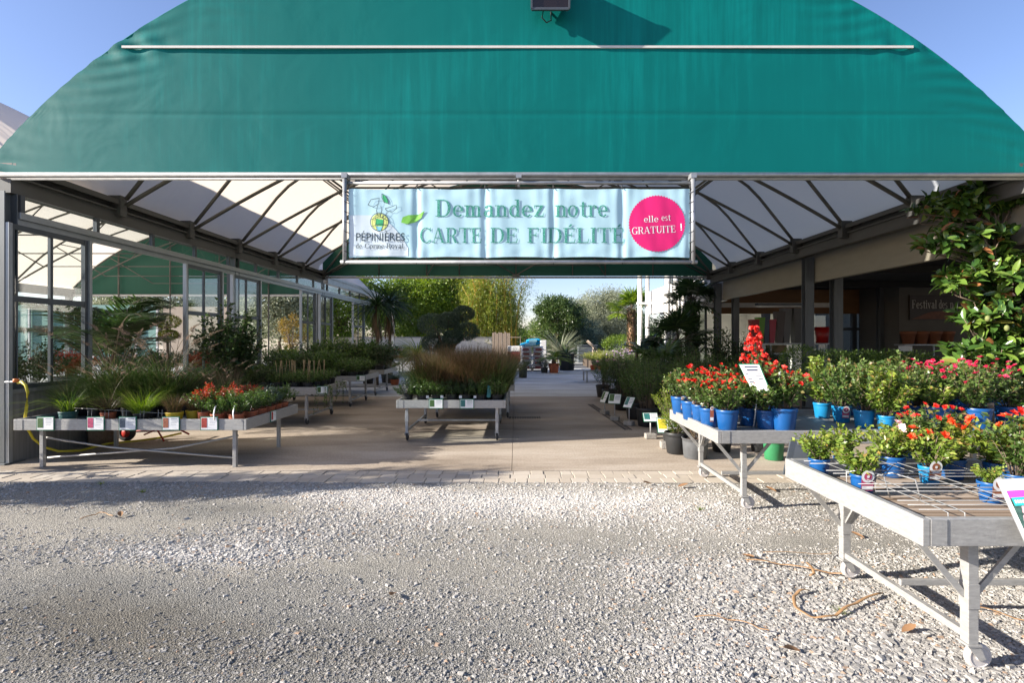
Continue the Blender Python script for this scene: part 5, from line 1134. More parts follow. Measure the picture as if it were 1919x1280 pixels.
for k, (px, py) in enumerate(((405, 768), (441, 766), (474, 762), (503, 757))):
    o = bpy.data.objects.new('paper_strip', STRIP); COL.objects.link(o); o.location = P(px, py, 6.40 + .28 * k if k > 1 else 6.30); tag(o, ['white paper strip hanging from the terracotta pot left of the bench corner', 'white paper strip on the terracotta pot at the near bench corner', 'white paper strip over the right bench rail, second from the corner', 'white paper strip over the right bench rail near the green card'][k], 'paper tag', 'paper strips on the nandina pots')
for row, y in enumerate((6.86, 7.08, 7.30, 7.54)):
    for k in range(8):
        x = -5.95 + k * .27 + uni(-.04, .04)
        if x > -3.95 or (row == 0 and k > 4): continue
        q = (row * 3 + k) % 5; parts = TUFT_PL[k % 2] if q in (0, 2, 4) else (TUFT_PU[0] if (q == 3 and k > 2) else TUFT_G[k % 2])
        if parts is TUFT_PU[0]: lb = 'dark purple grass in the crowded inner rows of the left bench'
        elif parts in TUFT_PL: lb = 'green fountain grass with fluffy plumes in the crowded inner rows of the left bench'
        else: lb = 'plain green grass in the crowded inner rows of the left bench'
        potted('potted_grass', lb, 'grass plant', (x, y + uni(-.03, .03), zA), pblk(), parts, {'d': 'purple grasses on the left bench', 'g': 'fountain grasses on the left bench', 'p': 'green grasses on the left bench'}[lb[0]], 1, None, ((.80, 1.0, 1.35, 1.6) if k < 5 else (.6, .66, .74, .85))[row])

# ------------------------------------------------------------------ further left benches
LOW = [shrub(26, 26, .24, .20, .034, .017, g_mid, .1, stem_r=.0015, base=.4), shrub(26, 26, .22, .22, .034, .017, g_mid, .05, stem_r=.0015, base=.4, up=.3)]
LOWD = [shrub(30, 28, .32, .20, .034, .016, g_dark, .1, stem_r=.002, base=.4), shrub(30, 30, .38, .22, .040, .02, g_mid, .1, stem_r=.002, base=.4)]
canes = MB()
for k in range(3): a = uni(0, 6); canes.tube([(.03 * math.cos(a), .03 * math.sin(a), 0), (.06 * math.cos(a + 1), .06 * math.sin(a + 1), .42)], .005, 4)
CANE = canes.mesh('canes', MATL('pale_cane', (.42, .30, .16), .7, .2, 9))
for row in range(5):
    for k in range(8):
        x, y = -5.9 + k * .29 + uni(-.04, .04), 9.62 + row * .28
        right = k >= 5
        potted('potted_climber', 'low leafy trailing plant with pale canes at the near right of its bench' if right and row < 3 else 'low leafy plant in the shaded body of the trailing plant bench', 'climbing plant', (x, y, .66), pblk(.09, .13), (LOW if right else LOWD)[k % 2] + ([('canes', CANE)] if right and row < 3 else []), 'climbers with canes' if right and row < 3 else 'low plants on the trailing plant bench', 1, None, 1.0)
for row in range(3):
    for k in range(6): potted('potted_mound', 'clipped green mound plant on the farther shaded left bench', 'shrub', (-5.85 + k * .4 + uni(-.03, .03), 12.15 + row * .45, .68), pblk(.12, .14), LOW[k % 2] if k > 3 else LOWD[k % 2], 'mound plants on the farther left bench', 1, None, 1.6)
for row in range(3):
    for k in range(5): potted('potted_dark_shrub', 'dark bushy shrub on the last rolling bench along the glass', 'shrub', (-5.9 + k * .5 + uni(-.05, .05), 14.6 + row * .45, .68), pblk(.13, .18), LOWD[k % 2], 'dark shrubs on the last left bench', 1, None, 2.3)
b = MB()
for k in range(22):
    a = uni(0, 1); x0_ = -3.9 + uni(0, .55); y0_ = 9.5 + uni(-.05, .1) if k % 2 else 9.6 + uni(0, 1.2)
    if k % 2 == 0: x0_ = -3.62
    pts = [(x0_, y0_, .74), (x0_ + .05, y0_ - .08, .68), (x0_ + uni(0, .1), y0_ - .1, .68 - uni(.15, .45))]; t2 = np.linspace(0, 1, 14); pa = np.array(pts); b.tube(pts, .002, 3, 1)
    pp = np.stack([np.interp(t2, [0, .3, 1], pa[:, j]) for j in range(3)], 1); b.leaves(pp, RNG.normal(0, 1, (14, 3)) + [0, -.5, -.3], RNG.normal(0, .4, (14, 3)) + [0, -.8, .4], .035, .02)
tag(b.build('trailing_ivy', [g_mid, m_bark]), 'leafy trailing stems hanging over the rail of the cane bench', 'climbing plant')
# big dark evergreen and others by the glass
DK = shrub(60, 60, 1.35, .55, .075, .04, g_dark, .35, (.6, 1), stem_r=.008, flat=.3)
potted('potted_evergreen', 'large dark round evergreen shrub in front of the glazed door panels', 'shrub', (-5.2, 9.3, 0), pot('black', .24, .6, m_black), shrub(70, 70, 1.75, .62, .08, .045, g_dark, .45, (.55, 1), stem_r=.009, flat=.25), None)
for k, (px, Y, h, lb) in enumerate(((595, 16.6, .9, 'feathery dark shrub below the rear left canopy column'), (640, 17.6, 1.0, 'bushy dark shrub with pinkish tips past the rear left column'), (690, 18.5, .95, 'broad dark shrub nearest the path beyond the left benches'), (725, 19.0, .75, 'low dark shrub at the path edge beyond the left benches'), (660, 20.5, 1.15, 'tall dark shrub against the far glass panels'))):
    potted('potted_shrub', lb, 'shrub', ((px - CX) / K * Y, Y, 0), pot('black', .22, .36, m_black), shrub(44, 50, h * .95, .55, .06, .028, g_dark if k % 2 == 0 else g_mid, .1, stem_r=.005), 'shrubs beyond the left benches')
potted('potted_bluegrass', 'silvery blue grass mound at the path edge beyond the left benches', 'grass plant', ((740 - CX) / K * 18, 18, 0), pot('terra', .16, .2, m_terra), tuft(260, .5, .1, .012, g_bluegreen, (.2, 1.0), (.4, 1.3)), None)
# centre bench
zD = .605
for k in range(7):
    x = -1.72 + k * .235; lb = ['grey green low spreading shrub at the left end of the centre bench front', 'low spreading shrub second from the left on the centre bench front', 'low spreading shrub above the left card of the centre bench', 'low spreading shrub between the two cards of the centre bench', 'low spreading shrub above the right card of the centre bench', 'low spreading shrub beside the green plant label on the centre bench', 'taller fine leaved shrub at the right end of the centre bench front'][k]
    potted('potted_low_shrub', lb, 'shrub', (x, 8.13, zD), pblk(.09, .13), shrub(36, 44, .24 if k < 6 else .36, .20, .030, .011, g_dark if k in (0, 3, 4) else g_mid, .02, stem_r=.002, base=.5, up=.2, flat=.6), 'low shrubs along the front of the centre bench', 1, None, 1.15)
RUSTB = [tuft(420, .66, .12, .004, g_rust, (.05, .5), (.05, .55), (.6, 1)), tuft(420, .62, .12, .004, g_rust, (.05, .55), (.05, .6), (.6, 1)), tuft(380, .55, .12, .0045, g_grass, (.05, .6), (.1, .7), (.6, 1))]
for row in range(3):
    for k in range(6):
        x = -1.55 + k * .25; gr = k == 5 or (k == 0 and row == 0)
        potted('potted_grass', 'green fine grass at the side of the brown grass mass on the centre bench' if gr else 'reddish brown upright grass in the mass on the centre bench', 'grass plant', (x, 8.45 + row * .42, zD), pblk(.10, .14), RUSTB[2] if gr else RUSTB[(k + row) % 2], 'green grasses on the centre bench' if gr else 'brown grasses on the centre bench', 1, None, 1.45)
for row in range(3):
    for k in range(5): potted('potted_grass', 'tall grass on the bench behind the centre bench', 'grass plant', (-1.55 + k * .33, 10.55 + row * .7, .63), pblk(.11, .15), RUSTB[(k + row) % 3], 'grasses on the bench behind the centre bench', 1, None, 1.4)
b = MB(); b.add([P(912, 745, 8.02), P(919, 745, 8.02), P(921, 724, 8.06), P(914, 722, 8.06)], [(0, 1, 2, 3)]); b.tube([P(915, 746, 8.03), P(917, 735, 8.05)], .003, 4); tag(b.build('plant_label', PIC[5]), 'upright teal plant label stuck in a pot on the centre bench', 'plant label')
for k in range(4):
    b = MB(); c = P(801 + k * 27 + (8 if k > 1 else 0), 744, 8.02); b.box((c.x - .022, c.y - .001, c.z - .02), (c.x + .022, c.y + .001, c.z + .022)); tag(b.build('white_label', m_white), 'small white pot label just above the centre bench front rail', 'plant label', 'small white labels on the centre bench')

# topiary olive: balls of foliage on limbs
t = thing('topiary_olive', 'cloud pruned dark olive with ball shaped pads behind the brown grass', 'topiary', ((838 - CX) / K * 13.6, 13.6, 0)); xo, yo = t.location.x, t.location.y
BALLS = [(810, 608, .34), (840, 600, .25), (869, 588, .25), (874, 621, .29), (812, 643, .27), (849, 632, .22), (834, 652, .22)]
b = MB(); cr = []
b.tube([(0, 0, 0), (.03, 0, .6), (-.02, .02, 1.2), (.02, 0, 1.6)], .085, 8, r1=.06)
for k, (px, py, r) in enumerate(BALLS):
    c = P(px, py, 13.6 + .25 * ((k * 7) % 5 - 2) * .5) - Vector((xo, yo, 0)); b.tube([(0, 0, 1.0 + .05 * (k % 4)), (c.x * .6, c.y * .6, c.z - .25), tuple(c)], .035, 6, r1=.015)
    m = MB(); n_ = 3600; d = norm(RNG.normal(0, 1, (n_, 3))); p = d * r * 1.0 * (.58 + .46 * RNG.random((n_, 1)) ** .6) * [1.12, 1.05, .80]; m.leaves(p + np.array(c), d + RNG.normal(0, .5, (n_, 3)) + [0, 0, .4], d + RNG.normal(0, .4, (n_, 3)), .05, .014)
    m.build('foliage_ball', g_bluegreen, t, world=False)
b.build('trunk', m_bark, t, world=False); q = MB(); q.lathe([(.001, 0), (.30, 0), (.38, .5), (.36, .5), (.35, .44), (.001, .45)], n=24); q.build('pot', m_black, t, world=False)

# cordylines on the left of the path
for px, Y, h, lb in ((706, 17.8, 2.75, 'dark drooping strap leaved cordyline, left of the pair by the slim steel column'), (730, 18.6, 2.85, 'dark drooping strap leaved cordyline, right of the pair nearest the slim steel column')):
    t = thing('cordyline', lb, 'palm', ((px - CX) / K * Y, Y, 0), 0, 'cordylines'); b = MB(); b.tube([(0, 0, 0), (.02, 0, 1), (0, 0, h)], .07, 8, r1=.05); b.build('trunk', m_bark, t, world=False)
    child('leaves', rosette(120, 1.0, .05, g_dark, (-.2, 1.4), .75, h), t); m = MB(); n_ = 60; a = uni(0, 6.28, n_); z = uni(h - .7, h - .1, n_); m.bigleaves(np.stack([.05 * np.cos(a), .05 * np.sin(a), z], 1), np.stack([np.cos(a) * .4, np.sin(a) * .4, -np.ones(n_)], 1), np.stack([np.cos(a), np.sin(a), .3 * np.ones(n_)], 1), .7, .035); m.build('dry_leaves', g_rust, t, world=False)
# areca palm and topiary inside the tunnel
t = thing('areca_palm', 'big feathery palm inside the tunnel seen through the open doorway', 'palm', ((205 - CX) / K * 8.9, 8.9, 0)); child('fronds', feather_palm(17, 2.5, g_dark, 60, .026, .34, (.85, 1.5), z0=1.0), t); child('pot', pot('grey', .26, .42, m_grey_pot)[0], t); b = MB()
for k in range(5): b.tube([(.05 * math.cos(k), .05 * math.sin(k), .3), (.1 * math.cos(k), .1 * math.sin(k), 1.0)], .02, 6)
b.build('stems', m_bark, t, world=False)
t = thing('topiary_standard', 'yellow green two tiered topiary inside the tunnel', 'topiary', ((313 - CX) / K * 11.5, 11.5, 0)); b = MB(); b.tube([(0, 0, .3), (.02, 0, 1.2), (0, 0, 2.0)], .03, 6); b.build('stem', m_bark, t, world=False)
for c_, r in (((0, 0, 2.0), .24), ((.04, 0, 1.70), .17)):
    m = MB(); n_ = 1200; d = norm(RNG.normal(0, 1, (n_, 3))); m.leaves(d * r * (.8 + .25 * RNG.random((n_, 1))) * [1.1, 1.1, .6] + np.array(c_), d + RNG.normal(0, .5, (n_, 3)), d, .04, .02); m.build('foliage_ball', g_yell, t, world=False)
child('pot', pot('terra', .2, .34, m_terra)[0], t)
# benches of colour inside the tunnel
for k, (px, Y, cm, lb) in enumerate(((125, 12.5, g_red, 'red leaved plant mass inside the tunnel behind the first glass panel'), (60, 10.5, g_dark, 'dark shrub inside the tunnel behind the first glass panel'), (300, 14.5, g_dark, 'dark broad leaved plant inside the tunnel in the open doorway'), (250, 15.0, g_dark, 'dark strap leaved plant inside the tunnel beside the palm'), (385, 15.5, g_red, 'reddish plant inside the tunnel behind the second glass panel'), (520, 19.5, g_mid, 'green plant inside the tunnel in the second doorway'), (545, 20.5, g_yell, 'golden leaved plant inside the tunnel in the second doorway'), (372, 18, g_bluegreen, 'rounded blue green plant inside the tunnel behind the second panel'))):
    potted('tunnel_plant', lb, 'shrub', ((px - CX) / K * Y, Y, 0), pot('grey', .3, .7, m_grey_pot), shrub(50, 46, .75 if k != 1 else 1.1, .75, .09, .035, cm, .25, stem_r=.005), 'plants inside the tunnel')

# ------------------------------------------------------------------ right side: shrubs beside the path
BAMB = [shrub(34, 52, 1.0, .42, .060, .015, g_mid, .25, (.7, 1), stem_r=.004, flat=.3, base=.3), shrub(34, 52, .95, .40, .055, .016, g_mid, .2, (.65, 1), stem_r=.004, flat=.3, base=.3), shrub(34, 52, .9, .42, .055, .018, g_dark, .2, (.65, 1), stem_r=.004, flat=.3, base=.3)]
FRONT = [(1212, 9.45, 'upright shrub with bare lower canes in black pot behind the yellow tabbed sign'), (1190, 10.3, 'dense green shrub in black pot behind the third stake sign'), (1166, 11.6, 'dense shrub in black pot behind the second stake sign'), (1143, 12.9, 'dark reddish based shrub in the path row behind the farthest stake sign'), (1130, 14.2, 'dark shrub at the far left end of the path side shrubs')]
for k, (px, Y, lb) in enumerate(FRONT): potted('potted_shrub', lb, 'shrub', ((px - CX) / K * Y, Y, 0), pot('black', .20, .34, m_black), BAMB[k % 3], 'shrubs in black pots beside the path')
for row, (xx, ys_) in enumerate(((3.05, (9.0, 10.0, 11.0, 12.0, 13.1, 14.2, 15.2)), (3.8, (8.6, 9.7, 10.8, 12, 13.2, 14.4)), (4.6, (9.2, 10.5, 11.8, 13.2, 14.6)))):
    for k, y in enumerate(ys_): potted('potted_shrub', ['bushy shrub in the second row of the path side shrubs', 'bushy shrub in the third row of the path side shrubs', 'bushy shrub in the rearmost row of the path side shrubs'][row], 'shrub', (xx + uni(-.12, .12), y, 0), pot('black', .20, .34, m_black), BAMB[(k + row) % 3], ['second row of path side shrubs', 'third row of path side shrubs', 'rearmost row of path side shrubs'][row], 1, None, 1.0 + .06 * row)
potted('potted_shrub', 'bright feathery green shrub in black pot left of the rose bench corner', 'shrub', ((1262 - CX) / K * 7.6, 7.6, 0), pot('black', .17, .3, m_black), shrub(36, 50, .85, .32, .05, .012, g_bright, .15, stem_r=.004), None)
potted('potted_shrub', 'low broom like shrub in black pot under the corner of the rose bench', 'shrub', ((1268 - CX) / K * 7.2, 7.2, 0), pot('black', .17, .3, m_black), shrub(30, 40, .40, .26, .05, .012, g_bright, .15, stem_r=.004), None)
potted('round_potted_shrub', 'round light green shrub beside the rear right canopy column', 'shrub', ((1308 - CX) / K * 11, 11, 0), pot('black', .2, .4, m_black), shrub(40, 50, 1.15, .42, .06, .02, g_mid, .45, stem_r=.006), None)
p = G(1303, 858); potted('large_grey_pot', 'large worn grey pot with small plant under the rose bench corner', 'pot', p, pot('worn', .175, .27, m_grey_pot, rim=False, taper=.86), shrub(14, 16, .22, .15, .04, .012, g_rust, .2), None, 1.0, None, 1)
p = G(1450, 861); potted('green_pot', 'mid green plastic pot standing under the back rose bench', 'pot', p, pot('greenp', .135, .27, m_greenp, taper=.84), shrub(10, 14, .10, .09, .03, .02, g_mid, .2), None)
for px, lb in ((1352, 'dark pot under the back rose bench beside the grey pot'), (1425, 'dark pot under the back rose bench beside the green pot')): potted('dark_pot', lb, 'pot', G(px, 846), pot('black', .15, .24, m_black), shrub(8, 12, .15, .12, .03, .02, g_dark, .2), 'dark pots under the rose bench')
# conical evergreen, round tree and hedge shrubs under the shop eaves
potted('conical_evergreen', 'dark conical evergreen between the rear right column and the thin shop column', 'shrub', ((1352 - CX) / K * 15.0, 15.0, 0), pot('black', .25, .4, m_black), shrub(60, 60, 2.2, .5, .08, .04, g_dark, .15, (.4, 1), stem_r=.008, flat=.55), None)
for k, (px, Y, top, r, lb) in enumerate(((1500, 9.2, 647, .36, 'round headed clipped shrub on a short stem left of the hedge'), (1560, 9.0, 655, .36, 'clipped hedge plant, leftmost of the row under the shop fascia'), (1612, 9.0, 656, .38, 'clipped hedge plant, second from left under the shop fascia'), (1664, 9.0, 657, .38, 'clipped hedge plant, third from left under the shop fascia'), (1716, 9.0, 659, .38, 'clipped hedge plant, right end of the row behind the magnolia'))):
    h = EYE + (CY - top) / K * Y - .45; x = (px - CX) / K * Y
    t = thing('hedge_plant', lb, 'hedge plant', (x, Y, 0), 0, 'clipped shrubs under the fascia'); m = MB(); n_ = 2600; d = norm(np.sign(RNG.normal(0, 1, (n_, 3))) * np.abs(RNG.normal(0, 1, (n_, 3))) ** (.75 if k else 1.0)); p = d * (.75 + .3 * RNG.random((n_, 1))) * [r * (1.15 if k else 1), r * .8, .34 if k else .33] + np.array([0, 0, h + .12])
    m.leaves(p, d + RNG.normal(0, .6, (n_, 3)), d + RNG.normal(0, .4, (n_, 3)), .045, .018); m.build('foliage', g_hedge, t, world=False); b = MB(); b.tube([(0, 0, .25), (.01, 0, .6), (0, 0, h)], .022, 6); b.build('stem', m_bark, t, world=False); child('pot', pot('black', .22, .36, m_black)[0], t)

# magnolia
def magnolia(name, label, loc, H, blobs, nsh, leafL=.15, grp=None):
    t = thing(name, label, 'tree', loc, 0, grp); m = MB(); b = MB(); b.tube([(0, 0, 0), (.03, .02, H * .3), (-.02, 0, H * .6), (0, 0, H * .92)], .05, 8, r1=.015)
    c, d, cones = [], [], []
    for (bx, by, bz, br, bh) in blobs:
        k = int(nsh * br * br * bh)
        a = norm(RNG.normal(0, 1, (k, 3))) * (.45 + .55 * RNG.random((k, 1)) ** .5); c.append(a * [br, br, bh] + [bx, by, bz]); d.append(a + [0, 0, .7])
    c = np.concatenate(c); d = norm(np.concatenate(d) + RNG.normal(0, .25, (len(c), 3))); lv = 9
    for k in range(len(c)):
        if k % 2 == 0: base = np.array([0, 0, max(.3, c[k][2] - .35)]); b.tube([base * [0, 0, 1] + c[k] * [.25, .25, 0], (c[k] - d[k] * .25), c[k]], .010, 5, r1=.005)
    i = np.repeat(np.arange(len(c)), lv); n = len(i); u = norm(np.cross(d, [0.3, .8, .2])); v = np.cross(d, u); a = uni(0, 2 * PI, n); out = u[i] * np.cos(a)[:, None] + v[i] * np.sin(a)[:, None]; el = uni(.0, 1.1, n)[:, None]
    dd = out * np.cos(el) + d[i] * np.sin(el); p = c[i] - d[i] * uni(0, .16, n)[:, None]; nr = d[i] * .9 - out * .4 + RNG.normal(0, .2, (n, 3)) + [0, 0, .3]
    m.bigleaves(p, dd, nr, leafL * uni(.6, 1.15, n), leafL * .40 * uni(.8, 1.1, n), RNG.random(n), 0, .18, .18)
    m.build('leaves', g_magn, t, world=False); b.build('trunk', m_bark, t, world=False)
    return t
YM = 7.15; xm = (1865 - CX) / K * YM
def mb_(px, py, dy, r, h): q = P(px, py, YM); return (q.x - xm, dy, q.z, r, h)
t = magnolia('magnolia_tree', 'glossy leaved magnolia with rusty leaf backs at the right canopy edge', (xm, YM, 0), 3.6,
         [mb_(1840, 372, .2, .42, .24), mb_(1775, 375, .25, .30, .14), mb_(1905, 360, .2, .45, .25), mb_(1770, 445, .05, .34, .16), mb_(1850, 450, .1, .40, .26), mb_(1800, 520, -.1, .30, .20), mb_(1880, 520, -.05, .50, .34), mb_(1770, 532, -.2, .16, .10), mb_(1840, 590, -.15, .42, .26), mb_(1900, 620, -.1, .52, .36), mb_(1815, 610, -.2, .22, .20), mb_(1850, 670, -.1, .50, .28), mb_(1765, 668, -.3, .26, .18), mb_(1890, 720, 0, .5, .3)], 900, .205)
for px, py in ((1851, 597), (1887, 615)): b = MB(); b.lathe([(.001, -.04), (.022, -.028), (.030, 0), (.022, .03), (.001, .042)], P(px, py, YM - .62), 10); b.build('seed_cone', MATL('cone_green', (.17, .19, .06), .7, .3, 60), t)
q = MB(); q.lathe([(.001, 0), (.32, 0), (.40, .5), (.38, .5), (.37, .44), (.001, .45)], n=24); q.build('pot', m_black, t, world=False)
magnolia('magnolia_shrub', 'broad leaved shrub whose leaves peep in beside the left canopy post', (-6.68, 5.98, 0), 2.0, [(.05, 0, 1.45, .36, .16), (.05, 0, .62, .40, .25)], 150, .17)

# ------------------------------------------------------------------ far garden: trees, bamboo, palms
def at(px, Y): return ((px - CX) / K * Y, Y, 0)
tree('leafy_tree', 'bright green maple like tree beside the slim steel column', 'tree', at(790, 44), 2.0, .16, 90, 330, (3.6, 3.0, 3.2), 4.5, .21, .13, g_bright, .34, shell=.4)
tree('leafy_tree', 'yellow green tree between the maple and the bamboo', 'tree', at(862, 47), 2.2, .16, 70, 300, (3.0, 2.4, 3.4), 4.9, .20, .11, g_yell, .34, shell=.4)
tree('tall_tree', 'tall pale tree seen through the second doorway of the glazed wall', 'tree', at(525, 38), 2.2, .16, 70, 300, (3.2, 2.6, 3.2), 4.8, .22, .12, g_olive, .36)
tree('autumn_shrub', 'orange yellow shrub seen through the second doorway of the glazed wall', 'tree', at(548, 32), .7, .06, 20, 90, (.9, .9, 1.1), 1.9, .12, .07, LEAF('autumn_leaf', [(0, (.16, .10, .02)), (1, (.30, .22, .05))], .5, .35))
tree('tall_tree', 'green tree behind the far glass panels left of the cordylines', 'tree', at(640, 41), 2.2, .16, 70, 300, (3.4, 2.6, 3.2), 4.6, .22, .12, g_bright, .36)
tree('tall_tree', 'pale tree far beyond the teal screen in the tunnel', 'tree', at(300, 42), 2.0, .16, 80, 260, (6, 2.6, 3.0), 4.0, .22, .12, g_olive, .36)
tree('round_tree', 'round headed dark green multi stemmed tree right of the bamboo', 'tree', at(1045, 36), 1.7, .05, 90, 260, (1.75, 1.6, 1.55), 3.15, .14, .08, LEAF('laurel_leaf', [(0, (.03, .06, .015)), (.6, (.075, .12, .03)), (1, (.16, .22, .06))], .3, .25), .30, multi=5, bark=MATL('pale_bark', (.28, .22, .15), .9, .2, 9), shell=.5)
tree('olive_tree', 'large silvery olive tree beyond the picket fence', 'tree', at(1140, 48), 1.5, .2, 110, 420, (3.0, 2.4, 2.4), 3.6, .20, .055, g_olive, .34, shell=.4)
tree('olive_tree', 'smaller silvery olive tree right behind the round headed tree', 'tree', at(1098, 55), 1.5, .16, 60, 300, (1.8, 1.6, 2.4), 3.6, .2, .055, g_olive, .36)
tree('conifer_shrub', 'dark blue green bushy conifer left of the large olive', 'tree', at(1096, 42), .6, .1, 50, 300, (1.2, 1.0, 1.5), 2.0, .14, .04, g_bluegreen, .36)
tree('grey_shrub', 'spreading grey green shrub in front of the large olive', 'tree', at(1120, 37), .4, .06, 40, 260, (1.3, 1.0, .8), 1.35, .11, .04, g_olive, .36)
tree('grey_shrub', 'low blue green shrub beside the dark stone block', 'tree', at(1092, 36), .3, .06, 36, 260, (1.0, .8, .9), 1.5, .11, .04, g_bluegreen, .36)
tree('leafy_shrub', 'light green shrub below the round headed tree', 'tree', at(1010, 38.5), .5, .06, 30, 110, (1.2, 1.0, 1.0), 1.9, .13, .06, g_bright, .36)
tree('leafy_shrub', 'bright green bush beside the far palm trunk', 'tree', at(1165, 33), .4, .06, 30, 110, (1.2, .9, .8), 1.1, .10, .05, g_bright, .36)
for k, (px, lb) in enumerate(((700, 'yellow green bush in front of the garden wall behind the cordylines'), (770, 'dark bush in front of the garden wall below the maple'))): tree('wall_bush', lb, 'tree', at(px, 38.5), .4, .06, 24, 100, (1.3, .6, .5), .6, .10, .045, (g_yell, g_mid)[k], .4)
# background belt of trees
m = MB(); tr = MB()
for k in range(26):
    x = -52 + k * 3.9 + uni(-1, 1); y = 66 + uni(-4, 6); h = uni(6.5, 9.0) if x < -4 else (uni(2.6, 4.2) if x > 12 else 3.1); q, C = crown(22, 170, 2.9, 2.4, h * .55, h * .62, .3, .16, g_mid, .4, light=.3); m.V += [v + np.array([x, y, 0]) for v in q.V]; m.R += q.R; m.F += [(f + m.n, mi, s_) for f, mi, s_ in q.F]; m.n += q.n
struct(m.build('treeline', g_mid), 'stuff')
# bamboo clump
t = thing('bamboo_clump', 'tall yellow stemmed bamboo clump behind the wooden fence', 'bamboo', at(925, 42)); b = MB(); m = MB()
for k in range(70):
    x, y = uni(-2.0, 1.9), uni(-1.2, 1.0) if k % 3 else -1.5; a = uni(0, 6.28); l = uni(.2, .95); lx, ly = x * .12 + l * math.cos(a), l * math.sin(a) * .6; h = uni(4.6, 8.2); pts = np.array([(x, y, 0), (x + lx * .12, y + ly * .12, h * .4), (x + lx * .5, y + ly * .5, h * .75), (x + lx * 1.5, y + ly * 1.5, h)]); b.tube(pts, uni(.035, .07), 6, r1=.01, rv=RNG.random())
    n_ = 460; t2 = .26 + .74 * RNG.random(n_) ** .8; br = RNG.integers(0, 14, n_); bo = RNG.normal(0, .42, (14, 3))[br]; pp = np.stack([np.interp(t2, [0, .4, .75, 1], pts[:, j]) for j in range(3)], 1) + bo * (.5 + .6 * t2[:, None]) + RNG.normal(0, .16, (n_, 3)); d = RNG.normal(0, 1, (n_, 3)); d[:, 2] -= .6; m.leaves(pp, d, RNG.normal(0, .6, (n_, 3)) + [0, 0, 1], .24, .05, np.clip(RNG.normal(.45, .2, n_) + uni(-.15, .2), 0, 1))
b.build('canes', LEAF('yellow_cane', [(0, (.50, .24, .03)), (1, (.72, .42, .07))], .4, 0), t, world=False); m.build('leaves', g_yell, t, world=False)
# yuccas, cycad, agave
t = thing('yucca', 'large spiky pale green yucca between the bag pallet and the stone block', 'yucca', at(1052, 32)); child('leaves', rosette(150, 1.9, .07, g_olive, (-.15, 1.45), .25, .7), t); b = MB(); b.tube([(0, 0, 0), (0, 0, .8)], .12, 8); b.build('stem', m_bark, t, world=False)
t = thing('yucca', 'bright spiky grass leaved yucca left of the topiary olive', 'yucca', at(782, 24)); child('leaves', rosette(220, 1.35, .035, g_yell, (-.2, 1.5), .5, .8), t); b = MB(); b.tube([(0, 0, 0), (0, 0, .85)], .1, 8); b.build('stem', m_bark, t, world=False)
t = thing('potted_cycad', 'bright green cycad in an orange terracotta pot by the bag pallet', 'cycad', G(1038, 699)); child('fronds', feather_palm(30, 1.0, g_bright, 40, .018, .3, (.2, 1.35), z0=.62), t); child('pot', pot('terra', .26, .46, m_terra)[0], t); b = MB(); b.lathe([(.001, .4), (.1, .4), (.12, .55), (.07, .66), (.001, .68)], n=12); b.build('stem', m_bark, t, world=False)
t = potted('black_planter', 'large black planter with dark spiky plant beside the terracotta cycad', 'planter', at(1062, 26.5), pot('big', .40, .85, m_black, rim=False, taper=.92), [('leaves', rosette(70, .8, .05, g_dark, (.0, 1.3), .4, .0))])
potted('potted_shrub', 'small dark shrub in front of the bag pallet beside the cycad', 'shrub', G(1020, 699), pot('black', .18, .26, m_black), shrub(26, 36, .55, .36, .06, .022, g_bluegreen, .1), None)
potted('black_square_pot', 'black pot holding a small shrub by the end of the centre benches', 'pot', G(980, 708), pot('sq', .19, .45, m_black, taper=.86), shrub(26, 36, .4, .34, .05, .022, g_dark, .1), None)
potted('potted_shrub', 'low shrub in the black pot past the planter at the path bend', 'shrub', G(1070, 693), pot('black', .2, .3, m_black), shrub(20, 30, .3, .3, .06, .022, g_mid, .1), None)
b = MB(); c = P(975, 681, 21.2); b.box((c.x - .13, c.y, c.z - .05), (c.x + .13, c.y + .02, c.z + .06)); b.box((c.x - .01, c.y + .022, .2), (c.x + .01, c.y + .03, c.z)); tag(b.build('white_sign', m_white), 'small white sign standing in the black pot by the centre benches', 'sign')
# pallet of soil bags
YP = 26.2; x0 = (976 - CX) / K * YP; x1 = (1019 - CX) / K * YP
pl = thing('wooden_pallet', 'low wooden pallet under the tall stack of white bags', 'pallet', ((x0 + x1) / 2, YP, 0)); b = MB()
for k in range(3): b.box((x0 + k * (x1 - x0 - .1) / 2, YP - .5, 0), (x0 + .1 + k * (x1 - x0 - .1) / 2, YP + .5, .10))
b.build('blocks', m_wood, pl); b = MB()
for k in range(6): b.box((x0 - .02, YP - .52 + k * .18, .104), (x1 + .02, YP - .40 + k * .18, .13))
b.build('boards', m_wood, pl)
def bag_mesh(w, d, h, mats):
    m = MB(); u = np.linspace(-1, 1, 17); v = np.linspace(-1, 1, 11); U, Vv = np.meshgrid(u, v); prof = (1 - np.abs(U) ** 4) ** .5 * (1 - np.abs(Vv) ** 4) ** .5
    for s in (1, -1):
        Zz = .5 * h + s * .5 * h * (prof * (1 + .12 * np.sin(U * 7 + 2 * s) * np.sin(Vv * 5))); i = (np.arange(10)[:, None] * 17 + np.arange(16)[None]).ravel(); F = np.stack([i, i + 1, i + 18, i + 17], 1)
        m.add(np.stack([U * w / 2, Vv * d / 2, Zz], 2).reshape(-1, 3), F if s > 0 else F[:, ::-1], .5, 0, True)
    m.box((-w * .30, -d * .53, h * .14), (w * .22, -d * .47, h * .86), 1); return m.mesh('bag', mats)
m_bagw = MATL('white_bag_plastic', (.72, .70, .70), .4, .25, 9); m_bagr = MATL('bag_print_red', (.20, .035, .035), .5, .2, 9)
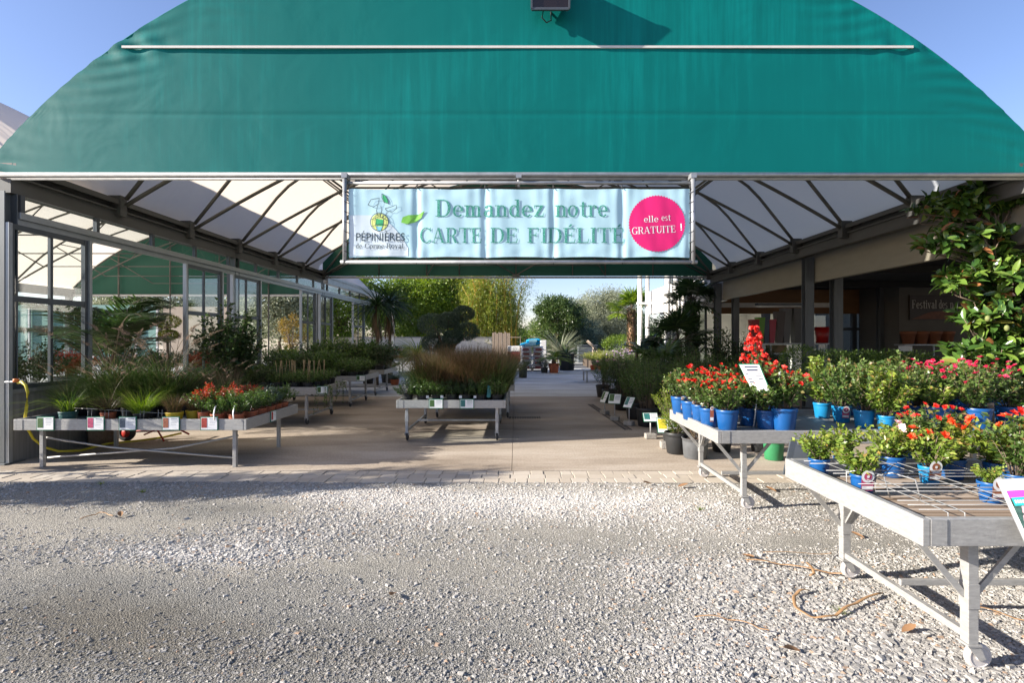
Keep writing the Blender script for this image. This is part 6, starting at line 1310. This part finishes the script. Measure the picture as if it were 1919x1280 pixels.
BAG = bag_mesh((x1 - x0) / 2 - .01, .9, .115, [m_bagw, m_bagr]); BAGC = bag_mesh((x1 - x0) - .1, .8, .20, [MATL('cyan_bag_plastic', (.01, .34, .58), .35, .12, 4), MATL('cyan_bag_print', (.25, .5, .6), .4, .1, 9)])
for c_ in range(2):
    for k in range(10):
        o = bpy.data.objects.new('soil_bag', BAG); COL.objects.link(o); o.location = (x0 + (x1 - x0) * (.25 + .5 * c_) + uni(-.02, .02), YP + uni(-.02, .02), .135 + k * .112); o.rotation_euler = (0, 0, PI * (k % 2) + uni(-.05, .05)); tag(o, ['white and red soil bag in the left column of the pallet stack', 'white and red soil bag in the right column of the pallet stack'][c_], 'bag', ['left column of soil bags', 'right column of soil bags'][c_])
for k in range(2):
    o = bpy.data.objects.new('cyan_bag', BAGC); COL.objects.link(o); o.location = (x0 + .5 + .14 * k, YP, 1.26 + .17 * k); o.rotation_euler = (0, -.08, uni(-.05, .05)); o.scale = (1 - .3 * k, 1, 1); tag(o, ['bright cyan bag lying directly on the stack of white bags', 'smaller bright cyan bag on the very top of the bag stack'][k], 'bag', 'cyan bags on the pallet stack')
# farther pallet with frame and white sheet
t = thing('stock_crate', 'white framed crate of stacked goods behind the centre benches left of the cyan bags', 'crate', at(962, 31)); xa, xb = (951 - CX) / K * 31, (975 - CX) / K * 31
for z0_, z1_, m_, nm in ((.1, .85, m_bagr, 'lower_goods'), (.86, 1.2, m_wallw, 'upper_goods')): b = MB(); b.box((xa, 30.6, z0_), (xb, 31.4, z1_)); b.build(nm, m_, t, bevel=.05)
b = MB()
for x in (xa, xb): b.box((x - .02, 30.56, 0), (x + .02, 30.6, 1.75))
b.box((xa, 30.56, 1.7), (xb, 30.6, 1.75)); b.box((xa - .02, 30.5, 0), (xb + .02, 31.4, .09)); b.build('frame', m_wood, t)
b = MB(); xa, xb = (1013 - CX) / K * 28.5, (1024 - CX) / K * 28.5; b.box((xa, 28.5, 0), (xb, 28.9, 1.55)); tag(b.build('white_stack', m_wallw, bevel=.03), 'narrow white wrapped stack right behind the soil bag pallet', 'stack of goods')
# bench of flowers along the sunny left, and the right flower beds
for k, (dx, cm) in enumerate(((-.4, f_red), (-.1, f_pink), (.2, f_red), (.45, f_pink))): potted('potted_flower', ['red flowering plant at the left of the sunny display bench', 'pale flowering plant second on the sunny display bench', 'red flowering plant third on the sunny display bench', 'pale flowering plant at the right of the sunny display bench'][k], 'flower', (-5.95 + dx, 24.5, .66), pot('terra', .12, .16, m_terra), shrub(18, 20, .4, .2, .06, .03, g_mid, .2, flowers=(cm, 7, .05)), 'flowers on the sunny display bench')
BED = [shrub(60, 46, .62, 1.0, .08, .02, g_olive, .2, stem_r=.004), shrub(60, 46, .62, 1.0, .08, .02, g_yell, .2, stem_r=.004), shrub(60, 36, .75, .9, .07, .02, g_mid, .2, stem_r=.004, flowers=(f_laven, 55, .05))]
for k, (px, Y, q, lb) in enumerate(((1120, 26, 1, 'pale green perennial clump at the near end of the sunny flower bed'), (1150, 27, 0, 'silvery perennial clump in the sunny flower bed'), (1172, 24, 2, 'mauve flowering perennial clump in front of the white building'), (1190, 21.5, 2, 'mauve flowering clump closest to the banana plant'), (1135, 30, 1, 'pale green perennial clump at the far end of the sunny flower bed'), (1195, 27, 0, 'silvery perennial clump below the far palm'))):
    t = thing('perennial_clump', lb, 'perennial', (*at(px, Y)[:2], .45), uni(0, 6), 'perennials in the sunny bed'); [child(nm, me, t) for nm, me in BED[q]]
b = MB(); b.box((4.1, 20.6, 0), (6.1, 31.5, .46)); tag(b.build('raised_bed', MATL('bed_soil', (.07, .05, .035), .95, .3, 9)), 'low dark raised bed below the mauve flowers', 'raised bed')
p = G(1110, 702); potted('orange_red_pot', 'bright red pot with small plant at the far end of the path side shrubs', 'pot', (at(1112, 19.5)[0], 19.5, .45), pot('redpot', .13, .16, MATL('bright_red_pot', (.5, .06, .03), .5, .1, 8)), shrub(10, 16, .25, .12, .05, .02, g_olive, .2), None)
for k in range(3): potted('potted_flower', ['white flowering pot right of the bright red pot', 'brownish pot plant behind the path side shrubs', 'white labelled pot at the back of the path side shrubs'][k], 'flower', (at(1125 + 12 * k, 19.2)[0], 19.2, .45), pot('terra', .11, .15, m_terra), shrub(12, 18, .25, .16, .05, .025, g_mid, .2, flowers=(f_pink, 6, .05)), 'small pots on the low bench past the shrubs')
b = MB(); x_ = at(1110, 19.5)[0]; b.box((x_ - .35, 18.9, .40), (x_ + 1.4, 20.0, .448)); 
for x in (x_ - .3, x_ + 1.3): b.box((x, 18.95, 0), (x + .05, 19.0, .40)); b.box((x, 19.9, 0), (x + .05, 19.95, .40))
tag(b.build('low_display_bench', m_rail), 'low pale display bench holding the bright red pot', 'bench')
b = MB(); o_ = at(1118, 33); b.tube([(o_[0], 33, .9), (o_[0] - .3, 33, 1.25), (o_[0] - .6, 33, 1.5)], .09, 6); b.tube([(o_[0] - .25, 33, 0), (o_[0] - .22, 33, .7), (o_[0] - .2, 33, 1.15)], .07, 6); b.tube([(o_[0] + .2, 33, 0), (o_[0] + .05, 33, .6), (o_[0], 33, .95)], .08, 6); tag(b.build('driftwood', MATL('pale_driftwood', (.42, .33, .25), .8, .2, 6)), 'pale forked driftwood trunk standing by the far flower bed', 'driftwood')
# palms at right
t = thing('fan_palm', 'sunlit fan palm with shaggy trunk left of the white columns', 'palm', at(1183, 29)); b = MB(); b.tube([(0, 0, 0), (.05, 0, 1.5), (0, 0, 3.2)], .21, 10, r1=.19); n_ = 500; a = uni(0, 6.28, n_); b.leaves(np.stack([.2 * np.cos(a), .2 * np.sin(a), uni(.3, 3.2, n_)], 1), np.stack([np.cos(a) * .5, np.sin(a) * .5, np.ones(n_)], 1), np.stack([np.cos(a), np.sin(a), np.zeros(n_)], 1), .2, .09, None, 1); b.build('trunk', [MATL('palm_bark', (.26, .16, .10), .95, .4, 12), g_rust], t, world=False); child('fronds', fan_palm_head(26, .8, .75, g_bright, 3.3), t)
t = thing('fan_palm', 'tall dark fan palm in the shade beside the rear right column', 'palm', (6.25, 18.15, 0)); b = MB(); b.tube([(0, 0, 0), (.03, 0, 1.2), (0, 0, 2.9)], .19, 10, r1=.17); n_ = 700; a = uni(0, 6.28, n_); b.leaves(np.stack([.18 * np.cos(a), .18 * np.sin(a), uni(.2, 2.9, n_)], 1), np.stack([np.cos(a) * .6, np.sin(a) * .6, np.ones(n_)], 1), np.stack([np.cos(a), np.sin(a), np.zeros(n_)], 1), .22, .08, None, 1); b.build('trunk', [m_bark, g_dark], t, world=False); child('fronds', fan_palm_head(30, .62, .60, g_dark, 3.0), t)
t = thing('fan_palm', 'bushy dark dwarf fan palm below the white balcony', 'palm', at(1270, 16.8)); b = MB(); b.tube([(0, 0, 0), (0, 0, 1.5)], .15, 8); b.build('trunk', m_bark, t, world=False); child('fronds', fan_palm_head(34, .75, .62, g_dark, 1.55), t)
t = thing('fan_palm', 'low dark fan palm behind the path side shrubs', 'palm', at(1240, 15.5)); b = MB(); b.tube([(0, 0, 0), (0, 0, .7)], .13, 8); b.build('trunk', m_bark, t, world=False); child('fronds', fan_palm_head(26, .6, .55, g_mid, .8), t)
t = thing('banana_plant', 'dark broad leaved banana plant left of the fan palms', 'banana plant', at(1208, 17.2)); b = MB()
for k in range(3): b.tube([(.25 * k - .25, 0, 0), (.27 * k - .25, .05, 1.2)], .09, 8, r1=.05)
b.build('stems', MATL('banana_stem', (.14, .10, .05), .7, .4, 9), t, world=False); m = MB(); n_ = 15; a = uni(0, 6.28, n_); e = uni(.25, 1.35, n_); m.bigleaves(np.stack([uni(-.25, .3, n_), np.zeros(n_), np.full(n_, 1.1)], 1), np.stack([np.cos(a) * np.cos(e), np.sin(a) * np.cos(e), np.sin(e)], 1), np.tile([0, 0, 1.], (n_, 1)), uni(.7, 1.1, n_), .27, None, 0, .2, .4); m.build('leaves', g_dark, t, world=False)
for k, (px, Y, h, lb) in enumerate(((1225, 15.6, 1.1, 'dark shrub under the banana plant'), (1285, 14.0, 1.3, 'dark tall shrub left of the round light green one'), (1395, 14.5, 1.5, 'narrow dark shrub against the thin shop column'), (1440, 15.4, 1.25, 'small dark standard tree in front of the coloured planters'))): potted('potted_shrub', lb, 'shrub', at(px, Y), pot('black', .22, .36, m_black), shrub(46, 50, h, .45, .07, .03, g_dark, .25, stem_r=.006), 'dark shrubs near the right columns')

# ------------------------------------------------------------------ coloured planters and shelves in the shop
sh = thing('shop_shelf', 'grey shelf bearing tall coloured planters inside the shop', 'shelf', at(1480, 16.5)); zs = EYE + (CY - 643) / K * 16.5
b = MB(); b.box((at(1398, 16.5)[0], 16.15, zs - .05), (at(1562, 16.5)[0], 16.9, zs - .004)); b.build('board', m_galv, sh); b = MB()
for px in (1400, 1436, 1478, 1560): x = at(px, 16.5)[0]; b.box((x - .02, 16.2, 0), (x + .02, 16.25, zs - .052)); b.box((x - .02, 16.8, 0), (x + .02, 16.85, zs - .052))
b.build('posts', m_galv, sh)
b = MB(); b.box((at(1410, 16.4)[0], 16.3, 1.0), (at(1432, 16.4)[0], 16.34, zs - .06)); b.build('white_panel', m_white, sh); b = MB(); b.box((at(1398, 16.4)[0], 16.2, .62), (at(1480, 16.4)[0], 16.8, .66)); b.build('lower_board', m_galv, sh)
for p0, p1, top, colr, nm, lb in ((1405, 1420, 598, (.28, .012, .010), 'tall_planter', 'tall dark red planter at the left end of the shop shelf'), (1417, 1431, 594, (.10, .27, .015), 'tall_planter', 'tall lime green planter on the shop shelf'), (1429, 1441, 587, (.03, .045, .09), 'tall_planter', 'tall navy planter right of the lime green one'), (1439, 1452, 598, (.34, .02, .05), 'tall_planter', 'tall raspberry pink planter on the shop shelf'), (1452, 1468, 583, (.06, .04, .04), 'tall_planter', 'tall dark brown planter on the shop shelf'), (1464, 1480, 577, (.10, .10, .105), 'tall_planter', 'tall grey planter on the shop shelf'), (1482, 1505, 577, (.07, .07, .072), 'tall_planter', 'broad dark grey planter beside the canopy column'), (1528, 1553, 612, (.32, .010, .010), 'tall_planter', 'round bright red planter between the two grey columns')):
    c = at((p0 + p1) / 2, 16.5); R = (p1 - p0) / K * 16.5 / 2; h = (642 - top) / K * 16.5; t = thing(nm, lb, 'planter', (c[0], 16.5, zs), 0, 'coloured planters on the shop shelf'); mt = MATL('planter_' + lb.split()[1] + lb.split()[2], colr, .4, .1, 4)
    if p0 < 1520: b = MB(); k_ = R * .62; b.add([(-k_, -k_, 0), (k_, -k_, 0), (k_, k_, 0), (-k_, k_, 0), (-R, -R, h), (R, -R, h), (R, R, h), (-R, R, h), (-R * .88, -R * .88, h), (R * .88, -R * .88, h), (R * .88, R * .88, h), (-R * .88, R * .88, h)], [(0, 3, 2, 1), (0, 1, 5, 4), (1, 2, 6, 5), (2, 3, 7, 6), (3, 0, 4, 7), (4, 5, 9, 8), (5, 6, 10, 9), (6, 7, 11, 10), (7, 4, 8, 11)])
    else: b = MB(); b.lathe([(.001, 0), (R * .8, 0), (R, h), (R * .9, h), (R * .88, h * .8)], n=24)
    b.build('shell', mt, t, world=False); b = MB(); b.box((-R * .55, -R * .55, h * .7), (R * .55, R * .55, h * .75)); b.build('soil', m_soil, t, world=False)
for p0, p1, lb in ((1434, 1448, 'grey square planter at the left below the shop shelf'), (1450, 1461, 'dark grey square planter in the middle below the shop shelf'), (1463, 1477, 'grey square planter at the right below the shop shelf')):
    R = (p1 - p0) / K * 16.4 / 2; t = thing('square_planter', lb, 'planter', (at((p0 + p1) / 2, 16.4)[0], 16.5, .662), 0, 'square planters below the shop shelf'); b = MB(); b.box((-R, -R, 0), (R, R, .44)); b.build('shell', MATL('sq' + lb[:6], (.16, .165, .175), .5, .1, 4), t, world=False, bevel=.01); b = MB(); b.box((-R * .85, -R * .85, .441), (R * .85, R * .85, .445)); b.build('soil', m_soil, t, world=False)
b = MB(); c = at(1454, 16.4); b.box((c[0] - .27, 16.25, 1.17), (c[0] + .27, 16.7, 1.42)); tag(b.build('cardboard_box', MATL('cardboard', (.22, .15, .08), .8, .2, 5), bevel=.01), 'brown cardboard box standing below the raspberry planter', 'box')
b = MB(); b.box((c[0] - .7, 16.2, 1.12), (c[0] + .5, 16.8, 1.165)); b.build('middle_board', m_galv, sh)
potted('dark_pot', 'dark grey pot with pale rim on the ground behind the red roses', 'pot', at(1456, 10.2), pot('rimmed', .20, .36, m_grey_pot), shrub(10, 12, .2, .15, .04, .02, g_dark, .2), None)
sh2 = thing('wall_shelf', 'wall shelf of terracotta pots below the festival poster', 'shelf', at(1725, 16.8)); b = MB(); b.box((at(1683, 16.8)[0], 16.5, 1.40), (at(1800, 16.8)[0], 16.98, 1.44)); b.build('board', m_galv, sh2); b = MB(); b.box((at(1683, 16.5)[0], 16.46, 1.22), (at(1708, 16.5)[0], 16.49, 1.39)); b.build('white_ticket', m_white, sh2)
b = MB()
for px in (1686, 1740, 1796): x = at(px, 16.8)[0]; b.box((x, 16.6, 0), (x + .04, 16.64, 1.395))
b.build('posts', m_galv, sh2)
TP = MB().lathe([(.001, 0), (.15, 0), (.205, .33), (.225, .33), (.225, .42), (.20, .42), (.19, .36)], n=24).mesh('clay', MATL('shop_terracotta', (.26, .095, .045), .8, .2, 6))
for k in range(4): o = bpy.data.objects.new('terracotta_pot', TP); COL.objects.link(o); o.location = (at(1700 + 24 * k, 16.8)[0], 16.76, 1.444); tag(o, ['first terracotta pot from the left on the wall shelf', 'second terracotta pot from the left on the wall shelf', 'third terracotta pot from the left on the wall shelf', 'fourth terracotta pot on the wall shelf behind the magnolia'][k], 'pot', 'terracotta pots on the wall shelf')

# ------------------------------------------------------------------ hose, hand truck, straps and litter
b = MB(); b.tube([P(10, 716, 6.45), P(22, 716, 6.42)], .012, 8); b.tube([P(20, 716, 6.42), P(32, 716, 6.42)], .016, 8, 1); b.lathe([(.001, -.02), (.03, -.02), (.03, .02), (.001, .02)], P(30, 713, 6.40), 10, 2); tag(b.build('water_tap', [m_galv, m_frame, MATL('orange_knob', (.6, .15, .02), .5, .1, 8)]), 'small water tap with orange knob on the left canopy post', 'tap')
b = MB(); b.tube([P(34, 717, 6.42), P(41, 716, 6.38), P(48, 722, 6.37), P(52, 735, 6.36), P(50, 760, 6.34), P(47, 785, 6.5), P(50, 800, 6.6), P(62, 822, 6.7), P(82, 838, 6.8), P(110, 846, 6.9), P(150, 845, 7.05), P(200, 832, 7.5), P(260, 826, 7.95), P(305, 820, 8.1), P(340, 812, 8.3)], .016, 8); tag(b.build('garden_hose', m_hose), 'yellow garden hose hanging from the tap and running under the left bench', 'hose')
c = G(237, 827); t = thing('hand_truck', 'red hand truck with rubber wheel lying behind the left bench', 'hand truck', c); b = MB(); b.lathe([(.08, -.035), (.125, -.04), (.14, 0), (.125, .04), (.08, .035), (.08, -.035)], c + Vector((0, 0, .14)), 24, axis='y'); w = b.build('wheel', m_rubber, t); b = MB(); b.lathe([(.001, -.03), (.078, -.03), (.078, .03), (.001, .03)], c + Vector((0, 0, .14)), 20, axis='y'); b.build('rim', m_red, w)
b = MB(); b.tube([c + Vector((0, .1, .14)), c + Vector((.35, .1, .16)), c + Vector((.7, .1, .20)), c + Vector((.95, .05, .10))], .014, 6); b.tube([c + Vector((.35, -.1, .12)), c + Vector((.55, -.1, .20)), c + Vector((.66, -.1, .02))], .014, 6); b.tube([c + Vector((0, .3, .14)), c + Vector((.7, .3, .20))], .014, 6); b.tube([c + Vector((.7, -.1, .2)), c + Vector((.7, .3, .2))], .014, 6); b.build('tubular_frame', m_red, t)
b = MB(); b.lathe([(.001, 0), (.085, 0), (.11, .16), (.10, .16), (.001, .14)], G(205, 833), 20); b.lathe([(.001, 0), (.2, 0), (.22, .30), (.001, .3)], G(188, 834), 4); tag(b.build('wicker_pot', MATL('wicker', (.16, .11, .07), .8, .4, 60)), 'brown wicker pot on the floor behind the left bench', 'pot')
def strap(label, pts, r=.010, flat=.25, name='strap'):
    w = np.array([tuple(G(px, py, .02)) for px, py in pts]); t = np.linspace(0, len(w) - 1, 40); k = np.arange(len(w)); c = np.stack([np.interp(t, k, w[:, j]) for j in range(3)], 1)
    for _ in range(3): c[1:-1] = (c[:-2] + 2 * c[1:-1] + c[2:]) / 4
    c[:, 2] = hgt(c[:, 0], c[:, 1]) + .022 + .012 * np.abs(np.sin(t * 1.9)); b = MB(); b.tube(c, r, 6, flat=flat); return tag(b.build(name, m_strap), label, 'strap', None)
strap('long brown strap lying on the gravel towards the near bench leg', [(1398, 1048), (1430, 1052), (1480, 1058), (1540, 1070), (1596, 1078)])
strap('short brown strap crossing the long one on the gravel', [(1512, 1052), (1523, 1066), (1527, 1076), (1518, 1080)], .009)
strap('curled brown strap forming a loop on the gravel beside the near bench', [(1652, 1110), (1620, 1122), (1592, 1138), (1572, 1152), (1555, 1160), (1522, 1160), (1498, 1148), (1487, 1130), (1488, 1117), (1500, 1108), (1516, 1106)])
strap('pale thin strap on the gravel below the curled one', [(1302, 1156), (1340, 1157), (1380, 1164), (1415, 1175), (1442, 1186)], .006)
strap('brown strap under the near bench at the right edge', [(1812, 1136), (1860, 1147), (1925, 1165)], .008)
strap('thin curved twig on the bare earth at the left', [(150, 970), (170, 966), (185, 960), (200, 961), (212, 966)], .004, 1.0, 'twig')
strap('faint pale strap on the fine gravel under the near bench corner', [(1430, 1034), (1490, 1036), (1560, 1036)], .005)
lm = MB(); lm.bigleaves(np.zeros((1, 3)), np.array([[1, 0, 0.]]), np.array([[0, 0, 1.]]), .10, .045, np.array([.5]), 0, .3, -.25); DL = lm.mesh('dry_leaf', LEAF('dry_leaf', [(0, (.25, .13, .06)), (1, (.35, .2, .1))], .8, .1))
LV = [(1222, 908, 'dry brown leaf on the gravel edge left of the back rose bench'), (1270, 914, 'dry brown leaf right of another at the gravel edge by the rose bench'), (226, 968, 'dry pale leaf at the end of the curved twig'), (1500, 1226, 'dry orange leaf on the coarse gravel near the bottom'), (1620, 1010, 'dry leaf on the bare ground beside the near bench leg'), (1455, 923, 'yellowish dry leaf in the shade under the rose bench'), (740, 1112, 'dry leaf in the middle of the gravel yard'), (1390, 1040, 'dry leaf at the end of the long strap'), (1690, 1190, 'dry leaf between the curled strap and the bench wheel')]
for px, py, lb in LV:
    o = bpy.data.objects.new('fallen_leaf', DL); COL.objects.link(o); q = G(px, py); o.location = (q.x, q.y, float(hgt(np.array(q.x), np.array(q.y))) + .015); o.rotation_euler = (uni(-.2, .2), uni(-.2, .2), uni(0, 6.28)); o.scale = (1, 1, 1) if py > 950 else (1.3, 1.3, 1); tag(o, lb, 'leaf', 'dry leaves on the gravel')
WEED = tuft(40, .05, .02, .003, g_bright)
for px, py, lb in ((1575, 1150, 'small green weed inside the curled strap'), (190, 908, 'small green weed in the shaded gravel at the left'), (268, 921, 'small mossy weed at the edge of the left shade'), (1312, 957, 'tiny weed near the front leg of the back rose bench')):
    q = G(px, py); t = thing('weed', lb, 'weed', (q.x, q.y, float(hgt(np.array(q.x), np.array(q.y))))); [child(nm, me, t) for nm, me in WEED]
# trees outside the frame at the left, whose shade dapples the yard
tree('garden_tree', 'loose leafy tree standing left of the yard', 'tree', (-10.2, 4.2, 0), 1.5, .09, 60, 60, (1.8, .30, 1.05), 2.75, .13, .07, g_mid, .16)
